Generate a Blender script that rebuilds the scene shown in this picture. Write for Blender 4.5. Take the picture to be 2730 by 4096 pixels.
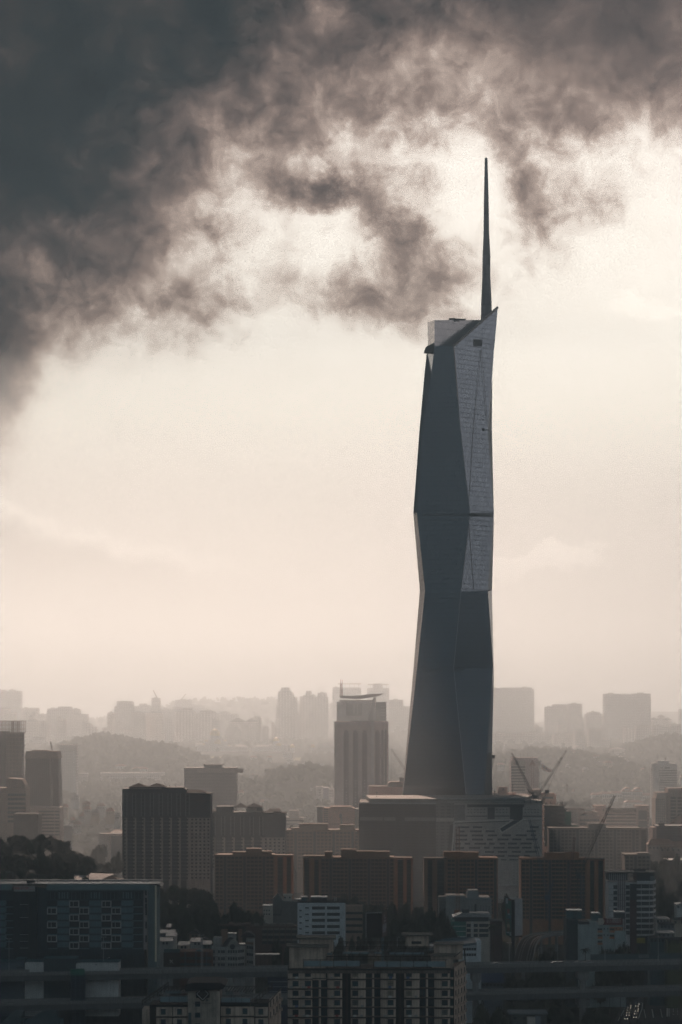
import bpy, math, random
import numpy as np
from mathutils import Vector, Matrix
R = math.radians
rnd = random.Random(7)
for o in list(bpy.data.objects): bpy.data.objects.remove(o)
SC = bpy.context.scene
COL = SC.collection
# ---------------------------------------------------------------- camera, light, sky
F, HY, CX, H = 9000.0, 2860.0, 1365.0, 150.0      # focal length and horizon row in photo pixels, eye height in metres
cam = bpy.data.cameras.new('camera')
cam.sensor_fit = 'VERTICAL'; cam.sensor_height = 36.0; cam.sensor_width = 24.0
cam.lens = 36.0 * F / 4096.0
cam.shift_y = (HY - 2048.0) / 4096.0
cam.clip_start = 1.0; cam.clip_end = 60000.0
camo = bpy.data.objects.new('camera', cam); COL.objects.link(camo)
camo.location = (0, 0, H); camo.rotation_euler = (R(90), 0, 0)
SC.camera = camo

SUN_EL, SUN_AZ = 22.0, -6.0                        # azimuth from the view axis, towards +X
sun = bpy.data.lights.new('sun', 'SUN'); sun.energy = 5.0; sun.angle = R(0.5); sun.color = (1.0, 0.70, 0.545)
suno = bpy.data.objects.new('sun', sun); COL.objects.link(suno)
sd = Vector((math.sin(R(SUN_AZ)) * math.cos(R(SUN_EL)), math.cos(R(SUN_AZ)) * math.cos(R(SUN_EL)), math.sin(R(SUN_EL))))
suno.rotation_euler = sd.to_track_quat('Z', 'Y').to_euler()

SC.view_settings.view_transform = 'Standard'; SC.view_settings.look = 'None'
SC.view_settings.exposure = 0.28; SC.view_settings.gamma = 1.0
SC.render.engine = 'CYCLES'
c_ = SC.cycles
c_.max_bounces = 5; c_.diffuse_bounces = 2; c_.glossy_bounces = 3; c_.transmission_bounces = 2
c_.volume_bounces = 0; c_.transparent_max_bounces = 6
c_.use_denoising = True; c_.denoising_prefilter = 'FAST'
try: c_.denoiser = 'OPENIMAGEDENOISE'
except Exception: pass
c_.caustics_reflective = False; c_.caustics_refractive = False
c_.sample_clamp_indirect = 4.0

class V:                                           # small expression builder over math nodes
    nt = None
    def __init__(s, x): s.x = x
    @staticmethod
    def m(op, *a, clamp=False):
        n = V.nt.nodes.new('ShaderNodeMath'); n.operation = op; n.use_clamp = clamp
        for i, q in enumerate(a):
            q = q.x if isinstance(q, V) else q
            if isinstance(q, (int, float)): n.inputs[i].default_value = q
            else: V.nt.links.new(q, n.inputs[i])
        return V(n.outputs[0])
    def __add__(a, b): return V.m('ADD', a, b)
    __radd__ = __add__
    def __sub__(a, b): return V.m('SUBTRACT', a, b)
    def __rsub__(a, b): return V.m('SUBTRACT', b, a)
    def __mul__(a, b): return V.m('MULTIPLY', a, b)
    __rmul__ = __mul__
    def __truediv__(a, b): return V.m('DIVIDE', a, b)
def sstep(x, a, b, lo=0.0, hi=1.0):
    n = V.nt.nodes.new('ShaderNodeMapRange'); n.interpolation_type = 'SMOOTHSTEP'
    V.nt.links.new(x.x, n.inputs['Value'])
    for k, q in (('From Min', a), ('From Max', b), ('To Min', lo), ('To Max', hi)): n.inputs[k].default_value = q
    return V(n.outputs['Result'])
def noise(nt, vec, scale, detail=6, rough=0.55, dist=0.0, dim='3D'):
    n = nt.nodes.new('ShaderNodeTexNoise'); n.noise_dimensions = dim
    n.inputs['Scale'].default_value = scale; n.inputs['Detail'].default_value = detail
    n.inputs['Roughness'].default_value = rough; n.inputs['Distortion'].default_value = dist
    if vec is not None: nt.links.new(vec, n.inputs['Vector'])
    return n
def ramp(nt, fac, stops, interp='LINEAR'):
    n = nt.nodes.new('ShaderNodeValToRGB'); n.color_ramp.interpolation = interp
    e = n.color_ramp.elements
    while len(e) < len(stops): e.new(0.5)
    for el, (p, c) in zip(e, stops): el.position = p; el.color = (*c, 1)
    if fac is not None: nt.links.new(fac, n.inputs[0])
    return n.outputs[0]
def mixc(nt, fac, a, b, blend='MIX'):
    n = nt.nodes.new('ShaderNodeMix'); n.data_type = 'RGBA'; n.blend_type = blend
    for i, q in ((0, fac), (6, a), (7, b)):
        if isinstance(q, V): q = q.x
        if isinstance(q, (int, float)): n.inputs[i].default_value = q
        elif isinstance(q, tuple): n.inputs[i].default_value = (*q, 1)
        else: nt.links.new(q, n.inputs[i])
    return n.outputs[2]

W = bpy.data.worlds.new('World'); SC.world = W; W.use_nodes = True
nt = W.node_tree; nt.nodes.clear(); V.nt = nt
tc = nt.nodes.new('ShaderNodeTexCoord')
sep = nt.nodes.new('ShaderNodeSeparateXYZ'); nt.links.new(tc.outputs['Generated'], sep.inputs[0])
dx, dy, dz = V(sep.outputs[0]), V(sep.outputs[1]), V(sep.outputs[2])
ys = V.m('MAXIMUM', dy, 0.25)
U = dx / ys * 9.0; Vv = dz / ys * 9.0              # direction ratios, in thousandths of a photo pixel
comb = nt.nodes.new('ShaderNodeCombineXYZ'); nt.links.new(U.x, comb.inputs[0]); nt.links.new(Vv.x, comb.inputs[1])
wn = noise(nt, comb.outputs[0], 2.8, 8, 0.66)
ws = nt.nodes.new('ShaderNodeSeparateColor'); nt.links.new(wn.outputs['Color'], ws.inputs[0])
Uw = U + (V(ws.outputs[0]) - 0.5) * 0.50; Vw = Vv + (V(ws.outputs[1]) - 0.5) * 0.40
def gs(u, v, a, b, w, rot=0.0):
    c, s = math.cos(R(rot)), math.sin(R(rot))
    p = (Uw - u); q = (Vw - v)
    e1 = (p * c + q * s) / a; e2 = (q * c - p * s) / b
    return V.m('EXPONENT', (e1 * e1 + e2 * e2) * -1.0) * w
BLOBS = [(-1.20, 2.62, .74, .42, 3.2, 28), (-1.45, 2.26, .42, .30, 1.8, 0), (-.55, 2.98, .60, .26, 1.0, 10), (-1.45, 1.85, .42, .34, .95, 10),
    (-1.44, 1.38, .15, .34, 1.5, -10), (-.85, 2.10, .50, .40, .55, 40), (-.95, 1.80, .30, .22, .30, 40), (-.60, 1.64, .17, .12, .42, 0),
    (.00, 2.96, 1.0, .34, .62, 0), (1.15, 3.02, .85, .38, 1.10, -4), (.45, 2.72, .95, .24, .36, 0), (1.40, 2.50, .42, .26, .36, 0), (-.35, 2.50, .40, .24, .40, -10),
    (-.12, 2.10, .17, .07, 1.10, -6), (.12, 2.00, .18, .10, .42, -30), (.26, 1.86, .18, .12, .36, -30), (.25, 2.12, .16, .08, .36, 0), (.32, 1.68, .28, .16, .40, 0), (.02, 1.68, .28, .13, .28, 0),
    (.74, 2.12, .10, .22, .52, 22), (.98, 2.04, .12, .12, .28, 0), (.72, 2.42, .45, .13, .38, -6), (.15, 2.42, .20, .09, .42, 10), (-.28, 2.34, .20, .12, .25, -25), (.25, 2.28, .2, .06, .22, 0)]
S = None
for b in BLOBS:
    g = gs(*b[:5], rot=b[5]); S = g if S is None else S + g
S = S + sstep(Vv, 2.75, 3.5) * 0.6 + sstep(V.m('ABSOLUTE', U), 1.7, 5.0) * 0.35
n1 = V(noise(nt, comb.outputs[0], 2.9, 10, 0.60, 0.25).outputs['Fac']) - 0.5
n2 = V(noise(nt, comb.outputs[0], 7.0, 10, 0.68, 0.5).outputs['Fac']) - 0.5
n5 = V(noise(nt, comb.outputs[0], 1.5, 4, 0.55, 0.0).outputs['Fac']) - 0.5
up = sstep(Vv, 1.0, 1.7, 0.0, 1.0)
act = V.m('MAXIMUM', sstep(S, -0.05, 0.25, 0.15, 1.0), sstep(Vw, 1.55, 1.85, 0.0, 0.75) * sstep(Uw, 0.75, 1.15, 1.0, 0.35))
mpb = nt.nodes.new('ShaderNodeMapping'); mpb.inputs['Scale'].default_value = (0.55, 1.6, 1)
nt.links.new(comb.outputs[0], mpb.inputs[0])
n3 = V(noise(nt, mpb.outputs[0], 1.7, 7, 0.55, 0.2).outputs['Fac']) - 0.5
S2 = 1.0 - V.m('EXPONENT', V.m('MAXIMUM', S, 0.0) * -0.92)
K = (S2 * 1.06 + (n1 * 0.85 + n2 * 0.75 + n5 * 0.45 * sstep(S, 0.3, 1.2)) * up * act * (1.0 - 0.5 * sstep(Uw, 0.2, 0.8) * sstep(Vw, 2.35, 2.7)) + n3 * 0.10 + 0.04) * 0.8
cl = ramp(nt, K.x, [(0.0, (1, 1, 1)), (.08, (.93, .92, .915)), (.19, (.70, .655, .64)), (.30, (.43, .365, .345)), (.41, (.240, .192, .182)),
                    (.52, (.125, .102, .102)), (.63, (.064, .056, .060)), (.74, (.024, .027, .032)), (.86, (.008, .016, .023)), (1.0, (.003, .009, .015))])
# faint cumulus banks low over the horizon
b1 = sstep(Vw * 1.0 + Uw * 0.33 + n3 * 0.30 + n2 * 0.12 - 0.40, -0.05, 0.03) ; rim1 = V.m('EXPONENT', V.m('POWER', (Vw + Uw * 0.33 + n3 * 0.30 + n2 * 0.12 - 0.37) / 0.055, 2.0) * -1.0) * sstep(U, -0.25, -0.6)
body1 = (1.0 - b1) * sstep(U, -0.1, -0.7) * sstep(Vv, 0.25, 0.55)
def puff(u, v, a, b_, t): return sstep(gs(u, v, a, b_, 1.0) + n1 * 0.9 + n2 * 0.6, t, t + 0.28)
puffs = puff(.80, .62, .34, .08, .45) * 0.45 + puff(1.24, 1.64, .26, .07, .62) * 0.05 + puff(.05, .40, .5, .08, .75) * 0.3
# the clear band under the clouds: cream, a little greener half way down, pinker towards the horizon
band = ramp(nt, (Vv / 3.0).x, [(0.0, (.775, .66, .58)), (.12, (.80, .72, .66)), (.25, (.86, .78, .69)), (.40, (.95, .885, .765)), (.5, (.95, .875, .77)), (.8, (.90, .825, .74))])
fr = mixc(nt, 1.0, cl, band, 'MULTIPLY')
low = nt.nodes.new('ShaderNodeVectorMath'); low.operation = 'SCALE'; nt.links.new(fr, low.inputs[0]); nt.links.new((1.0 - body1 * 0.75 + rim1 * 0.8 + puffs * 1.6).x, low.inputs['Scale']); fr = low.outputs[0]
sc_ = nt.nodes.new('ShaderNodeVectorMath'); sc_.operation = 'SCALE'; nt.links.new(fr, sc_.inputs[0]); 
gain = ramp(nt, (Vv / 3.0).x, [(0.0, (.10,) * 3), (.153, (.12,) * 3), (.22, (.27,) * 3), (.287, (.37,) * 3), (.353, (.50,) * 3), (.42, (.61,) * 3), (.487, (.70,) * 3), (.553, (.68,) * 3), (.9, (.56,) * 3)])
nt.links.new((V(gain) * (U * 0.06 + 1.0) * 2.66).x, sc_.inputs['Scale'])
# away from the gap the overcast is dark, lighter towards the right
side = ramp(nt, V.m('ADD', dx * 0.5, 0.5).x, [(0.0, (.06, .08, .09)), (.2, (.028, .050, .064)), (.75, (.028, .050, .064)), (.93, (.05, .065, .08)), (1.0, (1.35, 1.24, 1.25))])
sn = V(noise(nt, tc.outputs['Generated'], 5.0, 6, 0.6).outputs['Fac'])
side = mixc(nt, 1.0, side, ramp(nt, sn.x, [(.3, (.6, .6, .6)), (.7, (1.25, 1.25, 1.25))]), 'MULTIPLY')
side = mixc(nt, sstep(dz, 0.2, 0.6), side, (.024, .034, .042))
side = mixc(nt, V.m('MULTIPLY', sstep(dy, -0.15, -0.6), sstep(dz, 0.35, 0.75, 1.0, 0.3)), side, mixc(nt, 1.0, (.18, .23, .262), ramp(nt, sn.x, [(.3, (.7, .7, .7)), (.7, (1.2, 1.2, 1.2))]), 'MULTIPLY'))
full = mixc(nt, sstep(dy, 0.80, 0.945), side, sc_.outputs[0])
sky = nt.nodes.new('ShaderNodeTexSky'); sky.sky_type = 'NISHITA'; sky.sun_disc = False
sky.sun_elevation = R(SUN_EL); sky.sun_rotation = R(SUN_AZ)
ten = nt.nodes.new('ShaderNodeVectorMath'); ten.operation = 'SCALE'; nt.links.new(full, ten.inputs[0]); ten.inputs['Scale'].default_value = 10.0
col = mixc(nt, 0.997, sky.outputs[0], ten.outputs[0])
bg = nt.nodes.new('ShaderNodeBackground'); bg.inputs['Strength'].default_value = 0.1
nt.links.new(col, bg.inputs['Color'])
wo = nt.nodes.new('ShaderNodeOutputWorld'); nt.links.new(bg.outputs[0], wo.inputs['Surface'])
W.cycles.sampling_method = 'MANUAL'; W.cycles.sample_map_resolution = 1024
# ---------------------------------------------------------------- helpers
def wx(px, Y): return (px - CX) * Y / F
def wz(py, Y): return H - (py - HY) * Y / F
def gz(x, y):                                      # height of the land
    pts = [(0, 0), (2000, 0), (2500, 16), (2800, 32), (3200, 50), (3600, 64), (4200, 82), (5200, 92), (14500, 120)]
    z = 0
    for (a, za), (b, zb) in zip(pts, pts[1:]):
        if a <= y <= b: z = za + (zb - za) * (y - a) / (b - a)
    if y > 14500: z = 120
    for (hx, hy, sx, sy, hh) in HILLS:
        z += hh * math.exp(-((x - hx) / sx) ** 2 - ((y - hy) / sy) ** 2)
    return z
HILLS = [(wx(150, 1620), 1620, 62, 130, 44), (wx(690, 1500), 1500, 34, 55, 18), (wx(420, 1750), 1750, 30, 60, 14), (wx(400, 3700), 3700, 92, 260, 40), (wx(640, 3500), 3500, 80, 220, 28), (wx(1000, 7200), 7200, 330, 500, 62), (wx(1330, 6800), 6800, 300, 400, 46),
         (wx(700, 6900), 6900, 300, 300, 48), (wx(1150, 2900), 2900, 110, 190, 26), (wx(1290, 2950), 2950, 60, 150, 16),
         (wx(2180, 3500), 3500, 80, 250, 26), (wx(2420, 3300), 3300, 70, 200, 20), (wx(2700, 3900), 3900, 70, 250, 34), (wx(2650, 8000), 8000, 420, 500, 70), (wx(1640, 5000), 5000, 90, 200, 26)]
MATS = {}
def mat(name, col, rough=0.8, metal=0.0, var=0.12, scale=0.25, streak=0.0, spec=0.3, bump=0.0):
    """plain weathered surface: base colour with soft blotches and, if asked, vertical rain streaks"""
    if name in MATS: return MATS[name]
    m = bpy.data.materials.new(name); m.use_nodes = True; n = m.node_tree; MATS[name] = m
    b = n.nodes['Principled BSDF']; b.inputs['Roughness'].default_value = rough; b.inputs['Metallic'].default_value = metal
    b.inputs['Specular IOR Level'].default_value = spec
    t = n.nodes.new('ShaderNodeTexCoord')
    c = (*col,)
    if var > 0:
        ns = noise(n, t.outputs['Object'], scale, 4, 0.6)
        lo = tuple(x * (1 - var * 1.6) for x in c); hi = tuple(min(1, x * (1 + var)) for x in c)
        out = ramp(n, ns.outputs['Fac'], [(.3, lo), (.7, hi)])
        if streak > 0:
            mp = n.nodes.new('ShaderNodeMapping'); mp.inputs['Scale'].default_value = (1.3, 1.3, 0.09)
            n.links.new(t.outputs['Object'], mp.inputs[0])
            n2 = noise(n, mp.outputs[0], 1.0, 4, 0.65)
            out = mixc(n, 1.0, out, ramp(n, n2.outputs['Fac'], [(.35, (1 - streak,) * 3), (.6, (1, 1, 1))]), 'MULTIPLY')
        n.links.new(out, b.inputs['Base Color'])
    else: b.inputs['Base Color'].default_value = (*c, 1)
    return m
def facade(name, wall, win, dx, dz, fx, fz, rough=0.8, jitter=0.35, x0=0.0, z0=0.0, groupx=None, wrough=0.25):
    """wall with a grid of window openings read in the object's own metres (for far buildings)"""
    if name in MATS: return MATS[name]
    m = bpy.data.materials.new(name); m.use_nodes = True; n = m.node_tree; MATS[name] = m; V.nt = n
    b = n.nodes['Principled BSDF']; b.inputs['Roughness'].default_value = rough; b.inputs['Specular IOR Level'].default_value = 0.3
    t = n.nodes.new('ShaderNodeTexCoord')
    s = n.nodes.new('ShaderNodeSeparateXYZ'); n.links.new(t.outputs['Object'], s.inputs[0])
    sn = n.nodes.new('ShaderNodeSeparateXYZ'); n.links.new(t.outputs['Normal'], sn.inputs[0])
    side = V.m('GREATER_THAN', V.m('ABSOLUTE', V(sn.outputs[0])), 0.6)
    hor = V(s.outputs[0]) * (1.0 - side) + V(s.outputs[1]) * side + x0
    ver = V(s.outputs[2]) + z0
    fxx = V.m('FRACT', hor / dx + 500.0); fzz = V.m('FRACT', ver / dz + 500.0)
    w = V.m('LESS_THAN', V.m('ABSOLUTE', fxx - 0.5), fx / 2) * V.m('LESS_THAN', V.m('ABSOLUTE', fzz - 0.5), fz / 2)
    up = V.m('LESS_THAN', V.m('ABSOLUTE', V(sn.outputs[2])), 0.6)
    w = w * up
    if groupx:
        g = V.m('FRACT', hor / groupx[0] + 500.0)
        w = w * V.m('GREATER_THAN', g, groupx[1])
    cv = n.nodes.new('ShaderNodeCombineXYZ')
    n.links.new(V.m('FLOOR', hor / dx).x, cv.inputs[0]); n.links.new(V.m('FLOOR', ver / dz).x, cv.inputs[1])
    wn = n.nodes.new('ShaderNodeTexWhiteNoise'); n.links.new(cv.outputs[0], wn.inputs['Vector'])
    wc = mixc(n, V(wn.outputs['Value']) * jitter, win, wall)
    ns = noise(n, t.outputs['Object'], 0.08, 4, 0.6)
    wl = ramp(n, ns.outputs['Fac'], [(.3, tuple(x * .85 for x in wall)), (.7, tuple(min(1, x * 1.08) for x in wall))])
    n.links.new(mixc(n, w, wl, wc), b.inputs['Base Color'])
    rr = n.nodes.new('ShaderNodeMix'); rr.inputs[2].default_value = rough; rr.inputs[3].default_value = wrough
    n.links.new(w.x, rr.inputs[0]); n.links.new(rr.outputs[0], b.inputs['Roughness'])
    return m

class MB:
    def __init__(s): s.v = []; s.f = []; s.mi = []
    def add(s, vs, fs, mi=0):
        o = len(s.v); s.v += [tuple(v) for v in vs]; s.f += [tuple(i + o for i in f) for f in fs]; s.mi += [mi] * len(fs); return s
    def box(s, x0, x1, y0, y1, z0, z1, mi=0):
        if x1 < x0: x0, x1 = x1, x0
        if y1 < y0: y0, y1 = y1, y0
        if z1 < z0: z0, z1 = z1, z0
        return s.add([(x0, y0, z0), (x1, y0, z0), (x1, y1, z0), (x0, y1, z0), (x0, y0, z1), (x1, y0, z1), (x1, y1, z1), (x0, y1, z1)],
              [(0, 3, 2, 1), (4, 5, 6, 7), (0, 1, 5, 4), (1, 2, 6, 5), (2, 3, 7, 6), (3, 0, 4, 7)], mi)
    def frustum(s, a, b, z0, z1, mi=0):            # a, b = (x0, x1, y0, y1) at the bottom and at the top
        return s.add([(a[0], a[2], z0), (a[1], a[2], z0), (a[1], a[3], z0), (a[0], a[3], z0), (b[0], b[2], z1), (b[1], b[2], z1), (b[1], b[3], z1), (b[0], b[3], z1)],
              [(0, 3, 2, 1), (4, 5, 6, 7), (0, 1, 5, 4), (1, 2, 6, 5), (2, 3, 7, 6), (3, 0, 4, 7)], mi)
    def hip(s, x0, x1, y0, y1, z0, z1, k=0.3, t=0.3):  # hipped roof with eaves of thickness t
        s.box(x0, x1, y0, y1, z0 - t, z0)
        ym = (y0 + y1) / 2; i = (x1 - x0) * k
        return s.add([(x0, y0, z0), (x1, y0, z0), (x1, y1, z0), (x0, y1, z0), (x0 + i, ym, z1), (x1 - i, ym, z1)],
              [(0, 1, 5, 4), (1, 2, 5), (2, 3, 4, 5), (3, 0, 4)])
    def prism(s, poly, y0, y1, mi=0):              # polygon in x-z pushed along y
        n = len(poly); vs = [(x, y0, z) for x, z in poly] + [(x, y1, z) for x, z in poly]
        return s.add(vs, [tuple(range(n)), tuple(range(2 * n - 1, n - 1, -1))] + [(i, i + n, (i + 1) % n + n, (i + 1) % n) for i in range(n)], mi)
    def plan(s, poly, z0, z1, mi=0):               # polygon in x-y pushed up
        n = len(poly); vs = [(x, y, z0) for x, y in poly] + [(x, y, z1) for x, y in poly]
        return s.add(vs, [tuple(range(n - 1, -1, -1)), tuple(range(n, 2 * n))] + [(i, (i + 1) % n, (i + 1) % n + n, i + n) for i in range(n)], mi)
    def cyl(s, x, y, z0, z1, r, r2=None, n=10, mi=0):
        r2 = r if r2 is None else r2
        vs = [(x + q * math.cos(6.28318 * i / n), y + q * math.sin(6.28318 * i / n), z) for q, z in ((r, z0), (r2, z1)) for i in range(n)]
        return s.add(vs, [tuple(range(n - 1, -1, -1)), tuple(range(n, 2 * n))] + [(i, (i + 1) % n, (i + 1) % n + n, i + n) for i in range(n)], mi)
    def dome(s, x, y, z, r, h, n=20, k=7, onion=0.0, mi=0):
        vs = []; fs = []
        for j in range(k + 1):
            a = j / k * math.pi / 2; q = r * math.cos(a) * (1 + onion * math.sin(2 * a)) if j < k else 0.001
            for i in range(n): vs.append((x + q * math.cos(6.28318 * i / n), y + q * math.sin(6.28318 * i / n), z + h * math.sin(a)))
        for j in range(k):
            for i in range(n): fs.append((j * n + i, j * n + (i + 1) % n, (j + 1) * n + (i + 1) % n, (j + 1) * n + i))
        return s.add(vs, fs, mi)
    def bar(s, p, q, w, mi=0, w2=None):            # square bar from p to q
        p, q = Vector(p), Vector(q); d = (q - p)
        if d.length < 1e-6: return s
        d.normalize(); a = d.orthogonal().normalized(); b = d.cross(a)
        vs = []
        for c, ww in ((p, w), (q, w2 or w)):
            for i, j in ((-1, -1), (1, -1), (1, 1), (-1, 1)): vs.append(c + a * i * ww / 2 + b * j * ww / 2)
        return s.add(vs, [(0, 1, 2, 3), (7, 6, 5, 4), (0, 4, 5, 1), (1, 5, 6, 2), (2, 6, 7, 3), (3, 7, 4, 0)], mi)
    def lattice(s, p, q, w, ch=0.18, n=None, tri=False, w2=None):  # trussed boom from p to q
        p, q = Vector(p), Vector(q); d = q - p; L = d.length; d.normalize()
        a = d.cross(Vector((0, 1, 0)));
        if a.length < .1: a = Vector((1, 0, 0))
        a.normalize(); b = d.cross(a).normalized(); n = n or max(2, int(L / (w * 1.1))); w2 = w2 or w
        if tri: cs = [(-.5, -.5), (-.5, .5), (.5, 0)]
        else: cs = [(-.5, -.5), (.5, -.5), (.5, .5), (-.5, .5)]
        def pt(t, c): ww = w + (w2 - w) * t; return p + d * L * t + a * c[0] * ww + b * c[1] * ww
        for c in cs: s.bar(pt(0, c), pt(1, c), ch)
        for i in range(n):
            for j in range(len(cs)):
                c0, c1 = cs[j], cs[(j + 1) % len(cs)]
                if i % 2: c0, c1 = c1, c0
                s.bar(pt(i / n, c0), pt((i + 1) / n, c1), ch * .6)
                s.bar(pt(i / n, cs[j]), pt(i / n, cs[(j + 1) % len(cs)]), ch * .55)
        return s
    def mesh(s, name, mats, smooth=False):
        me = bpy.data.meshes.new(name); me.from_pydata(s.v, [], s.f)
        for m in (mats if isinstance(mats, (list, tuple)) else [mats]): me.materials.append(m)
        if any(s.mi): me.polygons.foreach_set('material_index', s.mi)
        if smooth: me.polygons.foreach_set('use_smooth', [True] * len(s.f))
        me.update(); return me
    def build(s, name, mats, parent=None, loc=None, rz=0.0, smooth=False):
        return link(name, s.mesh(name, mats, smooth), parent, loc, rz)
def link(name, me, parent=None, loc=None, rz=0.0):
    o = bpy.data.objects.new(name, me); COL.objects.link(o)
    if parent is not None: o.parent = parent
    if loc is not None: o.location = loc
    o.rotation_euler[2] = rz
    return o
def tag(o, label=None, cat=None, group=None, kind=None):
    if label: o['label'] = label
    if cat: o['category'] = cat
    if group: o['group'] = group
    if kind: o['kind'] = kind
    return o
def thing(name, label, cat, loc, rz=0.0, group=None):
    o = bpy.data.objects.new(name, None); COL.objects.link(o); o.location = loc; o.rotation_euler[2] = rz
    o.empty_display_size = 1.0
    return tag(o, label, cat, group)
def copy_tree(o, parent=None):
    c = o.copy(); COL.objects.link(c); c.parent = parent
    for ch in list(o.children): copy_tree(ch, c)
    return c
SITES = []
class Site:
    """a building's own frame: origin at the middle of its front wall on the land, metres; x(px), z(py) turn photo rows into it"""
    def __init__(s, name, label, cat, px0, px1, Y, rz=0.0, group=None, base=None):
        s.Y = Y; s.k = Y / F; s.pc = (px0 + px1) / 2; s.X = wx(s.pc, Y)
        s.base = (gz(s.X, Y) - 1.0) if base is None else base
        s.rz = R(rz); s.c = math.cos(s.rz)
        s.root = thing(name, label, cat, (s.X, Y, s.base), s.rz, group)
        s.w = (px1 - px0) * s.k / s.c
        SITES.append((s.X, Y, s.w))
    def x(s, px): return (px - s.pc) * s.k / s.c
    def z(s, py): return wz(py, s.Y) - s.base
    def part(s, name, mb, m, label=None, smooth=False, parent=None):
        o = mb.build(name, m, parent or s.root, smooth=smooth)
        if label: o['label'] = label
        return o
    def box(s, name, px0, px1, py0, py1, m, y0=0.0, d=20.0, label=None, parent=None):
        z1 = s.z(py0); z0 = 0.0 if py1 is None else s.z(py1)
        return s.part(name, MB().box(s.x(px0), s.x(px1), y0, y0 + d, z0, z1), m, label, parent=parent)
    def grid(s, name, me, pts, cap=100, stuff=None, parent=None):
        """copies of one part mesh at the points (x, y, z[, rz]); the first cap as parts, the rest as one part"""
        for p in pts[:cap]:
            o = link(name, me, parent or s.root, p[:3], p[3] if len(p) > 3 else 0.0)
        rest = pts[cap:]
        if rest:
            V0 = [v.co.copy() for v in me.vertices]; F0 = [tuple(f.vertices) for f in me.polygons]; M0 = [f.material_index for f in me.polygons]
            mb = MB()
            for p in rest:
                mt = Matrix.Translation(p[:3]) @ Matrix.Rotation(p[3] if len(p) > 3 else 0.0, 4, 'Z')
                o = len(mb.v); mb.v += [tuple(mt @ v) for v in V0]; mb.f += [tuple(i + o for i in f) for f in F0]; mb.mi += M0
            o = mb.build(name, list(me.materials), parent or s.root); o['kind'] = 'stuff'

def text(name, body, size, m, parent, loc, ext=.04, rz=0.0, sx=1.0):
    """lettering standing upright, facing the viewer's side (-y)"""
    c = bpy.data.curves.new(name, 'FONT'); c.body = body; c.size = size; c.extrude = ext; c.align_x = 'CENTER'; c.align_y = 'BOTTOM'; c.offset = size * .012
    c.materials.append(m)
    t = bpy.data.objects.new(name, c); COL.objects.link(t); bpy.context.view_layer.update()
    me = bpy.data.meshes.new_from_object(t.evaluated_get(bpy.context.evaluated_depsgraph_get())); bpy.data.objects.remove(t)
    o = bpy.data.objects.new(name, me); COL.objects.link(o)
    o.parent = parent; o.location = loc; o.rotation_euler = (R(90), 0, rz); o.scale = (sx, 1, 1)
    return o
# ---------------------------------------------------------------- land, added sun-blocking cloud, haze
def ground():
    xs = [-2900, -2500, -1800, -1300] + list(range(-1000, 1001, 40)) + [1300, 1800, 2500, 2900]
    ysr = [-400, 0, 500, 1000] + list(range(1200, 2000, 200)) + list(range(2000, 5400, 60)) + list(range(5400, 9000, 200)) + [10000, 12000, 14500]
    vs = [(x, y, gz(x, y)) for y in ysr for x in xs]; n = len(xs)
    fs = [(j * n + i, j * n + i + 1, (j + 1) * n + i + 1, (j + 1) * n + i) for j in range(len(ysr) - 1) for i in range(n - 1)]
    m = bpy.data.materials.new('ground'); m.use_nodes = True; t = m.node_tree; MATS['ground'] = m
    tcn = t.nodes.new('ShaderNodeTexCoord')
    a = noise(t, tcn.outputs['Object'], 0.012, 6, 0.65)
    col = ramp(t, a.outputs['Fac'], [(.35, (.030, .040, .020)), (.5, (.055, .055, .045)), (.62, (.10, .095, .085))])
    t.links.new(col, t.nodes['Principled BSDF'].inputs['Base Color']); t.nodes['Principled BSDF'].inputs['Roughness'].default_value = 1.0; t.nodes['Principled BSDF'].inputs['Specular IOR Level'].default_value = 0.0
    o = MB().add(vs, fs).build('ground', m, smooth=True); tag(o, kind='structure')
ground()
def shadow_cloud_bank():                                  # unseen bank added above the frame to keep the sun off the near city
    r = random.Random(3); mb = MB()
    nx, ny = 36, 18
    def edge(x): return 9590 + 26 * math.sin(x / 310.0) + 14 * math.sin(x / 127.0 + 1)
    top = []; bot = []
    for j in range(ny + 1):
        for i in range(nx + 1):
            x = -4600 + 6400 * i / nx; y1 = edge(x); y = 7300 + (y1 - 7300) * j / ny
            th = 260 * math.sin(math.pi * min(1, max(0, j / ny)) ) ** .5 * (0.7 + 0.5 * r.random())
            top.append((x, y, 3345 + th)); bot.append((x, y, 3335 - 20 * r.random()))
    n = nx + 1; N = len(top)
    fs = []
    for j in range(ny):
        for i in range(nx):
            a = j * n + i; fs.append((a, a + 1, a + n + 1, a + n)); fs.append((N + a, N + a + n, N + a + n + 1, N + a + 1))
    m = mat('shadow_cloud', (.62, .64, .68), 1.0, var=0.1, scale=0.002)
    o = mb.add(top + bot, fs).build('shadow_cloud', m, smooth=True); tag(o, kind='structure')
shadow_cloud_bank()
HAZE = 3.1e-4
def haze():
    m = bpy.data.materials.new('haze'); m.use_nodes = True; n = m.node_tree; n.nodes.clear()
    p = n.nodes.new('ShaderNodeVolumePrincipled'); p.inputs['Color'].default_value = (.76, .91, 1.0, 1); p.inputs['Density'].default_value = HAZE
    p.inputs['Anisotropy'].default_value = 0.6
    o = n.nodes.new('ShaderNodeOutputMaterial'); n.links.new(p.outputs[0], o.inputs['Volume'])
    b = MB().box(-3000, 3000, -500, 14700, -30, 645).build('haze', m); tag(b, kind='stuff')
haze()
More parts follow.
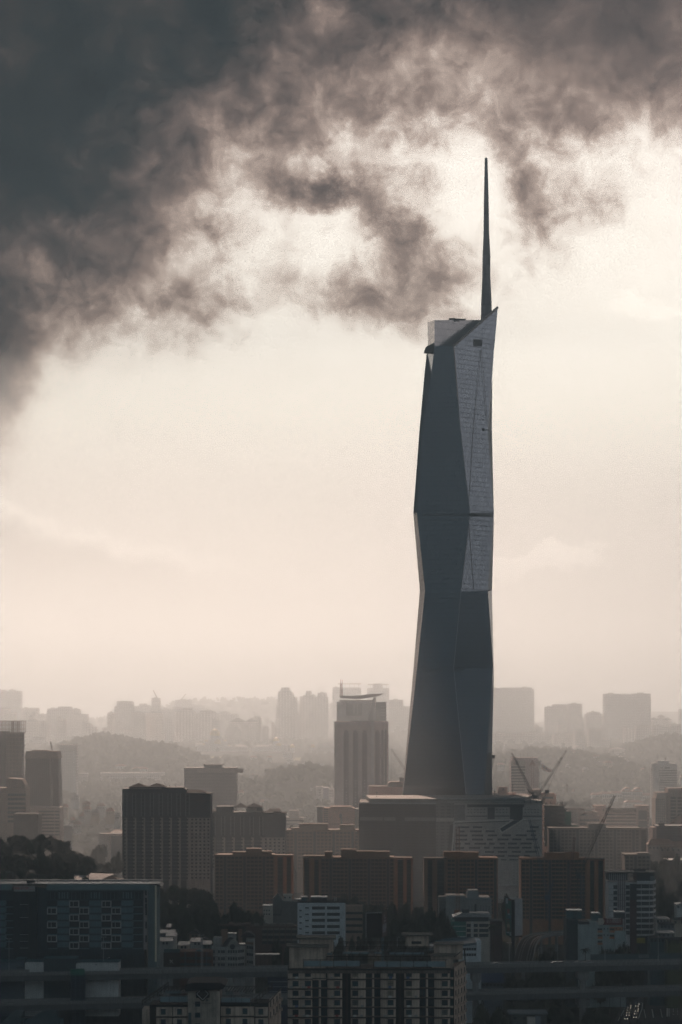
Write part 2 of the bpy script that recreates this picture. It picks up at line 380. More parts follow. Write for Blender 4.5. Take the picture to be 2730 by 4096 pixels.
# ---------------------------------------------------------------- the faceted supertall tower
def glass_skin(name, base, fl, mul, rough=0.10, metal=0.85, line=0.5, vary=0.12):
    m = bpy.data.materials.new(name); m.use_nodes = True; n = m.node_tree; V.nt = n; MATS[name] = m
    b = n.nodes['Principled BSDF']; b.inputs['Metallic'].default_value = metal
    t = n.nodes.new('ShaderNodeTexCoord'); s = n.nodes.new('ShaderNodeSeparateXYZ'); n.links.new(t.outputs['Object'], s.inputs[0])
    hor = V(s.outputs[0]) + V(s.outputs[1]) * 0.6; ver = V(s.outputs[2])
    lz = V.m('LESS_THAN', V.m('FRACT', ver / fl + 50.0), 0.16); lx = V.m('LESS_THAN', V.m('FRACT', hor / mul + 50.0), 0.16)
    ln = V.m('MAXIMUM', lz, lx * 0.2)
    cv = n.nodes.new('ShaderNodeCombineXYZ'); n.links.new(V.m('FLOOR', hor / mul).x, cv.inputs[0]); n.links.new(V.m('FLOOR', ver / fl).x, cv.inputs[1])
    w = n.nodes.new('ShaderNodeTexWhiteNoise'); n.links.new(cv.outputs[0], w.inputs['Vector'])
    w2 = n.nodes.new('ShaderNodeTexWhiteNoise'); w2.noise_dimensions = '1D'; n.links.new(V.m('FLOOR', ver / (fl * 3)).x, w2.inputs['W'])
    f = 1.0 - ln * line - V(w.outputs['Value']) * vary - V(w2.outputs['Value']) * 0.08
    sc = n.nodes.new('ShaderNodeVectorMath'); sc.operation = 'SCALE'; sc.inputs[0].default_value = base; n.links.new(f.x, sc.inputs['Scale'])
    n.links.new(sc.outputs[0], b.inputs['Base Color'])
    n.links.new((V(w.outputs['Value']) * 0.06 + rough).x, b.inputs['Roughness'])
    return m
def tower():
    Y0 = 1950.0; k = Y0 / F; xc = 1800.0; base = 20.0
    root = thing('skyscraper', 'soaring dark glass tower of folded diamond facets with a needle spire', 'skyscraper', (wx(xc, Y0), Y0, 0))
    def X(px): return (px - xc) * k
    def Z(py): return wz(py, Y0)
    def PJ(px, py, y): f = (Y0 + y) / Y0; return (wx(px, Y0) * f - wx(xc, Y0), y, H + (wz(py, Y0) - H) * f)
    g = glass_skin('tower glass', (.185, .215, .25), 4.25, 3.2)
    def ring(py, a, b, c, d, e, ya, yb, yc, yd, ye):  # outline points from left silhouette to right silhouette, with depths
        z = Z(py)
        back = 62.0
        def P(px, y): return PJ(px, py, y)
        return [P(a, ya), P(b, yb), P(c, yc), P(d, yd), P(e, ye), P(e - 12, back + 14), P(a + 25, back + 12)]
    # py, left silhouette, left inner, middle edge, right inner, right silhouette, depths
    rows = [(3330, 1597, 1598, 1880.5, 1927, 1969, 56, 12, 0, 5.8, 24),
            (3195, 1609, 1611, 1867, 1937, 1969, 56, 10.9, 0, 8.8, 24),
            (3010, 1625, 1631.5, 1849, 1950, 1969, 54, 9.3, 0, 12.7, 24),
            (2672, 1655, 1669, 1815.7, 1974, 1977, 52, 6.3, 0, 20, 34),
            (2366, 1680, 1701, 1845, 1952.5, 1969, 48, 6.1, 0, 13.5, 34),
            (2361, 1680, 1701, 1845, 1952.5, 1969, 48, 6.1, 0, 22.7, 34),
            (2057, 1654.5, 1669, 1880.5, 1976, 1977.5, 50, 9, 0, 20.3, 34),
            (2050, 1654.5, 1669, 1880.5, 1976, 1977.5, 12.5, 9, 0, 20.3, 34),
            (1720, 1679, 1689, 1843, 1952.5, 1968.6, 10.5, 6.6, 0, 23.2, 36),
            (1517, 1697, 1723.4, 1824, 1968.5, 1970, 13, 4.4, 0, 30.6, 36),
            (1403, 1708.5, 1737, 1817, 1976, 1977.5, 44, 3.4, 0, 34, 38),
            (1384, 1710, 1739, 1815, 1978, 1979, 42, 3.3, 0, 34.5, 38)]
    mb = MB(); vs = []; fs = []
    for r in rows: vs += ring(*r)
    for j in range(len(rows) - 1):
        a = j * 7; b = a + 7
        for i in range(7):
            i2 = (i + 1) % 7
            p, q, r_, s_ = a + i, a + i2, b + i2, b + i
            if i == 0 and j >= 9: fs += [(p, q, s_), (q, r_, s_)]
            elif i in (0, 3): fs += [(p, q, r_), (p, r_, s_)]
            else: fs.append((p, q, r_, s_))
    t = (len(rows) - 1) * 7
    fs.append(tuple(range(t, t + 7)))
    mb.add(vs, fs); k_ = 0
    for n_, f in enumerate(mb.f):                   # narrow left faces below the upper waist: colour stands in for reflected sky
        if set(v % 7 for v in f) <= {0, 1} and min(f) < 49: mb.mi[n_] = 1
    mb.build('glass_facade', [g, glass_skin('side painted reflection', (.30, .24, .22), 4.25, 3.0, rough=.42, metal=.35, line=.45, vary=.2)], root)
    # crown: the set-back box and the slanted blade
    gc = glass_skin('crown painted reflection', (.78, .70, .68), 6.0, 3.0, rough=0.2, metal=0.8, line=0.2, vary=0.12)  # pale base colour stands in for bright sky reflected by the crown
    zt = Z(1280); zb = Z(1386)
    MB().add([PJ(1739, 1388, 6), PJ(1977, 1388, 41), PJ(1970, 1388, 60), PJ(1712, 1388, 44), PJ(1739, 1280, 6), PJ(1926, 1280, 33.5), PJ(1928, 1281, 60), PJ(1711, 1290, 46)],
             [(0, 1, 5, 4), (1, 2, 6, 5), (2, 3, 7, 6), (3, 0, 4, 7), (4, 5, 6, 7)]).build('crown_box', gc, root)
    pts = [(1815, 1384, 0), (1978, 1393, 34), (1986.6, 1298, 36), (1992, 1229, 37)]
    fr = [PJ(a, b, d) for a, b, d in pts]; bk = [(x - 1.0, y + 9.0, z) for x, y, z in fr]
    bl = MB().add(fr + bk, [(0, 1, 2, 3), (7, 6, 5, 4), (0, 3, 7, 4), (3, 2, 6, 7), (2, 1, 5, 6), (1, 0, 4, 5)]).build('crown_blade', g, root)
    trim = mat('crown trim', (.45, .38, .36), 0.45, 0.3)
    MB().bar(PJ(1815, 1384, -.6), PJ(1992, 1229, 36.4), 1.6).bar((X(1816), -.5, Z(1386)), (X(1833), -.5, Z(1600)), .7).build('edge_trim', trim, root)
    tr = MB()
    for (pa, qa), (pb, qb) in (((1880.5, 2066), (1845, 2361)), ((1845, 2366), (1815.7, 2672)), ((1815.7, 2672), (1849, 3010)), ((1849, 3010), (1867, 3195)), ((1817, 1403), (1843, 1720)), ((1843, 1720), (1880.5, 2045))): tr.bar(PJ(pa, qa, -.15), PJ(pb, qb, -.15), .4)
    tr.build('edge_trim', mat('pale edge', (.34, .33, .34), .4, .4), root)  # thin pale bars along the folded edges
    # open plant room, louvre bands, stains of the hoists
    dk = mat('tower dark', (.02, .024, .03), 0.5)
    def onr(px, py, off=-.35):                      # a point on the right facet near the top
        t = (px - 1815) / 163.0; return PJ(px, py, 34 * t * .985 + off)
    q = [onr(1895, 1357), onr(1930, 1359), onr(1929, 1385), onr(1896, 1384)]
    MB().add(q + [(x, y + 1.2, z) for x, y, z in q], [(0, 1, 2, 3), (0, 4, 5, 1), (1, 5, 6, 2), (2, 6, 7, 3), (3, 7, 4, 0)]).build('plant_opening', dk, root)
    def louvres(py0, py1, pa, pb, ya, yb, n, name='louvre_band'):
        m2 = MB()
        for i in range(n):
            t0 = (i + .30) / n; t1 = (i + .70) / n
            xa, xb = pa + (pb - pa) * t0, pa + (pb - pa) * t1; y0, y1 = ya + (yb - ya) * t0 - .12, ya + (yb - ya) * t1 - .12
            q4 = [PJ(xa, py1, y0), PJ(xb, py1, y1), PJ(xb, py0, y1), PJ(xa, py0, y0)]
            m2.add(q4 + [(x, y + 2, z) for x, y, z in q4],
                   [(0, 1, 2, 3), (0, 4, 5, 1), (1, 5, 6, 2), (2, 6, 7, 3), (3, 7, 4, 0)])
        return m2.build(name, dk, root)
    louvres(1431, 1445, 1823, 1973, 1.5, 33.3, 34)
    louvres(2052, 2066, 1882, 1975, -.2, 20.0, 22)
    louvres(2053, 2063, 1690, 1878, 8.0, -.0, 26)
    louvres(2670, 2684, 1818, 1974, -.2, 21.4, 34)
    louvres(2672, 2682, 1685, 1814, 5.6, 0, 16)
    seam = mat('seam', (.16, .09, .08), 0.6)
    m3 = MB()
    for (pa, ya_, a, pb, yb_, b) in [(1926, 1400, 22.7, 1896, 1700, 11.6), (1927, 1400, 23, 1951, 1695, 22.9), (1896, 1700, 11.6, 1878, 1990, 1.0), (1877, 2100, .5, 1897, 2355, 10.9)]:
        m3.bar(PJ(pa, ya_, a - .6), PJ(pb, yb_, b - .6), .2)
    m3.build('rigging_rope', seam, root)
    # spire
    sp = glass_skin('spire cladding', (.30, .26, .26), 9.0, 1.6, rough=0.4, metal=0.35, line=0.25, vary=0.6)
    prof = [(1340, 1924, 1972), (1281, 1924, 1969), (1195, 1926, 1967), (1106, 1930, 1962.5), (1023, 1931, 1962.5), (933, 1935, 1957.7), (793, 1936.5, 1955.6), (632, 1940, 1951)]
    vs = []; fs = []
    for py, a, b in prof:
        w = X(b) - X(a); yy = 46 - w * .3; e = b - a
        vs += [PJ(a, py, yy + w * .5), PJ(a + e * .14, py, yy), PJ(a + e * .86, py, yy - w * .05), PJ(b, py, yy + w * .35), PJ(a + e * .8, py, yy + w), PJ(a + e * .15, py, yy + w)]
    for j in range(len(prof) - 1):
        for i in range(6): fs.append((j * 6 + i, j * 6 + (i + 1) % 6, (j + 1) * 6 + (i + 1) % 6, (j + 1) * 6 + i))
    fs.append(tuple(range((len(prof) - 1) * 6, len(prof) * 6)))
    spire = MB().add(vs, fs).build('spire', sp, root)
    MB().bar(PJ(1945, 634, 46), PJ(1945, 628, 46), .5).build('lightning_rod', dk, spire)
    # construction gear left on it: top hoist, roof crane, hanging gondola
    t1 = thing('maintenance_crane', 'small flat maintenance crane lying on the roof of the tall tower', 'crane', (wx(1836, Y0), Y0 + 18, Z(1280) + 1.6))
    MB().box(-7.5, -2.5, -.8, .8, 1.1, 3.1).bar((-3, 0, 2.2), (6.5, 0, 1.8), 1.1).bar((6.2, 0, 1.9), (7.6, 0, 2.6), .5).build('boom', dk, t1)
    MB().box(-4.2, -2.2, -.8, .8, 0, 1.2).bar((-2.5, 0, 1.2), (0.5, 0, .6), .4).build('base', dk, t1)
    t2 = thing('hoist_platform', 'dark hoist platform clinging to the left shoulder of the tall tower', 'hoist', (wx(1722, Y0), Y0 + 20, Z(1405)))
    MB().prism([(-3.6, 5.3), (3.4, 9.0), (3.4, 1.6), (-4.6, 2.6)], -10, 6).build('deck', dk, t2)
    m4 = MB()
    for i in range(9): m4.bar((-3.8 + i * .85, -10, 2.4), (-3.8 + i * .85, -10, -1.0 + (i % 3) * .5), .25)
    m4.bar((-4, -10, 0), (3.2, -10, .3), .3).build('railing', dk, t2)
    t3 = thing('gondola', 'dark cleaning gondola hanging on the light right facet of the tall tower', 'gondola', (wx(1936, Y0), Y0 + 19.5, Z(1713)))
    MB().box(-1.8, 1.8, -1.2, .6, 0, 2.4).build('cage', dk, t3); MB().bar((1.7, -.4, 1.0), (5.6, 2, 1.7), .45).build('arm', dk, t3)
tower()
# ---------------------------------------------------------------- shared materials
glass = mat('dark glass', (.03, .045, .055), 0.12, 0.0, var=0.0, spec=0.8)
glass2 = mat('blue glass', (.06, .10, .12), 0.15, 0.3, var=0.0, spec=0.8)
conc = mat('concrete', (.34, .33, .31), 0.85, streak=.25)
white = mat('white wall', (.66, .66, .64), 0.8, streak=.22)
cream = mat('cream wall', (.60, .50, .40), 0.85, streak=.35)
offw = mat('off white wall', (.55, .50, .44), 0.85)
brick = mat('orange brick', (.40, .19, .10), 0.85, streak=.15)
brickd = mat('dull brick', (.30, .17, .11), 0.85, streak=.15)
terra = mat('terracotta roof', (.42, .17, .10), 0.7)
pinkw = mat('salmon wall', (.66, .38, .29), 0.85)
slate = mat('slate roof', (.055, .058, .062), 0.9, spec=.05)
steel = mat('dark steel', (.045, .05, .055), 0.5, 0.4)
rail = mat('pale steel', (.45, .46, .47), 0.4, 0.5)
zinc = mat('zinc roof', (.40, .40, .40), 0.42, 0.6, var=.3, scale=.5)
tealw = mat('teal wall', (.06, .13, .15), 0.8)
greyw = mat('grey wall', (.20, .22, .23), 0.85, streak=.2)
darkw = mat('charcoal wall', (.055, .07, .08), 0.85)
sheet = mat('pale roof sheet', (.40, .39, .38), 0.75, var=.3, scale=.3, streak=.2)
gold = mat('gold dome', (.75, .55, .22), 0.3, 0.7)
asph = mat('asphalt', (.05, .05, .052), 0.8)
paint = mat('road paint', (.75, .74, .70), 0.45)
redp = mat('red paint', (.45, .06, .04), 0.6)
bluep = mat('blue paint', (.04, .12, .30), 0.6)
greenp = mat('green netting', (.03, .16, .12), 0.9)

def tower_block(name, label, cat, masses, Y, m, d=30, group=None, roofm=None, extra=None, base=None):
    """masses: (px0, px1, py top[, depth offset]) side by side, each a wall mass with its own parapet"""
    a = min(q[0] for q in masses); b = max(q[1] for q in masses)
    s = Site(name, label, cat, a, b, Y, group=group, base=base)
    mb = MB(); cap = MB()
    for i, q in enumerate(masses):
        y0 = q[3] if len(q) > 3 else (i % 3) * .7
        x0, x1, z = s.x(q[0]), s.x(q[1]), s.z(q[2])
        mb.box(x0 + .01 * i, x1 + .01 * i, y0, d + y0, 0, z)
        if x1 - x0 > 8:
            cap.box(x0 + 1, x1 - 1, y0 + 1, y0 + d - 1, z, z + 1.0)
            if i % 2 == 0: cap.box(x0 + (x1 - x0) * .3, x0 + (x1 - x0) * .62, y0 + d * .3, y0 + d * .6, z + 1.0, z + 3.4)
    s.part('wall', mb, m)
    if cap.v: s.part('roof', cap, roofm or conc)
    if extra: extra(s)
    return s

def fac(i): # a few kinds of window grid for the far skyline
    K = [((.72, .64, .56), (.16, .17, .18), 3.2, 3.3, .55, .5), ((.55, .53, .52), (.13, .15, .17), 3.8, 3.2, .6, .55), ((.76, .66, .58), (.20, .19, .19), 3.0, 3.2, .5, .45),
         ((.40, .41, .42), (.08, .10, .12), 2.8, 3.4, .6, .6), ((.68, .62, .57), (.12, .13, .14), 6.5, 3.2, .42, .62), ((.58, .54, .50), (.12, .13, .14), 4.4, 3.3, .7, .5)]
    k = K[i % 6]; return facade('far facade %d' % (i % 6), *k)

def hips(s, lst, m=slate, d=30):
    mb = MB()
    for a, b, p0, p1 in lst: mb.hip(s.x(a) - .6, s.x(b) + .6, -1, d * .8, s.z(p1), s.z(p0), .42)
    s.part('roof', mb, m)
def canopy(a, b, p):
    def f(s):
        mb = MB().box(s.x(a), s.x(b), -2, 26, s.z(p + 4), s.z(p))
        for t in (.12, .3, .5, .7, .88): mb.box(s.x(a + (b - a) * t) - .5, s.x(a + (b - a) * t) + .5, 2, 4, s.z(p + 18), s.z(p + 4))
        s.part('roof_canopy', mb, conc)
    return f
def jib(s, a, pa, b, pb, w=2.0, y=6):
    s.part('jib', MB().bar((s.x(a), y, s.z(pa)), (s.x(b), y, s.z(pb)), w), steel)
FAR = 'pale towers on the hazy skyline'
tower_block('apartment_tower', 'grey hazy slab with a jagged roof edge, cut by the left edge of the photo', 'apartment tower', [(-30, 20, 2761), (20, 36, 2766), (36, 57, 2760), (57, 84, 2765)], 5600, fac(3), group=FAR)
tower_block('apartment_tower', 'low pale block standing before the jagged grey slab at the left edge', 'apartment tower', [(-10, 37, 2835), (37, 60, 2850)], 5000, fac(2), group=FAR)
tower_block('apartment_tower', 'small twin pale block just right of the jagged grey slab', 'apartment tower', [(86, 120, 2834), (120, 152, 2833), (152, 186, 2858)], 5200, fac(2), group=FAR)
tower_block('apartment_tower', 'stepped pale block with a blank side, above the bare hill at left', 'apartment tower', [(188, 232, 2836), (232, 285, 2828), (287, 319, 2838), (296, 352, 2858, -4)], 5000, fac(5), group=FAR)
tower_block('apartment_tower', 'narrow pale block left of the crowned grey tower', 'apartment tower', [(430, 456, 2852), (410, 450, 2912, -4)], 4700, fac(2), group=FAR)
tower_block('apartment_tower', 'broad grey tower with a crowned top, left part of the skyline', 'apartment tower', [(458, 534, 2826), (467, 532, 2808, 2)], 4900, fac(1), group=FAR, extra=lambda s: s.part('rooftop_frame', MB().box(s.x(468), s.x(530), 4, 6, s.z(2806), s.z(2804)), conc))
tower_block('apartment_tower', 'long grey slab behind the white blocks, with a small tower rising from its end', 'apartment tower', [(535, 640, 2826), (557, 586, 2816, 3), (606, 640, 2793, 6)], 5300, fac(5), group=FAR, extra=lambda s: jib(s, 628, 2790, 613, 2761))
tower_block('apartment_tower', 'whitish block, left one of two below the small tower with a crane', 'apartment tower', [(526, 582, 2850), (480, 530, 2918, -5)], 4600, fac(2), group=FAR)
tower_block('apartment_tower', 'whitish block, right one of two below the small tower with a crane', 'apartment tower', [(582, 650, 2853), (640, 700, 2935, -5)], 4650, fac(2), group=FAR)
tower_block('apartment_tower', 'greenish grey block between the white blocks and the one with a slanting crane', 'apartment tower', [(632, 700, 2839), (690, 722, 2829)], 5100, fac(3), group=FAR)
tower_block('office_block', 'plain far block with a slanting crane on its roof', 'building', [(700, 770, 2801), (770, 823, 2824), (823, 860, 2845)], 5900, fac(1), group=FAR, extra=lambda s: jib(s, 724, 2800, 744, 2775))
tower_block('apartment_tower', 'domed pale tower behind the palace, left one of the pair', 'apartment tower', [(700, 781, 2848), (727, 767, 2834, 3)], 4700, fac(4), group=FAR, extra=lambda s: hips(s, [(725, 769, 2831, 2838)], conc))
tower_block('apartment_tower', 'pale tower with a soft arched top directly behind the gold dome', 'apartment tower', [(783, 880, 2856), (800, 862, 2844, 3)], 4720, fac(4), group=FAR, extra=lambda s: hips(s, [(800, 862, 2838, 2848)], conc))
tower_block('apartment_tower', 'hazy block right of the gold dome, behind the twin roofed flats', 'apartment tower', [(880, 925, 2850), (925, 955, 2858)], 5100, fac(1), group=FAR)
tower_block('apartment_tower', 'small white block with a stepped top right of the gold dome', 'apartment tower', [(905, 962, 2912), (912, 955, 2905, 2)], 4500, fac(0), group=FAR)
tower_block('apartment_tower', 'white flats with twin dark hipped roofs right of the palace dome', 'apartment tower', [(923, 984, 2888), (985, 1030, 2888), (1030, 1046, 2868), (1050, 1075, 2905), (1012, 1030, 2870, 6)], 4600, fac(0), group=FAR, extra=lambda s: hips(s, [(921, 984, 2872, 2886), (984, 1034, 2872, 2886)]))
tower_block('apartment_tower', 'tall slim stepped tower standing alone above the wooded ridge', 'apartment tower', [(1112, 1168, 2767), (1124, 1161, 2752, 2), (1168, 1176, 2770, 3), (1176, 1190, 2788), (1105, 1113, 2818, 6)], 4900, fac(4), group=FAR)
tower_block('apartment_tower', 'double tower with notched tops right of the slim stepped tower', 'apartment tower', [(1199, 1245, 2787), (1224, 1247, 2765, 3), (1247, 1263, 2782, 1), (1263, 1314, 2789), (1270, 1309, 2773, 3)], 4950, fac(4), group=FAR)
tower_block('apartment_tower', 'hazy tower with a flying flat roof, behind the red antenna', 'apartment tower', [(1331, 1360, 2751), (1360, 1446, 2752)], 5400, fac(1), group=FAR, extra=canopy(1353, 1446, 2733))
tower_block('apartment_tower', 'hazy tower with a flying flat roof, right of the red antenna', 'apartment tower', [(1470, 1558, 2754), (1492, 1530, 2736, 4)], 5400, fac(1), group=FAR, extra=canopy(1472, 1556, 2736))
tower_block('apartment_tower', 'pale hazy slab between the arcaded tower and the supertall', 'apartment tower', [(1558, 1614, 2801), (1614, 1650, 2827)], 5000, fac(5), group=FAR)
tower_block('apartment_tower', 'big wide hazy slab directly right of the supertall', 'apartment tower', [(1960, 2000, 2755), (2000, 2075, 2752), (2075, 2130, 2752), (2120, 2138, 2757, 3)], 5200, fac(3), group=FAR)
tower_block('apartment_tower', 'low pale row at the foot of the big hazy slab right of the supertall', 'apartment tower', [(1970, 2020, 2932), (2020, 2090, 2936, 3), (2090, 2190, 2930), (2190, 2215, 2940)], 4600, fac(0), group=FAR)
tower_block('apartment_tower', 'stepped mid grey slab, second from the supertall on its right side', 'apartment tower', [(2183, 2213, 2829), (2213, 2269, 2819), (2273, 2330, 2817), (2330, 2338, 2872)], 4900, fac(5), group=FAR)
tower_block('apartment_tower', 'shorter pale tower with a stepped crown between two broad slabs', 'apartment tower', [(2344, 2411, 2858), (2352, 2403, 2851, 2), (2362, 2390, 2849, 3)], 4900, fac(1), group=FAR)
tower_block('apartment_tower', 'largest dark hazy slab at right, with a faint sign on its roof edge', 'apartment tower', [(2418, 2480, 2777), (2480, 2532, 2779), (2532, 2605, 2776)], 4800, fac(3), group=FAR, extra=lambda s: [s.part('roof_sign', MB().box(s.x(2482 + i * 6), s.x(2486 + i * 6), -1, 0, s.z(2778), s.z(2773)), white) for i in range(4)])
tower_block('apartment_tower', 'cream flats with three hipped roofs right of the largest slab', 'apartment tower', [(2607, 2640, 2880), (2640, 2660, 2868), (2660, 2687, 2880)], 5000, fac(0), group=FAR, extra=lambda s: hips(s, [(2605, 2634, 2869, 2878), (2634, 2662, 2858, 2867), (2660, 2689, 2870, 2879)]))
tower_block('apartment_tower', 'grey row of four linked blocks before the largest slab at right', 'apartment tower', [(2545, 2606, 2906), (2578, 2605, 2903, 4), (2619, 2657, 2905, 1), (2657, 2684, 2911), (2684, 2727, 2899, 2)], 4400, fac(5), group=FAR)
tower_block('apartment_tower', 'thin sliver of a tower at the right edge of the skyline', 'apartment tower', [(2721, 2760, 2838)], 5600, fac(3), group=FAR)
tower_block('apartment_tower', 'mid height pale block below the stepped crown tower', 'apartment tower', [(2300, 2340, 2922), (2356, 2408, 2915)], 4300, fac(0), group=FAR)
tower_block('apartment_tower', 'white stepped block at the foot of the stepped mid grey slab', 'apartment tower', [(2215, 2260, 2938), (2260, 2300, 2932)], 4400, fac(2), group=FAR)
tower_block('apartment_tower', 'low wide pale row at the left foot of the bare hill', 'apartment tower', [(95, 150, 2885), (150, 200, 2902)], 4600, fac(0), group=FAR)

# ---------------------------------------------------------------- palace with gold domes
def palace():
    Y = 4200; s = Site('palace', 'white palace with gold onion domes on the hazy hill', 'palace', 780, 960, Y, base=80)
    w = MB()
    w.box(s.x(820), s.x(906), 0, 50, 0, s.z(2966)); w.box(s.x(832), s.x(884), 8, 45, s.z(2966), s.z(2955)); w.cyl(s.x(858), 24, s.z(2955), s.z(2943), 9.0, n=20)
    w.box(s.x(780), s.x(819.6), 6, 40, 0, s.z(2980)); w.box(s.x(906.4), s.x(925), 6, 40, 0, s.z(2984)); w.box(s.x(926), s.x(990), 2, 40, 0, s.z(2988))
    for i in range(8): w.box(s.x(929 + i * 8), s.x(931 + i * 8), -1.2, 1.8, 0, s.z(2988))
    s.part('wall', w, white)
    r = MB(); r.hip(s.x(924), s.x(992), 0, 42, s.z(2987), s.z(2978), .45).hip(s.x(780), s.x(812), 4, 42, s.z(2979), s.z(2971), .4); s.part('roof', r, conc)
    for px, py, rr, hh, y in [(858, 2943, 9.6, 12.5, 24), (872, 2975, 6.4, 8, 2), (822, 2966, 2.2, 3, 6), (829, 2966, 2.2, 3, 12), (901, 2966, 2.8, 3.5, 8), (916, 2984, 2.2, 3, 8), (816, 2980, 2.4, 3, 8)]:
        s.part('dome', MB().dome(s.x(px), y, s.z(py), rr, hh, onion=.12).cyl(s.x(px), y, s.z(py) + hh, s.z(py) + hh * 1.3, .4, .1), gold, smooth=True)
    dk = MB()
    for i in range(9): dk.box(s.x(842 + i * 4), s.x(844.4 + i * 4), 14.4, 15, s.z(2953), s.z(2946))
    dk.prism([(s.x(865), 0.5), (s.x(879), 0.5), (s.x(879), s.z(2995)), (s.x(872), s.z(2988)), (s.x(865), s.z(2995))], -.3, .2)
    s.part('openings', dk, greyw)
    s2 = Site('palace_wing', 'long low palace wing with two gold domes among trees', 'palace wing', 1010, 1150, Y, base=80)
    s2.part('wall', MB().box(s2.x(1010), s2.x(1080), 0, 30, 0, s2.z(2987)).box(s2.x(1080.5), s2.x(1150), -4, 34, 0, s2.z(2979)).cyl(s2.x(1105), 14, s2.z(2979), s2.z(2965), 6, n=14), white)
    s2.part('roof', MB().hip(s2.x(1008), s2.x(1082), -1, 31, s2.z(2986), s2.z(2980)), conc)
    for px, py, rr in ((1105, 2965, 5.6), (1116, 2983, 5.0)): s2.part('dome', MB().dome(s2.x(px), 14 if px == 1105 else -6, s2.z(py), rr, rr * 1.2, onion=.1), gold, smooth=True)
    for px, lab in ((1170, 'gold domed white pavilion, nearer to the palace wing'), (1253, 'gold domed white pavilion beside the big white hall')):
        p = Site('pavilion', lab, 'pavilion', px - 10, px + 10, 4150, base=78)
        p.part('wall', MB().box(-4.5, 4.5, 0, 9, 0, p.z(2991)), white); p.part('dome', MB().dome(0, 4.5, p.z(2991), 4.6, 6, onion=.12), gold, smooth=True)
    h = Site('hall', 'large white hall with a steep pale roof beside the arcaded tower', 'hall', 1262, 1345, 4000, base=74)
    h.part('wall', MB().box(h.x(1266), h.x(1345), 2, 30, 0, h.z(2990)), white)
    h.part('roof', MB().hip(h.x(1262), h.x(1350), 0, 32, h.z(2990), h.z(2974), .2), offw)
    c = MB()
    for i in range(9): c.box(h.x(1268 + i * 9), h.x(1271 + i * 9), -.6, .4, 0, h.z(2991.5))
    h.part('column', c, white); 
palace()
def mosque(px, py0, py1, r, Y, lab, m, base=None, minaret=None):
    s = Site('mosque', lab, 'mosque', px - r, px + r, Y, base=base)
    k = s.k
    s.part('wall', MB().box(-r * k * 1.25, r * k * 1.25, 0, r * k * 2.2, 0, s.z(py1)), white)
    s.part('dome', MB().dome(0, r * k * 1.1, s.z(py1), r * k, s.z(py0) - s.z(py1), n=32, k=9, onion=.05), m, smooth=True)
    return s
pale = mat('pale dome', (.62, .54, .47), .5); lilac = mat('lilac dome', (.25, .24, .42), .4, .2)
mosque(2314, 2983, 3005, 22, 4000, 'broad pale pointed dome above the trees at right', pale, base=70)
mosque(2442, 3024, 3036, 11, 3500, 'small pale dome, left one of two low in the trees at right', pale, base=58)
mosque(2485, 3023, 3036, 11, 3500, 'small pale dome, right one of two low in the trees at right', pale, base=58)
mq = mosque(1183, 3163, 3203, 50, 2800, 'lilac ribbed dome with a bright cap among trees', lilac, base=30)
rb = MB(); Rr = 50 * mq.k
for i in range(18):
    a = 6.28318 * i / 18
    for j in range(8):
        t0, t1 = j / 9 * math.pi / 2, (j + 1) / 9 * math.pi / 2
        f = lambda t: ((Rr + .15) * math.cos(t) * (1 + .05 * math.sin(2 * t)) * math.cos(a), Rr * 1.1 + (Rr + .15) * math.cos(t) * (1 + .05 * math.sin(2 * t)) * math.sin(a), mq.z(3203) + (mq.z(3163) - mq.z(3203)) * math.sin(t) + .1)
        rb.bar(f(t0), f(t1), .35)
mq.part('rib', rb, white)
mq.part('dome_cap', MB().dome(0, Rr * 1.1, mq.z(3172), Rr * .60, mq.z(3155) - mq.z(3172)), zinc, smooth=True)
mn = Site('minaret', 'slim white minaret with a dark pointed top right of the lilac dome', 'minaret', 1242, 1250, 2800, base=30)
mn.part('shaft', MB().cyl(0, 1.2, 0, mn.z(3150), 1.15).cyl(0, 1.2, mn.z(3156), mn.z(3153), 1.7), white); mn.part('spire', MB().cyl(0, 1.2, mn.z(3150), mn.z(3131), 1.2, .05), slate)
tower_block('hall', 'pale tiered hall roof behind the broad pale dome', 'hall', [(2392, 2440, 2965)], 4300, offw, extra=lambda s: hips(s, [(2388, 2442, 2948, 2958)], offw))
tower_block('hall', 'low white double roofed hall right of the broad pale dome', 'hall', [(2444, 2500, 2998)], 3900, offw, extra=lambda s: hips(s, [(2442, 2502, 2989, 2997)], offw))
# ---------------------------------------------------------------- middle distance
def stripes(s, name, m, px0, px1, rows, h, y=-.4, d=.5, parent=None):
    """horizontal bands: rows of py, h in photo rows"""
    me = MB().box(s.x(px0), s.x(px1), y, y + d, 0, h * s.k).mesh(name, m)
    for r in rows: link(name, me, parent or s.root, (0, 0, s.z(r + h)))
def posts(s, name, m, xs, w, py0, py1, y=-.4, d=.5):
    mb = MB()
    for p in xs: mb.box(s.x(p - w / 2), s.x(p + w / 2), y, y + d, s.z(py1), s.z(py0))
    return s.part(name, mb, m)
def fr(a, b, n): return [a + (b - a) * i / (n - 1) for i in range(n)]
brown = mat('brown frame', (.30, .21, .17), .85); brownw = mat('brown wall', (.40, .28, .22), .85, streak=.2)

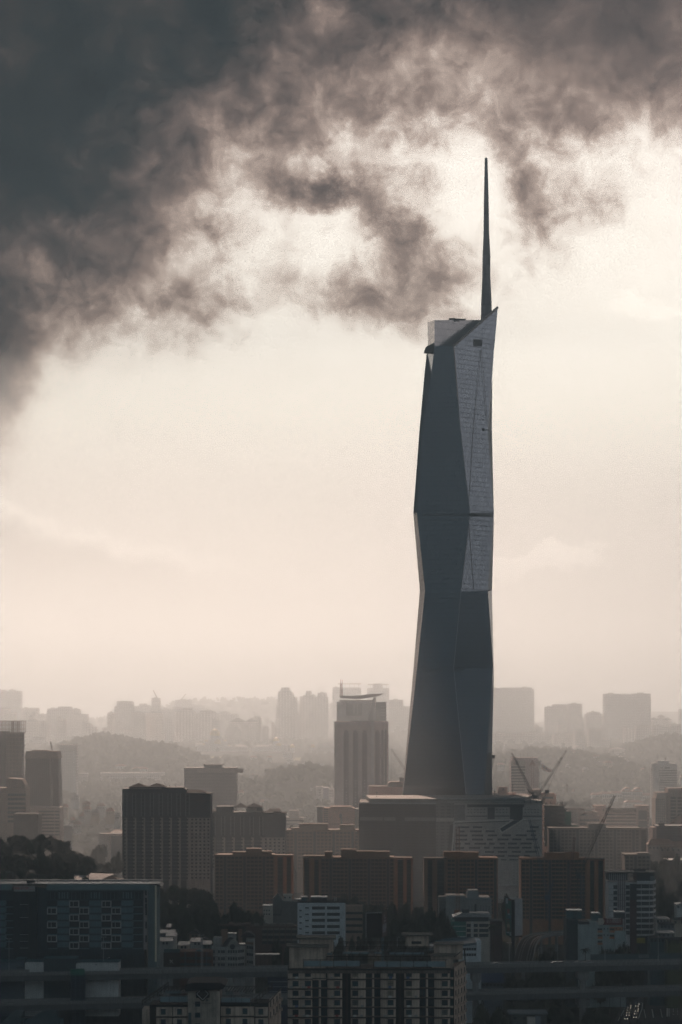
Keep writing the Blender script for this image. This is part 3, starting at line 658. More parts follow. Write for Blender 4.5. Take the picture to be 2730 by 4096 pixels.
def construction_tower():
    s = Site('unfinished_tower', 'brown unfinished tower with open top floors at the left edge', 'tower', -60, 87, 2250)
    s.part('core', MB().box(s.x(-55), s.x(24), 4, 26, 0, s.z(2925)).box(s.x(26), s.x(84), 6, 26, 0, s.z(2930)), mat('dark brown', (.07, .055, .05), .9))
    sl = MB(); z = s.z(2883); n = 0
    while z > 0: sl.box(s.x(-60), s.x(87), 0, 30, z - .45, z); z -= 4.1; n += 1
    s.part('floor_slab', sl, brown)
    posts(s, 'column', brown, fr(-56, 85, 26), 2.2, 2883, 3170, -.2, 1.0)
    posts(s, 'column', brown, fr(30, 85, 8), 2.4, 2883, 2935, 29, 1.0)
    mb = MB(); z = s.z(2884)
    while z > 20: mb.box(s.x(87), s.x(90), 2, 2.4, z, z + .4); z -= 4.1
    s.part('scaffold_tie', mb, brown)
    s.part('hoarding', MB().box(s.x(-20), s.x(24), -.6, -.2, s.z(3200), s.z(2925)), mat('dark brown', (.07, .055, .05), .9))
construction_tower()
def tapered():
    s = Site('office_tower', 'dark tapering tower with a flared brown cap behind the left edge blocks', 'office tower', 97, 242, 2150)
    f = lambda a, b, y0, y1: (s.x(a), s.x(b), y0, y1)
    m = mat('dark ribbed wall', (.12, .105, .105), .6)
    s.part('shaft', MB().frustum(f(95, 242, -2, 34), f(106, 230, 0, 30), 0, s.z(3033)), m)
    fins = MB()
    for i in range(17):
        t = i / 16; a = 95 + 147 * t; b = 106 + 124 * t
        fins.bar((s.x(a), -2.2, 0), (s.x(b), -.2, s.z(3033)), .9 if i < 13 else 1.3)
    s.part('fin', fins, mat('fin brown', (.24, .185, .17), .7))
    s.part('fin_painted_lit', MB().bar((s.x(215), -2.3, 0), (s.x(205), -.3, s.z(3033)), 1.6).bar((s.x(224), -2.3, 0), (s.x(214), -.3, s.z(3033)), 1.0), mat('fin pale', (.48, .40, .36), .6))  # lit copy of the fins: the light is put into their colour
    s.part('roof_cap', MB().frustum(f(101, 233, -1.5, 32), f(105, 229, 1, 28), s.z(3034), s.z(3005)).frustum(f(125, 190, 4, 24), f(127, 187, 5, 22), s.z(3005), s.z(3001)), brownw)
    s.part('antenna', MB().bar((s.x(205), 8, s.z(3003)), (s.x(197), 8, s.z(2966)), .45), steel); s.part('antenna', MB().bar((s.x(207), 8, s.z(3003)), (s.x(201), 8, s.z(2968)), .3), steel)
    s.part('buttress', MB().prism([(s.x(240), s.z(3230)), (s.x(243), s.z(3230)), (s.x(255), s.z(3310)), (s.x(255), 0), (s.x(250), 0), (s.x(250), s.z(3315))], 0, 3), brownw)
    p = Site('office_podium', 'banded podium block in front of the dark tapering tower', 'office building', 113, 242, 2080)
    p.part('wall', MB().box(p.x(155), p.x(240), 0, 30, 0, p.z(3230)).box(p.x(113), p.x(155), .5, 30, 0, p.z(3228)), mat('mid brown wall', (.42, .32, .27), .85))
    stripes(p, 'ribbon_window', glass, 156, 218, [3243 + 13.3 * i for i in range(8)], 6, -.15, .3)
    stripes(p, 'ribbon_window', glass, 220.5, 239, [3243 + 13.3 * i for i in range(8)], 6, -.15, .3)
    b = Site('apartment_block', 'brown block with a gabled crown and square windows at the left edge', 'apartment block', 0, 110, 2000)
    b.part('wall', MB().box(b.x(-30), b.x(21), .8, 30, 0, b.z(3152)).box(b.x(21.3), b.x(104), 0, 26, 0, b.z(3151)), brownw)
    b.part('gable', MB().prism([(b.x(26), b.z(3150)), (b.x(102), b.z(3150)), (b.x(99), b.z(3138)), (b.x(86), b.z(3117)), (b.x(30), b.z(3113)), (b.x(26), b.z(3125))], 2, 22), brownw)
    wm = MB().box(-1.1, 1.1, -.15, .1, 0, 2.1).mesh('window', glass)
    b.grid('window', wm, [(b.x(px) + dx, 0, b.z(py)) for py in fr(3184, 3290, 7) for px in (43, 58, 74, 93) for dx in (-.9 - .3, 1.2)])
    c = Site('apartment_block', 'plain dark box in front of the brown gabled block', 'apartment block', 55, 156, 1900)
    c.part('wall', MB().box(c.x(55), c.x(153), 0, 24, 0, c.z(3256)), mat('dark brown wall', (.10, .08, .075), .9)); c.part('roof', MB().hip(c.x(54), c.x(154), -.5, 24.5, c.z(3256), c.z(3252), .1), slate)
    w = Site('office_tower', 'white slab tower with rows of small windows above the trees at left', 'office tower', 236, 306, 3000, base=30)
    w.part('wall', MB().box(w.x(237), w.x(306), 0, 22, 0, w.z(3002)), facade('white grid', (.62, .58, .54), (.27, .27, .28), 2.6, 3.65, .62, .55))
    w.part('pier', MB().box(w.x(292), w.x(303), -.6, 1, 0, w.z(3002)), white)
    w.part('roof', MB().box(w.x(236), w.x(307), -1, 23, w.z(3005), w.z(3002)).box(w.x(237), w.x(306), 0, 22, w.z(3001), w.z(2978)), offw)
tapered()
def curved_office():
    s = Site('office_building', 'long low white curved office with a colonnade among trees', 'office building', 400, 650, 3200, base=42)
    pts = [(s.x(400 + 250 * t), 26 * (t - .35) ** 2 * 3) for t in fr(0, 1, 17)]
    s.part('wall', MB().plan(pts + [(x, y + 18) for x, y in reversed(pts)], 0, s.z(3096)), facade('colonnade', (.50, .47, .44), (.17, .18, .19), 2.4, 7.5, .5, .72))
    q = [(x, y - 1.6) for x, y in pts]
    s.part('roof', MB().plan(q + [(x, y + 21) for x, y in reversed(q)], s.z(3096), s.z(3091)), white)
    s.part('ledge', MB().plan(q + [(x, y + 4) for x, y in reversed(q)], s.z(3112), s.z(3110)), white)
    t = Site('office_building', 'short white wing between the slab tower and the trees', 'office building', 315, 346, 3150, base=42)
    t.part('wall', MB().box(t.x(315), t.x(350), 0, 14, 0, t.z(3096)), facade('colonnade', (.50, .47, .44), (.17, .18, .19), 2.4, 7.5, .5, .72)); t.part('roof', MB().box(t.x(314), t.x(351), -1, 15, t.z(3096), t.z(3092)), white)
curved_office()
def grey_slab():
    s = Site('office_tower', 'plain grey mauve slab with a flat penthouse behind the dark condominiums', 'office tower', 738, 947, 2250)
    s.part('wall', MB().box(s.x(738), s.x(946), 0, 30, 0, s.z(3071)), facade('fine mauve grid', (.26, .22, .21), (.15, .14, .145), 1.3, 3.3, .5, .5))
    mb = MB()
    for i in range(7): a = 790 + 26.5 * i; mb.box(s.x(a), s.x(a + 25), -.35, .2, s.z(3091), s.z(3074))
    s.part('panel', mb, mat('mauve panel', (.38, .31, .28), .8))
    s.part('penthouse', MB().box(s.x(816), s.x(886), 4, 26, s.z(3071), s.z(3060)), greyw); s.part('roof', MB().box(s.x(812), s.x(891), 2, 28, s.z(3060), s.z(3057.5)), greyw)
grey_slab()

upperw = mat('dark upper wall', (.09, .10, .105), .8, streak=.15); lowerw = mat('cream lower wall', (.58, .50, .43), .85, streak=.3)
def condo(name_lab, Y, masses, split, foot, wing, lantern, extras, base=None):
    a = min(m[0] for m in masses); b = max(m[1] for m in masses)
    s = Site('condominium', name_lab, 'condominium', a, b, Y, base=base)
    up = MB(); lo = MB()
    for i, (p0, p1, pt, y0) in enumerate(masses):
        up.box(s.x(p0), s.x(p1), y0, 26 + y0, s.z(split), s.z(pt)); lo.box(s.x(p0), s.x(p1), y0 + .02, 26 + y0, 0, s.z(split) - .01)
    s.part('upper_wall', up, upperw); s.part('lower_wall', lo, upperw)
    w0, w1 = wing
    # pale ribs up the dark storeys, pale bays below
    main = [p for p in fr(a + 12, w0 - 6, max(3, int((w0 - a) / 30)))]
    ribs = []
    for p in main: ribs += [p - 7, p + 7]
    posts(s, 'rib', mat('pale rib', (.42, .42, .40), .8), ribs, 1.7, masses[0][2] + 16, split - 6, -.35)
    lb = MB()
    for p in main: lb.box(s.x(p - 3), s.x(p + 9), -1.2, .4, 0, s.z(split + 2))
    lb.box(s.x(w0), s.x(w1) - .2, masses[-1][3] - .9, masses[-1][3] + .3, 0, s.z(split + 3))
    s.part('bay', lb, lowerw)
    st = 14.6 if Y < 1750 else 13.8
    n = int((foot - split) / st)
    wm = MB().box(-.75, .75, -.12, .12, 0, 1.35).mesh('window', glass)
    pts = []
    for r in range(n):
        z = s.z(split + 13 + r * st)
        for p in main: pts.append((s.x(p) - .2, -1.2, z))
        for q in fr(w0 + 12, w1 - 8, 5 if w1 - w0 > 70 else 6): pts.append((s.x(q), masses[-1][3] - .9, z))
    for r in range(int((split - masses[0][2]) / st) - 1):
        for p in main: pts.append((s.x(p), 0, s.z(split - 6 - r * st)))
    s.grid('window', wm, pts)
    wb = s.x(main[1] - 4.5) - s.x(main[0] + 10.5)   # recessed balconies between the bays
    s.grid('balcony', MB().box(-wb / 2, wb / 2, -.5, 0, 0, .8).mesh('balcony', mat('balcony grey', (.20, .20, .195), .85)), [((s.x(p + 10.5) + s.x(q - 4.5)) / 2, 0, s.z(split + 14 + r * st) - .9) for r in range(n) for p, q in zip(main, main[1:])])
    ln = MB()
    for q in [split] + [split + 75 * (i + 1) for i in range(3) if split + 75 * (i + 1) < foot]:
        ln.box(s.x(a) - .3, s.x(w0), -1.5, -1.2, s.z(q + 1.5), s.z(q)); ln.box(s.x(w0), s.x(w1) + .3, masses[-1][3] - 1.2, masses[-1][3] - .9, s.z(q + 1.5), s.z(q))
    s.part('string_course', ln, darkw)
    l0, l1, lt, hipsl = lantern
    s.part('lantern', MB().box(s.x(l0), s.x(l1), 3, 20, s.z(masses[0][2] + 12), s.z(lt)), mat('lantern wall', (.40, .36, .31), .85))
    mb = MB()
    for (h0, h1, hp0, hp1, k) in hipsl: mb.hip(s.x(h0), s.x(h1), 1, 22, s.z(hp1), s.z(hp0), k, .35)
    s.part('roof', mb, slate)
    for e in extras: s.box('roof_house', *e[:4], upperw, y0=2, d=18)
    an = MB()
    for p in (extras[0][0] + 8, extras[0][0] + 30, extras[0][0] + 55): an.bar((s.x(p), 8, s.z(extras[0][2])), (s.x(p), 8, s.z(extras[0][2] - 9)), .25)
    s.part('antenna', an, steel)
    return s
c1 = condo('tall condominium with twin hipped roofs, dark storeys above cream ones', 1700, [(490, 745, 3157, 0), (745.3, 842, 3174, 3)], 3269, 3530, (757, 842), (517, 648, 3150,
      [(513, 587, 3134, 3149, .48), (587, 661, 3134, 3149, .48), (735, 822, 3160, 3168, .25), (800, 843, 3172, 3176, .1)]), [(646, 735, 3150, 3165), (490, 530, 3155, 3160)])
c2 = condo('lower dark condominium with twin hipped roofs, right of the tallest one', 1820, [(843, 1045, 3250, 0), (1045.3, 1143, 3253, 3)], 3348, 3480, (1052, 1143), (985, 1045, 3231,
      [(938, 985, 3215, 3229, .48), (982, 1048, 3214, 3229, .48), (1010, 1062, 3243, 3250, .3), (1062, 1124, 3237, 3246, .3), (843, 868, 3240, 3246, .3), (1090, 1145, 3249, 3253, .05)]), [(866, 931, 3226, 3250), (1028, 1048, 3229, 3245)])

def flats(label, Y, body, strips, tops, py_top, st=15.3, cols=None, m=brick, slotm=None, base=None, group=None, foot=3660, stripm=None):
    """slab flats: body px range with window columns, end strips with dark balcony slots"""
    a = min([body[0]] + [q[0] for q in strips]); b = max([body[1]] + [q[1] for q in strips])
    s = Site('apartment_block', label, 'apartment block', a, b, Y, base=base, group=group)
    s.part('wall', MB().box(s.x(body[0]), s.x(body[1]), 0, 18, 0, s.z(py_top)), m)
    s.part('parapet', MB().box(s.x(body[0]) - .3, s.x(body[1]) + .3, -.5, 18.4, s.z(py_top), s.z(py_top - 3)), m)
    for (q0, q1, slots) in strips:
        s.part('end_wall', MB().box(s.x(q0) + .05, s.x(q1) - .05, 2.0, 15, 0, s.z(py_top)), stripm or m)
        sl = MB(); pr = MB()
        pr.box(s.x(q0) + .05, s.x(q1) - .05, -1.0, 2, s.z(py_top), s.z(py_top - 2))
        for i, (u, v) in enumerate(slots):
            r = 0; sl.box(s.x(u), s.x(v), 1.7, 1.98, 0, s.z(py_top + 8))
            wb = s.x(v) - s.x(u); me_ = MB().box(-wb / 2, wb / 2, .2, 1.9, 0, 3 * s.k).mesh('balcony', darkw)
            while py_top + 14 + r * st < foot: link('balcony', me_, s.root, ((s.x(u) + s.x(v)) / 2, 0, s.z(py_top + 15 + r * st))); r += 1
        edges = [q0] + [e for sv in slots for e in sv] + [q1]
        fm = MB()
        for u, v in zip(edges[::2], edges[1::2]): fm.box(s.x(u) + .06, s.x(v) - .06, -1, 2.0, 0, s.z(py_top))
        s.part('frame', fm, stripm or m); s.part('slot', sl, glass); s.part('head_beam', pr, darkw)
    s.part('roof_house', sum_boxes(s, tops), m)
    cols = cols or int((body[1] - body[0]) / 15)
    xs = fr(body[0] + 10, body[1] - 10, cols); pts = []; slot = MB(); r = 0
    dark = set(i for i in range(cols) if i % 5 in (2,))
    while py_top + 16 + r * st < foot:
        for i, p in enumerate(xs):
            if i not in dark: pts.append((s.x(p), 0, s.z(py_top + 13 + r * st)))
        r += 1
    for i in dark: slot.box(s.x(xs[i] - 5), s.x(xs[i] + 5), -.12, .1, 0, s.z(py_top + 4))
    s.part('painted_recess', slot, slotm or darkw)  # dark strips on the wall face stand in for shaded recesses
    wm = MB().box(-1.1, 1.1, -.15, .1, 0, 1.4).box(-1.15, 1.15, -.5, .1, -.32, -.12).mesh('window', glass)
    s.grid('window', wm, pts)
    sh = MB()
    for i, p in enumerate(xs):
        if i % 5 == 1: sh.box(s.x(p - 6.5), s.x(p - 5), -.7, 0, 0, s.z(py_top + 2))
    if sh.v: s.part('pier', sh, m)
    return s
def sum_boxes(s, tops):
    mb = MB()
    for i, (a, b, p) in enumerate(tops): mb.box(s.x(a), s.x(b), 2 + i * .3, 12, 0, s.z(p))
    return mb
G1 = 'orange brick slab flats in front of the mall'
flats('dim brown slab flats between the lower condominium and the dark mall', 1900, (1143, 1437), [], [(1165, 1200, 3312), (1197, 1312, 3295), (1360, 1420, 3300)], 3322, 14, m=brickd, foot=3480, group=G1)
flats('orange brick slab flats left of the white block with dark bands, with a stepped roof', 1600, (860, 1098), [(1098, 1173, [(1111, 1133), (1148, 1165)])], [(985, 1046, 3395), (1046, 1086, 3406), (930, 986, 3409)], 3422, 15.3, m=brickd, foot=3640, group=G1, stripm=brick)
flats('longest orange brick slab flats, directly below the dark mall', 1560, (1283, 1578), [(1213, 1283, [(1218, 1238), (1258, 1276)]), (1578, 1652, [(1592, 1614), (1628, 1645)])],
      [(1215, 1300, 3424), (1300, 1330, 3408), (1365, 1425, 3398), (1425, 1498, 3406), (1498, 1560, 3407)], 3432, 15.3, m=brickd, foot=3640, group=G1, stripm=brick)
flats('brighter orange slab flats behind the orange crane mast', 1500, (1788, 1992), [(1697, 1786, [(1712, 1730), (1750, 1778)])], [(1777, 1852, 3408), (1852, 1916, 3410)], 3434, 16, m=brick, foot=3660, group=G1, stripm=brickd)
flats('orange slab flats left of the tower with rounded white bands', 1470, (2085, 2345), [(2345, 2420, [(2361, 2378), (2394, 2413)])], [(2183, 2262, 3412), (2262, 2320, 3411)], 3436, 16, m=brick, foot=3680, group=G1)
flats('wide dull grey flats below the long office with dark panels', 1850, (2197, 2560), [(2560, 2592, [(2566, 2588)])], [(2355, 2427, 3294)], 3314, 13.4, m=mat('grey brown wall', (.26, .225, .20), .85, streak=.2), foot=3500, group='dull slab flats at right')
flats('dim dull flats below the wide grey flats, beside the banded tower', 1620, (2500, 2603), [], [(2553, 2600, 3412)], 3420, 15, m=mat('grey brown wall', (.26, .225, .20), .85), foot=3520, group='dull slab flats at right')

# ---------------------------------------------------------------- the mall at the tower's foot
def mall():
    dk = mat('mall dark panel', (.050, .058, .062), .6, var=.2, scale=.5); lt = mat('mall pale panel', (.56, .53, .49), .75, streak=.15); md = mat('mall mid panel', (.24, .235, .225), .75)
    s = Site('shopping_mall', 'long dark and pale panelled mall block at the foot of the supertall', 'shopping mall', 1437, 2180, 1800, base=0)
    X, Z = s.x, s.z
    # plan corner at 1745: the left part turned away, the right part facing
    L = [(X(1437), 8), (X(1745), 0), (X(2180), 6), (X(2195), 90), (X(1445), 90)]
    s.part('wall', MB().plan([(X(1437), 8), (X(1745), 0), (X(1745), 90), (X(1445), 90)], 0, Z(3214)), facade('mall dark dashes', (.050, .058, .064), (.02, .024, .03), 6.5, 2.3, .72, .28))
    s.part('wall', MB().plan([(X(1745) + .02, 0), (X(1818), .6), (X(1818), 90), (X(1745) + .02, 90)], 0, Z(3214)), facade('mall mid dashes', (.22, .215, .20), (.06, .065, .07), 5.0, 2.6, .62, .3))
    s.part('wall', MB().plan([(X(1818) + .02, .6), (X(2172), 5.4), (X(2190), 90), (X(1818) + .02, 90)], Z(3590), Z(3214)), lt, 'pale perforated facade of the mall')
    s.part('roof', MB().plan([(X(1480), 10), (X(1745), 2.5), (X(2100), 6), (X(2165), 88), (X(1470), 88)], Z(3214), Z(3196)), md)
    s.part('roof_band', MB().plan([(X(1790), -.8), (X(2172), 4.2), (X(2172), 20), (X(1790), 15)], Z(3213), Z(3203)), mat('band grey', (.34, .34, .32), .7))
    s.part('coping', MB().bar((X(1438), 7.6, Z(3214)), (X(1745), -.3, Z(3214)), .8).bar((X(1745), 1.5, Z(3196)), (X(2105), 6, Z(3196)), .9), rail)
    def face(px): return .6 + (px - 1818) / (2172 - 1818) * 4.8
    def fx(px0, px1, p0, p1, m, off=.3, name='panel', dd=.4):
        y0, y1 = face(px0) - off, face(px1) - off
        return s.part(name, MB().plan([(X(px0), y0), (X(px1), y1), (X(px1), y1 + dd), (X(px0), y0 + dd)], Z(p1), Z(p0)), m)
    fx(1870, 2100, 3218, 3229, dk, .25, 'window_band')
    fx(1952, 1981, 3230, 3277, dk, .25); fx(2042, 2093, 3226, 3281, dk, .3)
    fx(1818.5, 1862, 3219, 3281, md, .2)
    for p0, p1, q in ((1866, 1950, 3263), (1982, 2040, 3263), (2095, 2170, 3264)): fx(p0, p1, q, q + 4, dk, .25, 'window_band')
    fx(2098, 2170, 3203, 3211, mat('roof glow paint', (.42, .37, .33), .9), .95, 'glow_panel')  # pale panel; its colour stands in for light through the openings
    pm = MB()
    for p in (2099, 2123, 2147, 2168): pm.box(X(p), X(p + 4), face(p) - 1.3, face(p) - .9, Z(3212), Z(3202))
    s.part('pier', pm, darkw)
    # left part: pale ledges
    def lf(px): return 8 - (px - 1437) / 308 * 8
    for a, b in ((1440, 1532), (1537, 1583), (1620, 1744)):
        s.part('ledge', MB().plan([(X(a), lf(a) - .6), (X(b), lf(b) - .6), (X(b), lf(b) + .1), (X(a), lf(a) + .1)], Z(3284), Z(3270)), md)
    s.part('ledge', MB().plan([(X(1746), -.6), (X(1817), 0), (X(1817), .55), (X(1746), .1)], Z(3286), Z(3272)), lt)
    # big slanted frame of the pale part
    fm = MB()
    def bar(a, b, w=.9): fm.bar((X(a[0]), face(a[0]) - .5, Z(a[1])), (X(b[0]), face(b[0]) - .5, Z(b[1])), w)
    bar((1818, 3288), (2055, 3280)); bar((1818, 3288), (1807, 3440)); bar((2055, 3280), (1997, 3315)); bar((1997, 3315), (2010, 3332)); bar((2010, 3332), (2095, 3280)); bar((2095, 3280), (2170, 3276))
    s.part('slanted_frame', fm, mat('frame pale', (.75, .71, .66), .7))
    g = MB()
    for a, b, c in (((1998, 3314), (2054, 3283), 1), ):
        g.add([(X(2000), face(2000) - .2, Z(3314)), (X(2056), face(2056) - .2, Z(3283)), (X(2090), face(2090) - .2, Z(3281)), (X(2011), face(2011) - .2, Z(3329))], [(0, 3, 2, 1)])
    s.part('slanted_glass', g, glass)
    sh = MB().add([(X(1819), face(1819) - .12, Z(3294)), (X(1819), face(1819) - .12, Z(3289.5)), (X(2040), face(2040) - .12, Z(3283)), (X(2040), face(2040) - .12, Z(3287))], [(0, 3, 2, 1)]).add(
        [(X(1790), -.2, Z(3440)), (X(1812), .2, Z(3440)), (X(1817), .3, Z(3295)), (X(1800), 0, Z(3300))], [(0, 1, 2, 3)])
    s.part('painted_recess', sh, dk)  # flat dark strips painted as shade along the slanted frame
    # dashed windows: rows of dark slots with a lighter dash inside
    r_ = random.Random(11); wm = {}
    pts = {}
    row = 0; py = 3305
    while py < 3440:
        px = 1822 + r_.choice((0, 8, 16))
        while px < 2155:
            w = r_.choice((22, 36, 44, 48)); 
            if px + w < 2166 and not (1985 < px + w and px < 2100 and py < 3332): pts.setdefault(w, []).append((X(px + w / 2), face(px + w / 2), Z(py + 8)))
            px += w + r_.choice((12, 16, 20))
        py += 16.5
    for w, P_ in pts.items():
        h = w * s.k / 2
        me = MB().box(-h, h, -.3, .1, 0, 1.5).box(-h * .8, -h * .2, -.38, -.3, .5, .8, 1).box(h * .1, h * .7, -.38, -.3, .9, 1.2, 1).mesh('window', [glass, md])
        s.grid('window', me, P_, cap=24)
    for q in (3240, 3252):
        P_ = [(X(p), face(p), Z(q)) for p in list(range(1874, 1948, 13)) + list(range(1990, 2036, 13)) + list(range(2104, 2165, 13))]
        s.grid('window', MB().box(-.55, .55, -.15, .1, 0, .5).mesh('window', glass), P_, cap=6)
    # tall white lower part seen between the flats
    s.part('wall', MB().box(X(1990), X(2180), -6, 0, 0, Z(3442)), lt)
    s.part('lattice_panel', MB().box(X(2048), X(2084), -6.3, -6.0, Z(3532), Z(3443)), facade('lattice', (.6, .57, .53), (.12, .12, .12), 1.2, 1.2, .5, .5))
    s.part('ledge', MB().box(X(1985), X(2182), -7.5, -6.05, Z(3540), Z(3535)).box(X(1985), X(2182), -7.5, -6.05, Z(3592), Z(3586)), white)
    st = Site('banner_sign', 'pile of black letters on the mall roof left of the crane pair', 'sign', 2115, 2150, 1790, base=Site_z(1790, 3196))
    text('letters', 'OMDL', 3.2, darkw, st.root, (0, 0, 3), .2)
    lg = MB()
    for x in (-3, -1, 1, 3): lg.bar((x, .5, 0), (x + .6, .5, 3), .25)
    st.part('stand', lg, steel)
def Site_z(Y, py): return wz(py, Y)
mall()
# ---------------------------------------------------------------- the arcaded tower and its neighbours
def arcaded():
    wl = mat('rosy stone', (.86, .66, .60), .85, streak=.1); wd = mat('rosy grille', (.30, .225, .22), .8); wp = mat('pale stone', (.92, .82, .75), .8)
    s = Site('office_tower', 'rosy tower with tall pointed arch strips left of the supertall', 'office tower', 1338, 1556, 2300)
    X, Z = s.x, s.z
    plan = [(X(1338), 2), (X(1343), 0), (X(1484), 0), (X(1490), .8), (X(1552), 13), (X(1556), 16), (X(1556), 46), (X(1338), 44)]
    s.part('wall', MB().plan(plan, 0, Z(2886)), wl)
    s.part('corner_pier', MB().plan([(X(1485), -.9), (X(1496), -.2), (X(1497), 1.5), (X(1486), .8)], 0, Z(2886)), wp)
    def strip(a, b, top, m, y0, y1, nm, off=.25, bot=3240):
        c = (a + b) / 2; w = b - a
        pts = [(a, bot), (b, bot), (b, top + w * .8), (b - w * .1, top + w * .45), (c + w * .12, top + w * .12), (c, top), (c - w * .12, top + w * .12), (a + w * .1, top + w * .45), (a, top + w * .8)]
        yy = lambda p: y0 + (y1 - y0) * (p - a) / max(1e-6, (b - a)) - off
        vs = [(X(p), yy(p), Z(q)) for p, q in pts]; n = len(vs)
        s.part(nm, MB().add(vs + [(x, y + off + .1, z) for x, y, z in vs], [tuple(range(n))] + [(i, i + n, (i + 1) % n + n, (i + 1) % n) for i in range(n)]), m)
    for a, b in ((1376, 1396), (1413, 1433), (1450, 1469)): strip(a, b, 2918, wd, 0, 0, 'arch_strip')
    side = lambda p: .8 + (p - 1490) / 62 * 12.2
    for a, b in ((1502, 1520), (1527, 1536), (1541, 1549)): strip(a, b, 2918, wd, side(a), side(b), 'arch_strip')
    ed = MB()
    for p in (1345, 1370, 1402, 1407, 1439, 1443, 1475): ed.box(X(p), X(p + 2.2), -.45, .1, 0, Z(2888))
    for p in (1523, 1538.5, 1551): ed.box(X(p), X(p + 1.6), side(p) - .7, side(p) + .3, 0, Z(2888))
    s.part('rib', ed, wp)
    wm = MB().box(-.9, .9, -.4, -.2, 0, .9).mesh('vent', wp)
    s.grid('vent', wm, [(X(p), 0, Z(q)) for p in (1386, 1423, 1459) for q in (3125, 3137, 3149, 3170, 3182, 3194, 3206, 3218)])
    s.part('roof', MB().box(X(1404), X(1498), 3, 20, Z(2886), Z(2883)), wd)
    t = Site('office_tower', 'grey white tower with a sweeping roof wing rising behind the arcaded tower', 'office tower', 1348, 1548, 2700)
    X, Z = t.x, t.z
    t.part('wall', MB().box(X(1360), X(1505), 0, 30, 0, Z(2800)).box(X(1348), X(1359.5), 4, 26, 0, Z(2807)), mat('tower white', (.62, .57, .56), .7))
    t.part('glass_front', MB().box(X(1386), X(1450), -.6, -.1, Z(2862), Z(2814)), glass2)
    ml = MB()
    for p in (1414, 1418, 1430): ml.box(X(p), X(p + 2), -1.0, -.6, Z(2858), Z(2816))
    for q in (2812, 2863, 2872): ml.box(X(1386), X(1455), -1.1, -.61, Z(q + 2), Z(q))
    t.part('mullion', ml, rail)
    t.grid('balcony', MB().box(X(1455), X(1470), -1.3, -.05, 0, 1.5).mesh('balcony', white), [(0, 0, Z(2818 + i * 10)) for i in range(7)])
    t.part('glass_wing', MB().box(X(1505.3), X(1546), 3, 26, 0, Z(2808)), glass2)
    bl = MB()
    for i in range(5): bl.box(X(1524), X(1547), 1.8, 2.95, Z(2827 + i * 12), Z(2824 + i * 12))
    bl.box(X(1540), X(1549), 1, 27, Z(2810), Z(2807)).box(X(1540), X(1549), 1, 27, Z(2862), Z(2859))
    t.part('ledge', bl, greyw)
    t.part('raking_wall', MB().prism([(X(1472), Z(2886)), (X(1490), Z(2886)), (X(1505), Z(2790)), (X(1495), Z(2788))], -1.5, 12), mat('rake grey', (.22, .22, .24), .7))
    pr = [(X(1357), Z(2783)), (X(1400), Z(2783.5)), (X(1450), Z(2780)), (X(1490), Z(2775.5)), (X(1535), Z(2774.5)), (X(1515), Z(2784)), (X(1480), Z(2790)), (X(1440), Z(2796)), (X(1362), Z(2792))]
    t.part('roof_wing', MB().prism(pr, -5, 32), mat('wing roof', (.24, .21, .21), .6))
    a = Site('antenna_mast', 'thin red lattice antenna on the left end of the sweeping roof', 'antenna mast', 1360, 1376, 2705, base=wz(2783, 2705))
    a.part('mast', MB().lattice((-.6, 4, 0), (-.6, 4, a.z(2735)), 3.2, .35, n=7, w2=2.0), redp); a.part('rod', MB().bar((-1.4, 4, a.z(2736)), (-1.4, 4, a.z(2718)), .4), redp); a.part('rod', MB().bar((.7, 4, a.z(2736)), (.7, 4, a.z(2719)), .35), redp)
    o = Site('office_building', 'salmon arcaded office with a barrel roof against the supertall', 'office building', 1477, 1640, 2120)
    X, Z = o.x, o.z
    o.part('wall', MB().box(X(1477), X(1640), 0, 24, 0, Z(3148)), pinkw); o.part('coping', MB().box(X(1476), X(1640), -.5, 24.5, Z(3148), Z(3145)), mat('brown coping', (.24, .12, .09), .8))
    pts = [(X(1550), 0), ] 
    o.part('barrel_roof', MB().prism([(X(1551), Z(3145)), (X(1640), Z(3145)), (X(1640), Z(3130)), (X(1610), Z(3126)), (X(1562), Z(3127)), (X(1553), Z(3133))], 3, 20), mat('rib roof', (.30, .17, .13), .7))
    rb = MB()
    for p in (1556, 1567, 1578, 1589, 1600, 1611): rb.bar((X(p), 2.8, Z(3145)), (X(p + 1), 2.8, Z(3131)), .35)
    o.part('roof_rib', rb, mat('brown coping', (.24, .12, .09), .8))
    wn = MB().box(-1.55, 1.55, -.2, .1, 0, 3.0).mesh('window', darkw); o.grid('window', wn, [(X(p), 0, Z(3202)) for p in (1484, 1497, 1562, 1584, 1605, 1620)])
    wn = MB().box(-.6, .6, -.2, .1, 0, 1.8).mesh('window', darkw); o.grid('window', wn, [(X(p), 0, Z(3190)) for p in (1516, 1523, 1530, 1537, 1544)])
    sm = MB()
    for p in fr(1482, 1610, 18): sm.box(X(p - 2), X(p + 2), -.15, .1, Z(3181), Z(3179.5))
    o.part('slit_window', sm, darkw)
    o.box('roof_house', 1600, 1616, 3111, 3130, mat('dark brown', (.07, .055, .05), .9), y0=6, d=6)
    b = Site('office_building', 'salmon blank block with a dark stair tower below the arcaded tower', 'office building', 1268, 1437, 2060)
    X, Z = b.x, b.z
    b.part('wall', MB().box(X(1292), X(1420), 0, 20, 0, Z(3232)).box(X(1322), X(1408), 1, 18, Z(3232), Z(3226)), pinkw)
    b.part('wing', MB().box(X(1420.5), X(1437), 3, 20, 0, Z(3236)), offw)
    b.part('stair_tower', MB().box(X(1269), X(1291), -1, 10, 0, Z(3230)).box(X(1267), X(1297), -2, 11, Z(3230), Z(3227.5)), mat('stair grey', (.13, .11, .11), .8))
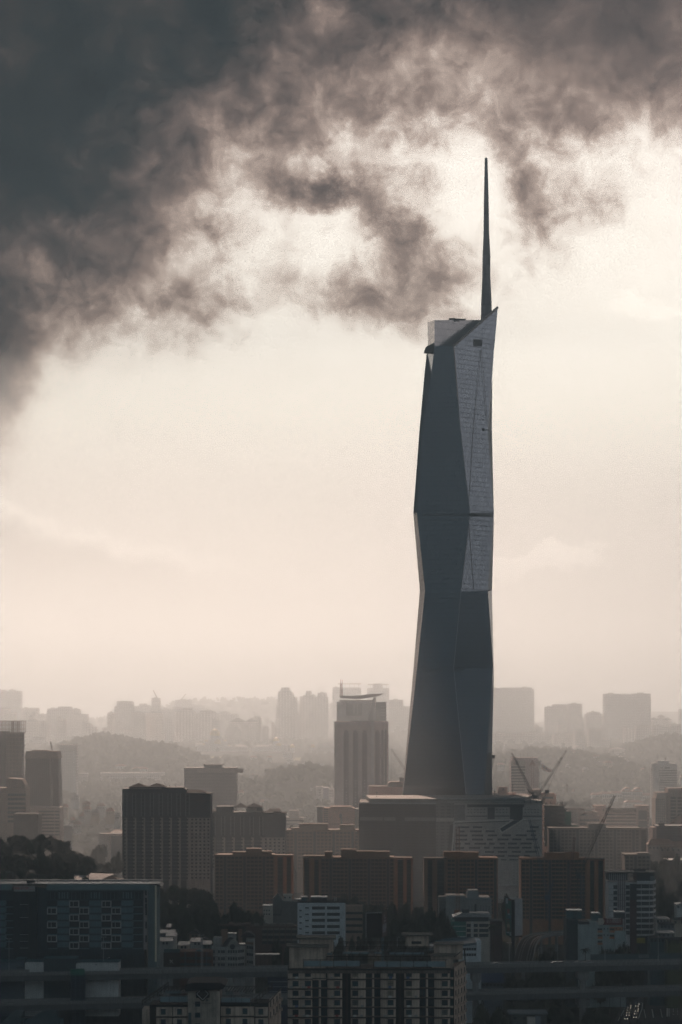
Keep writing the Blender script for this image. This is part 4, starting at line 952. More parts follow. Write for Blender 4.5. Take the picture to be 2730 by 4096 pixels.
    wn = MB().box(-.5, .5, -.2, .1, 0, 1.2).mesh('window', darkw); b.grid('window', wn, [(X(p), 0, Z(q)) for p in (1299, 1305, 1311) for q in fr(3240, 3290, 7)])
    b.part('ledge', MB().box(X(1290), X(1421), -.4, 0, Z(3298), Z(3294)), terra)
    m = Site('flood_light_mast', 'short black mast with a box head before the salmon blank block', 'mast', 1359, 1369, 1990, base=wz(3320, 1990))
    m.part('pole', MB().bar((.6, 0, 0), (.6, 0, m.z(3262)), .9), steel); m.part('head', MB().box(-1, .9, -.6, .6, m.z(3272), m.z(3254)), steel)
    w = Site('office_building', 'white stepped low building beneath the lilac dome', 'office building', 1138, 1226, 2350, base=12)
    w.part('wall', MB().box(w.x(1140), w.x(1215), 0, 16, 0, w.z(3270)).box(w.x(1158), w.x(1197), 3, 14, w.z(3270), w.z(3242)), offw)
    w.part('canopy', MB().box(w.x(1138), w.x(1226), -3, 0, w.z(3272), w.z(3269)), white); stripes(w, 'ribbon_window', glass, 1142, 1213, [3280, 3294], 5, -.15, .3)
    h = Site('office_building', 'small white and blue office beside the slim minaret', 'office building', 1264, 1337, 2750, base=28)
    h.part('wall', MB().box(h.x(1264), h.x(1294), 0, 14, 0, h.z(3145)).box(h.x(1316), h.x(1340), -1, 14, 0, h.z(3156)), white); h.part('blue_wing', MB().box(h.x(1294.3), h.x(1316), .6, 14, 0, h.z(3150)), mat('slate blue wall', (.18, .20, .30), .6))
    wn = MB().box(-1.3, 1.3, -.2, .1, 0, 1.2).mesh('window', darkw); h.grid('window', wn, [(h.x(p), 0, h.z(q)) for p in (1280,) for q in (3162, 3172, 3182)] + [(h.x(p), -1, h.z(q)) for p in (1322, 1332) for q in (3166, 3176, 3186)])
    h.part('flue', MB().cyl(h.x(1326), 4, h.z(3156), h.z(3133), .9), white); h.part('flue', MB().cyl(h.x(1330), 5, h.z(3156), h.z(3140), .5), white)
arcaded()

def right_side():
    A = Site('office_tower', 'white tower with brown arrow mark and stepped balconies right of the supertall', 'office tower', 2043, 2160, 2500, base=15)
    X, Z = A.x, A.z; wl = mat('warm grey wall', (.60, .50, .47), .8)
    A.part('wall', MB().box(X(2046), X(2156), 0, 26, 0, Z(3044)).box(X(2051), X(2153), 1, 24, Z(3044), Z(3030)), wl)
    A.part('mauve_front', MB().box(X(2104), X(2153), -.6, 0, 0, Z(3030)), mat('mauve front', (.58, .46, .43), .8))
    bm = MB().box(X(2043), X(2103), -1.2, 0, Z(3062), Z(3043)).box(X(2153.3), X(2162), -.5, 20, Z(3064), Z(3044))
    A.part('parapet', bm, offw)
    stripes(A, 'ribbon_window', glass, 2046, 2102, [3065 + 11.6 * i for i in range(9)], 6.5, -.3, .3)
    stripes(A, 'balcony', offw, 2043.5, 2103, [3072 + 11.6 * i for i in range(9)], 4.0, -1.2, 1.1)
    stripes(A, 'balcony', offw, 2153.2, 2160, [3072 + 11.6 * i for i in range(9)], 4.0, -.5, 12)
    tri = mat('arrow brown', (.36, .14, .09), .7)
    A.part('arrow_mark', MB().prism([(X(2117), Z(3063)), (X(2126), Z(3063)), (X(2128), Z(3057)), (X(2133), Z(3057)), (X(2135), Z(3063)), (X(2144), Z(3063)), (X(2130.5), Z(3037))], -1.0, -.62), tri)
    A.part('letter_mark', MB().prism([(X(2054.5), Z(3059)), (X(2060), Z(3059)), (X(2058.5), Z(3044.5))], -1.6, -1.21), mat('faded red', (.40, .22, .2), .7)); A.part('letter_mark', MB().box(X(2062), X(2073), -1.6, -1.21, Z(3059), Z(3053)).box(X(2062), X(2073), -1.6, -1.21, Z(3051), Z(3045)), darkw)
    A.part('seam', MB().box(X(2126), X(2127.5), -.9, -.62, Z(3180), Z(3066)).box(X(2135), X(2136.5), -.9, -.62, Z(3180), Z(3066)), mat('arrow brown', (.36, .14, .09), .7))
    an = MB()
    for p, q in ((2085, 3012), (2112, 3008), (2133, 3024)): an.bar((X(p), 6, Z(3030)), (X(p), 6, Z(q)), .25)
    A.part('antenna', an, steel)
    fl = Site('flagpole', 'white flagpole beside the tower with the brown arrow', 'flagpole', 2160, 2168, 2480, base=15)
    fl.part('pole', MB().cyl(0, 0, 0, fl.z(3042), .55, .35, 8).cyl(0, 0, fl.z(3044), fl.z(3041), .9, .9, 8), white)
    # the striped flag flying from the pole: canton with crescent and star, stripes in cloth
    f = Site('flag', 'blue, red and white striped flag with yellow crescent hanging from the tall pole', 'flag', 2168, 2208, 2478, base=15)
    X, Z = f.x, f.z; n = 20; wt = mat('flag white', (.75, .70, .66), .8); rd = mat('flag red', (.50, .10, .08), .8); bl = mat('flag blue', (.06, .08, .22), .8); yl = mat('flag yellow', (.75, .50, .12), .8)
    def pt(u, v):                                   # u along, v down
        top = (2168 + 40 * u, 3050 + 26 * u + 6 * math.sin(u * 3)); x = top[0] - v * 1 * (1 - u) + math.sin(v * 3) * .5; y = top[1] + v * (26 - 10 * u) * (1 - .25 * u)
        return (X(x), 1.5 * math.sin(u * 7 + v), Z(y))
    mb = MB()
    for i in range(n):
        for j in range(14):
            u0, u1, v0, v1 = i / n, (i + 1) / n, j / 14, (j + 1) / 14
            c = 2 if (u1 <= .5 and v1 <= .58) else (1 if j % 2 == 0 else 0)
            mb.add([pt(u0, v1), pt(u1, v1), pt(u1, v0), pt(u0, v0)], [(0, 1, 2, 3)], c)
    f.part('cloth', mb, [wt, rd, bl])
    cm = MB()
    def q(u, v): x, y, z = pt(u, v); return (x, y - .15, z)
    for k in range(9):
        a0, a1 = R(60 + k * 27), R(60 + (k + 1) * 27)
        cm.add([q(.16 + .1 * math.cos(a0), .28 + .2 * math.sin(a0)), q(.16 + .1 * math.cos(a1), .28 + .2 * math.sin(a1)), q(.18 + .07 * math.cos(a1), .28 + .14 * math.sin(a1)), q(.18 + .07 * math.cos(a0), .28 + .14 * math.sin(a0))], [(0, 1, 2, 3)])
    cm.add([q(.36 + .09 * (1 if k % 2 else .5) * math.cos(R(k * 25.7)), .3 + .2 * (1 if k % 2 else .5) * math.sin(R(k * 25.7))) for k in range(14)], [tuple(range(14))])
    f.part('crescent_and_star', cm, yl)

    B = Site('office_building', 'brown and salmon block with rounded end right behind the mall roof', 'office building', 2060, 2228, 2150)
    X, Z = B.x, B.z
    B.part('wall', MB().box(X(2068), X(2166), 0, 20, 0, Z(3178)).box(X(2131), X(2167), 2, 18, Z(3178), Z(3158)), mat('fawn wall', (.44, .33, .28), .85))
    B.part('wing', MB().plan([(X(2167), 1), (X(2222), 1), (X(2227), 3), (X(2228), 8), (X(2228), 18), (X(2167), 18)], 0, Z(3178)).box(X(2168), X(2220), 3, 16, Z(3178), Z(3173)), mat('orange wall', (.62, .36, .25), .85))
    B.part('ribbon_window', MB().box(X(2170), X(2214), .7, 1, Z(3195), Z(3187)), darkw)
    C = Site('office_building', 'rounded brick stair block beside the right edge of the supertall', 'office building', 1968, 2066, 2200)
    C.part('wall', MB().plan([(C.x(1994), 1), (C.x(1998), 0), (C.x(2028), 0), (C.x(2032), 2), (C.x(2032), 12), (C.x(1994), 12)], 0, C.z(3148)), mat('fawn wall', (.44, .33, .28), .85)); C.part('wing', MB().box(C.x(2020), C.x(2066), 2.2, 16, 0, C.z(3172)), mat('orange wall', (.62, .36, .25), .85))
    C.part('window', MB().box(C.x(2010), C.x(2017), -.3, 0, C.z(3162), C.z(3153)), darkw); C.part('low_wall', MB().box(C.x(1968), C.x(1993.6), 3, 14, 0, C.z(3170)), offw)
    # white tower with rounded balconies
    W_ = Site('apartment_tower', 'white tower with dark ribbon windows and round balconies near the right edge', 'apartment tower', 2608, 2712, 2600, base=20)
    X, Z = W_.x, W_.z
    W_.part('wall', MB().box(X(2613), X(2636), -.8, 24, 0, Z(3053)).box(X(2636.3), X(2709), 0, 24, 0, Z(3055)).box(X(2633), X(2681), 4, 20, Z(3055), Z(3043)), white)
    stripes(W_, 'ribbon_window', glass, 2637, 2708, [3080 + 9.6 * i for i in range(12)], 5.2, -.25, .25); stripes(W_, 'ledge', white, 2636, 2711, [3075.5 + 9.6 * i for i in range(13)], 3.6, -.9, .9)
    W_.part('window', MB().box(X(2641), X(2652), -.3, 0, Z(3074), Z(3067)).box(X(2660), X(2680), -.3, 0, Z(3074), Z(3069)), glass)
    W_.grid('balcony', MB().cyl(0, 0, 0, 2.0, 1.6, n=10).mesh('balcony', white), [(X(2612.5), 3, Z(3066 + 13 * i)) for i in range(19)]); W_.part('antenna', MB().bar((X(2667), 8, Z(3043)), (X(2667), 8, Z(3031)), .5), steel); W_.part('antenna', MB().bar((X(2662), 8, Z(3037)), (X(2672), 8, Z(3036)), .4), steel)
    D = Site('apartment_block', 'brown apartment block with a patterned pale corner at the right edge', 'apartment block', 2620, 2790, 2000)
    X, Z = D.x, D.z
    D.part('wall', MB().box(X(2664), X(2790), 0, 24, 0, Z(3170)).box(X(2674), X(2790), 1, 22, Z(3170), Z(3153)), mat('taupe wall', (.42, .32, .28), .85))
    D.part('pale_corner', MB().box(X(2621), X(2663.7), -2, 20, 0, Z(3190)).box(X(2626), X(2663.7), -1.8, 18, Z(3190), Z(3169)), mat('sand wall', (.70, .58, .50), .85))
    wn = MB().box(-.45, .45, -.2, .1, 0, 1.0).mesh('window', darkw)
    D.grid('window', wn, [(X(p), -2, Z(q)) for q in fr(3200, 3296, 11) for p in (2626, 2633, 2641, 2649, 2657)] + [(X(p), 0, Z(q)) for q in fr(3190, 3290, 8) for p in (2671,)])
    wn = MB().box(-2.4, 2.4, -.3, .1, 0, 2.0).box(-2.6, 2.6, -1.2, .1, -.8, -.1, 1).mesh('balcony', [darkw, mat('taupe wall', (.42, .32, .28), .85)]); D.grid('balcony', wn, [(X(p), 0, Z(q)) for q in fr(3196, 3290, 8) for p in (2694, 2722)])
    D.part('red_roof', MB().prism([(X(2672), Z(3298)), (X(2790), Z(3298)), (X(2790), Z(3270)), (X(2712), Z(3262))], -8, -2.2), mat('brick roof', (.26, .13, .09), .8))
    # long banded office with two dark panels
    E = Site('office_building', 'long banded office with an open roof storey and two dark panels', 'office building', 2275, 2598, 2150)
    X, Z = E.x, E.z; ew = mat('clay wall', (.56, .42, .36), .85, streak=.15)
    E.part('wall', MB().box(X(2381), X(2424), -1, 20, 0, Z(3222)).box(X(2424.3), X(2546), 0, 20, 0, Z(3250)).box(X(2546.3), X(2597), -1.5, 20, 0, Z(3222)), ew)
    E.part('roof', MB().box(X(2424), X(2547), -1, 20, Z(3236), Z(3232)), slate)
    pm = MB()
    for p in fr(2426, 2543, 13): pm.box(X(p), X(p + 2), -.6, 0, Z(3250), Z(3236)); 
    E.part('column', pm, ew); E.part('back_wall', MB().box(X(2440), X(2546), 14, 15, Z(3250), Z(3240)), offw)
    stripes(E, 'ribbon_window', glass, 2426, 2545, [3256 + 13 * i for i in range(6)], 5, -.2, .25); stripes(E, 'ledge', offw, 2425, 2546, [3262 + 13 * i for i in range(6)], 2, -.7, .7)
    E.part('dark_panel', MB().box(X(2554), X(2588), -1.8, -1.5, Z(3278), Z(3242)), darkw); E.part('dark_panel', MB().box(X(2554), X(2588), -1.8, -1.5, Z(3318), Z(3283)), darkw)
    wn = MB().box(-.5, .5, -.2, .1, 0, 1.4).mesh('window', darkw); E.grid('window', wn, [(X(2592), -1.5, Z(q)) for q in fr(3240, 3310, 6)] + [(X(2415), -1, Z(q)) for q in (3243, 3243)][:1])
    E2 = Site('office_building', 'low clay building with white columns left of the long banded office', 'office building', 2275, 2400, 2100)
    X, Z = E2.x, E2.z
    E2.part('wall', MB().box(X(2278), X(2340), 3, 20, 0, Z(3236)).box(X(2315), X(2400), 0, 18, 0, Z(3262)).box(X(2345), X(2392), 1, 16, Z(3262), Z(3248)), ew)
    pm = MB()
    for p in fr(2282, 2312, 6): pm.box(X(p), X(p + 2), 2.3, 3, 0, Z(3240))
    E2.part('column', pm, offw); E2.part('roof', MB().hip(X(2325), X(2356), -.5, 8, Z(3262), Z(3257), .2), zinc); E2.part('roof', MB().box(X(2276), X(2382), 2, 21, Z(3236), Z(3233.5)), slate)
    wn = MB().box(-.4, .4, -.2, .1, 0, 1.8).mesh('window', darkw); E2.grid('window', wn, [(X(p), 0, Z(q)) for q in (3285, 3300) for p in fr(2322, 2395, 14)])
    # unfinished green netted frame
    U = Site('unfinished_building', 'unfinished concrete frame with green netting behind the pale mall end', 'unfinished building', 2180, 2325, 1900)
    X, Z = U.x, U.z; cd = mat('raw concrete', (.10, .105, .10), .9)
    ub = MB(); lv = 0
    for q, a, b in ((3222, 2182, 2268), (3236, 2182, 2274), (3252, 2182, 2278), (3268, 2182, 2284), (3284, 2182, 2284), (3300, 2182, 2312), (3316, 2182, 2318), (3332, 2182, 2322), (3350, 2182, 2324), (3370, 2182, 2324)):
        ub.box(X(a), X(b), 0, 24, Z(q + 2.5), Z(q)); ub.box(X(a), X(b - 6), 9, 10, Z(q + 18), Z(q))
        for i in range(int((b - a) / 13)): ub.box(X(a + 3 + 13 * i), X(a + 6 + 13 * i), .4, 1.2, Z(q + 16), Z(q + 2)) 
    s_ = random.Random(5)
    for i in range(14): p = 2184 + i * 6.4; ub.box(X(p), X(p + 2.6), 3 + (i % 3) * 4, 4.2 + (i % 3) * 4, Z(3222), Z(3222 - s_.choice((4, 9, 12, 15))))
    U.part('concrete_frame', ub, cd)
    U.part('netting', MB().box(X(2260), X(2286), -.7, -.5, Z(3300), Z(3246)), greenp); U.part('netting', MB().box(X(2285), X(2316), -.7, -.5, Z(3352), Z(3302)), mat('green net pale', (.05, .22, .16), .9)); U.part('netting', MB().box(X(2182), X(2200), -.7, -.5, Z(3380), Z(3230)), darkw)
    rbm = MB()
    for p in fr(2250, 2274, 7): rbm.bar((X(p), 5, Z(3222)), (X(p) + .3, 5, Z(3209 - (p * 7) % 5)), .25)
    U.part('rebar', rbm, steel)
    # terraces with terracotta roofs
    TG = 'white terraces with terracotta roofs on the slope at right'
    for (a, b, p, lab) in [(2368, 2410, 3170, 'white terrace house with terracotta roof, leftmost and longest gutter, beside the trees'), (2400, 2446, 3166, 'white terrace house with terracotta roof and two bays, second from the trees'), (2440, 2490, 3164, 'white terrace house with a lone dormer, in the middle of the row'),
                           (2488, 2528, 3156, 'white terrace house with a raised gable, left one of the twin gables'), (2530, 2572, 3157, 'white terrace house with a raised gable, right one of the twin gables'), (2570, 2612, 3172, 'white terrace house with terracotta roof touching the white striped tower'), (2500, 2575, 3200, 'lower white terrace house with a small central porch roof')]:
        h = Site('terrace_house', lab, 'terrace house', a, b, 2880 - (120 if p == 3200 else 0), base=18, group=TG)
        X, Z = h.x, h.z
        h.part('wall', MB().box(X(a) + .1, X(b) - .1, 0, 12, 0, Z(p + 9)), white)
        h.part('roof', MB().hip(X(a) - .4, X(b) + .4, -1.2, 13, Z(p + 9), Z(p), .2), terra)
        if 3150 < p < 3160: h.part('gable', MB().box(X(a + 12), X(a + 30), 1, 8, Z(p + 9), Z(p)), white); h.part('gable_roof', MB().prism([(X(a + 8), Z(p)), (X(a + 34), Z(p)), (X(a + 30), Z(p - 7)), (X(a + 20), Z(p - 8))], -.5, 9), terra)
        wn = MB().box(-.8, .8, -.2, .1, 0, 2.4).mesh('window', darkw); h.grid('window', wn, [(X(q), 0, Z(r)) for q in fr(a + 6, b - 6, 5) for r in (p + 24, p + 38)])
        h.part('balcony', MB().box(X(a + 4), X(b - 4), -1.4, -.1, Z(p + 29), Z(p + 26)), offw)
    # dark blue block and red roofs under the brown apartments
    K = Site('office_building', 'long dark blue glassy block under the brown apartments at the right edge', 'office building', 2612, 2790, 1800)
    K.part('wall', MB().box(K.x(2628), K.x(2790), 0, 22, 0, K.z(3303)), mat('dark blue wall', (.05, .06, .075), .5)); K.part('clay_end', MB().box(K.x(2612), K.x(2627.6), 1, 20, 0, K.z(3310)), mat('clay wall', (.56, .42, .36), .85))  # end block in the clay wall colour
    stripes(K, 'ribbon_window', glass, 2634, 2788, [3312, 3322, 3332, 3342], 4, -.2, .25); K.part('roof_plant', MB().box(K.x(2640), K.x(2662), 4, 12, K.z(3303), K.z(3292)).box(K.x(2646), K.x(2650), 5, 7, K.z(3292), K.z(3285)), darkw)
    for a, b, p, lab in ((2592, 2700, 3357, 'low house with a wide dark red roof below the dark blue block'), (2640, 2790, 3366, 'low house with a ridged red roof at the right edge below the dark blue block')):
        h = Site('house', lab, 'house', a, b, 1760, group='red roofed houses at right'); h.part('wall', MB().box(h.x(a + 2), h.x(b - 2), 0, 12, 0, h.z(p + 22)), mat('taupe wall', (.42, .32, .28), .85)); h.part('roof', MB().hip(h.x(a), h.x(b), -1, 13, h.z(p + 22), h.z(p), .15), mat('brick roof', (.26, .13, .09), .8))
        wn = MB().box(-.6, .6, -.2, .1, 0, 1.5).mesh('window', darkw); h.grid('window', wn, [(h.x(q), 0, h.z(p + 38)) for q in fr(a + 10, b - 10, 7)])
right_side()

# ---------------------------------------------------------------- cranes
def crane(label, Y, mast=None, jib=None, tie=None, m=steel, w=1.8, cab=None, base=None, hook=None, ch=.22, name='tower_crane'):
    """mast: (px, py bottom, py top), jib: (px0, py0, px1, py1); tie: (px, py) apex of the A frame"""
    px = mast[0] if mast else jib[0]; bz = wz(mast[1] if mast else jib[1] + 6, Y) if base is None else base
    r = thing(name, label, 'crane', (wx(px, Y), Y, bz), group='lattice cranes')
    L = lambda p, q, y=0.0: ((p - px) * Y / F, y, wz(q, Y) - bz)
    if mast: MB().lattice(L(px, mast[1]), L(px, mast[2]), w, ch).build('mast', m, r)
    if jib: MB().lattice(L(jib[0], jib[1]), L(jib[2], jib[3]), w * .85, ch * .85, tri=True, w2=w * .5).build('jib', m, r)
    t = MB()
    if tie:
        a = L(*tie); MB().bar(L(jib[0], jib[1]), a, .35).bar(L(jib[0] + (tie[0] - jib[0]) * .4, jib[1]), a, .25).build('apex_frame', m, r)
        t.bar(a, L(jib[0] + (jib[2] - jib[0]) * .86, jib[1] + (jib[3] - jib[1]) * .86), .13)
    if hook: t.bar(L(jib[2], jib[3]), L(jib[2], hook), .12)
    if t.v: t.build('cable', m, r)
    if cab:
        c = L(*cab); MB().box(c[0] - 1.6, c[0] + 1.6, -1.3, 1.3, c[2] - 1.4, c[2] + 1.4).build('cab', m, r)
    return r
steel_r = mat('rust orange paint', (.30, .11, .05), .6); steel_b = mat('crane blue', (.05, .10, .16), .6)
crane('slim crane jib leaning out behind the left side of the supertall', 2120, None, (1632, 3095, 1566, 2996), m=steel, hook=3190, w=2.2, ch=0.20)
crane('short crane jib peeping out behind the right side of the supertall', 2060, None, (1962, 3095, 1975, 3024), m=steel, w=2.2, ch=0.20, cab=(1974, 3026))
crane('luffing crane leaning left across the tower with the brown arrow', 1870, (2140, 3215, 3186), (2140, 3190, 2048, 3012), tie=(2110, 3155), w=2.0, ch=0.18, cab=(2140, 3186))
crane('luffing crane leaning right past the flag from the mall roof', 1875, (2149, 3215, 3186), (2149, 3186, 2267, 3001), tie=(2190, 3164), w=2.0, ch=0.18)
crane('stubby dark crane jib at the right end of the mall roof', 1860, (2174, 3215, 3197), (2174, 3200, 2190, 3164), w=1.4, ch=0.20, hook=3200, cab=(2189, 3166))
crane('large luffing crane leaning right in front of the grey flats', 1380, (2318, 3650, 3505), (2316, 3500, 2459, 3182), tie=(2300, 3470), m=steel, w=2.2, ch=0.18, cab=(2316, 3506))
crane('orange lattice crane mast standing before the bright orange flats', 1290, (1832, 3665, 3306), None, m=steel_r, w=1.9, ch=0.14, cab=(1829, 3650))
crane('blue luffing crane leaning left in front of the orange flats', 1360, (2192, 3680, 3588), (2192, 3585, 2118, 3278), tie=(2215, 3520), m=steel_b, w=2.0, ch=0.16, cab=(2190, 3590))
crane('reddish crane leaning left over the orange flats near the banded tower', 1400, (2277, 3640, 3560), (2275, 3560, 2299, 3348), m=mat('dull red paint', (.16, .06, .06), .6), w=2.4, ch=0.19)
crane('tall dark crane mast between the two luffing cranes at right', 1340, (2330, 3670, 3500), None, m=steel_b, w=1.8, ch=0.16)
for (p, q0, q1, Y, lab) in ((2269, 3170, 3140, 1950, 'thin black lamp mast against the woods right of the flag'), (2052, 3176, 3139, 1900, 'thin black lamp mast before the tower with the brown arrow'), (1980, 3196, 3166, 1870, 'thin black lamp mast beside the right foot of the supertall'), (1508, 3200, 3170, 1830, 'thin lamp mast before the salmon arcaded office')):
    t = thing('lamp_mast', lab, 'lamp mast', (wx(p, Y), Y, wz(q0, Y)), group='lamp masts on the mall roof'); h = wz(q1, Y) - wz(q0, Y)
    MB().bar((0, 0, 0), (0, 0, h), .28).build('pole', steel, t); MB().box(-.5, .5, -.4, .4, h - .6, h + .5).build('lamp_head', steel, t)
def dashes(s, a, b, w, rows, m):
    """lettering too small to read: word-like rows of short strokes"""
    r = random.Random(int(a)); mb = MB()
    for z, h in rows:
        x = s.x(a)
        while x < s.x(b):
            g = .12 + .12 * r.random(); mb.box(x, x + g, -.06, 0, z + (0 if r.random() < .8 else h * .4), z + h); x += g + (.07 if r.random() < .8 else .3)
    s.part('lettering', mb, m)
# ---------------------------------------------------------------- the near city
def left_slab():
    Y = 1035; s = Site('apartment_block', 'long dark teal balcony block with a curved metal roof edge, cut by the left edge', 'apartment block', -60, 640, Y, base=0)
    X, Z = s.x, s.z; k = s.k
    tw = mat('dark teal wall', (.045, .08, .095), .8, streak=.2); tp = mat('teal panel', (.13, .22, .25), .75, var=.15, streak=.2); wf = mat('balcony frame white', (.46, .47, .47), .7)
    s.part('wall', MB().box(X(-60), X(578), 0, 16, 0, Z(3552)), tw)
    s.part('end_wall', MB().box(X(594), X(630), -1.5, 15, 0, Z(3541)), mat('teal end wall', (.12, .175, .185), .8, streak=.15))
    s.part('end_edge', MB().box(X(622), X(629), -1.9, -1.5, Z(3845), Z(3541)), mat('edge cream', (.75, .66, .5), .6))
    s.part('corner_panel', MB().box(X(576), X(590), -1.0, 0, Z(3797), Z(3558)), mat('corner rose', (.36, .32, .31), .8))
    rd = MB()
    for q in (3560, 3590, 3613): rd.box(X(581), X(590), -1.3, -1.0, Z(q + 20), Z(q))
    for q in (3632, 3685, 3740): rd.box(X(583), X(590), -1.3, -1.0, Z(q + 28), Z(q))
    s.part('stair_window', rd, glass)
    # curved roof edge, brushed metal on top
    rf = []; n = 9
    for i in range(n + 1):
        a = i / n * math.pi / 2; rf.append((-2.6 + 3.2 * (1 - math.cos(a)), Z(3560) + (Z(3537) - Z(3560)) * math.sin(a)))
    def curved(x0, x1, m, nm, dz=0.0, y1=20):
        vs = [(x, y, z + dz) for x in (x0, x1) for y, z in rf] + [(x0, y1, rf[-1][1] + dz + .35), (x1, y1, rf[-1][1] + dz + .35)]
        c = n + 1; fs = [(i, c + i, c + i + 1, i + 1) for i in range(n)] + [(n, c + n, 2 * c + 1, 2 * c)]
        return s.part(nm, MB().add(vs, fs), m)
    curved(X(190), X(600), mat('roof teal', (.13, .19, .20), .45), 'roof'); curved(X(-60), X(52), mat('roof teal', (.13, .19, .20), .45), 'roof')
    s.part('roof_sheet', MB().box(X(-60), X(634), 1, 17, Z(3537), Z(3535)).box(X(-60), X(640), 17.4, 21, Z(3533), Z(3531)), zinc)
    s.part('roof_hood', MB().prism([(X(620), Z(3546)), (X(623), Z(3536)), (X(640), Z(3538)), (X(646), Z(3547)), (X(640), Z(3545))], -1, 16), steel)
    s.part('rainwater_pipe', MB().bar((X(638), -.5, Z(3548)), (X(633), -.5, Z(3590)), .16), steel)
    # window wall under the roof
    pts = []; me = MB().box(-.9, .9, -.25, .1, 0, 3.2).box(-.1, .1, -.35, -.25, 0, 3.2, 1).mesh('window', [glass, tp])
    for p in (203, 221, 288, 305, 323, 339, 410, 428, 444, 460, 540, 556): pts.append((X(p), 0, Z(3597)))
    s.grid('window', me, pts)
    me = MB().box(-1.6, 1.6, -.35, .1, 0, 3.6).box(-1.0, -.5, -.5, -.35, .3, 3.2, 1).box(.4, .9, -.5, -.35, .3, 3.2, 1).mesh('window_bay', [tw, mat('pale pane', (.16, .26, .29), .35)])
    s.grid('window_bay', me, [(X(p), 0, Z(3596)) for p in (245, 266, 373, 393, 501, 521)])
    # columns of plain panels and of staggered balconies
    rows = fr(3602, 3790, 8)[:8]; st = (3796 - 3602) / 7.0
    for (a, b) in ((231, 279), (359, 407), (487, 535), (-60, 27)):
        pm = MB(); gm = MB()
        for r in range(7):
            t = 3602 + r * st; pm.box(X(a), X(b), -.9, 0, Z(t + st - 7.5), Z(t)); gm.box(X(a), X(b), -.75, 0, Z(t + st), Z(t + st - 7.5))
        s.part('panel_column', pm, tp); s.part('ledge', gm, tw)
    fw = 39 * k
    fm = MB().box(-fw / 2, fw / 2, -2.0, 0, 0, .35).box(-fw / 2, fw / 2, -2.0, 0, 2.75, 3.05).box(-fw / 2, -fw / 2 + .3, -2.0, 0, .35, 2.75).box(fw / 2 - .35, fw / 2, -2.0, 0, .35, 2.75)
    fme = fm.box(-fw / 2 + .3, fw / 2 - .35, -.15, 0, .35, 2.75, 1).box(-fw * .15, -fw * .08, -.3, -.15, .4, 2.6, 0).mesh('balcony', [wf, glass])
    pme = MB().box(-fw / 2, fw / 2, -1.2, 0, 0, .5).box(-fw / 2, fw / 2, -.12, 0, .5, 3.0, 1).box(-fw / 2 + .2, fw / 2 - .2, -1.2, -1.1, .5, 1.3, 1).mesh('balcony', [tp, glass])
    for ci, (a, b) in enumerate(((191, 230), (279, 319), (320, 358), (408, 447), (448, 486), (536, 567), (28, 57))):
        for r in range(7):
            z = Z(3602 + (r + 1) * st - 1)
            framed = (r % 2 == 0) if ci in (1, 3) else (r % 2 == 1 if ci in (0, 2, 4) else False)
            s.grid('balcony', fme if framed else pme, [(X((a + b) / 2), 0, z)])
    # stair core with the sign, dark shaft
    s.part('stair_core', MB().box(X(57), X(118), -2.4, 0, 0, Z(3548)).box(X(118.3), X(152), -1.6, 0, 0, Z(3545)), mat('core wall', (.035, .055, .062), .85, streak=.2))
    bl = MB()
    for q in (3615, 3667, 3735, 3762, 3789): bl.box(X(84), X(117), -3.2, -2.4, Z(q + 1.5), Z(q))
    s.part('stair_ledge', bl, rail)
    wn = MB().box(-1.5, 1.5, -.2, .1, 0, 2.4).mesh('window', glass); s.grid('window', wn, [(X(100), -2.4, Z(q)) for q in (3585, 3640, 3690, 3745, 3780)])
    sg = Site('sign_board', 'pale ONE-STOP sign board high on the stair core of the long teal block', 'sign', 56, 141, Y - 3.4, base=wz(3566, Y - 3.4))
    sg.part('board', MB().box(sg.x(56.5), sg.x(140.5), 0, .4, 0, 2.35), mat('sign grey', (.36, .38, .38), .7))
    text('lettering', 'ONE-STOP', 1.75, redp, sg.root, (sg.x(84), -.05, .55), .03, sx=.82); dashes(sg, 112, 137, 2.35, ((1.55, .22), (.75, .22)), redp)
    v = Site('roof_ventilator', 'black humped ventilator duct on the metal roof above the sign board', 'ventilator', 106, 144, Y + 4, base=wz(3536, Y + 4))
    v.part('duct', MB().prism([(v.x(107), 0), (v.x(107), 1.0), (v.x(110), 1.6), (v.x(117), 1.7), (v.x(130), 1.8), (v.x(142), 1.3), (v.x(137), .7), (v.x(119), .55), (v.x(118), 0)], 0, 2), steel); v.part('cowl', MB().prism([(v.x(129), 1.85), (v.x(135), 2.2), (v.x(142), 1.7), (v.x(143), 1.35)], 0, 2), zinc)
    b = Site('antenna_mast', 'thin wire antenna on the roof of the long teal block', 'antenna mast', 148, 152, Y + 5, base=wz(3536, Y + 5)); b.part('rod', MB().bar((0, 0, 0), (.2, 0, 4.8), .14), steel)
    # foot: arcade and low walls along the viaduct
    for a, c, q in ((155, 190, 3800), (200, 320, 3812), (325, 460, 3820), (465, 575, 3825)):
        mm = MB()
        for p in fr(a, c, 6): mm.box(X(p), X(p + 4), -1.5, -.2, 0, Z(q - 10))
        s.part('pillar', mm, tw)
    for a, c, q0, q1, m, lab in ((-60, 62, 3850, 3900, mat('blue grey wall', (.10, .14, .17), .85), 'blue grey shed wall at the left edge above the flyover'), (62, 96, 3840, 3900, mat('blue grey wall', (.10, .14, .17), .85), 'taller blue grey shed with three small windows above the flyover'),
        (100, 175, 3848, 3900, white, 'white gabled shed wall left of the dark shed, above the flyover'), (176, 305, 3836, 3900, tw, 'dark shed with a teal fascia between the two white walls'), (305, 475, 3850, 3900, white, 'long white shed wall behind the flyover, right of the dark shed')):
        w = Site('shed', lab, 'shed', a, c, 1008, base=15, group='sheds along the flyover')
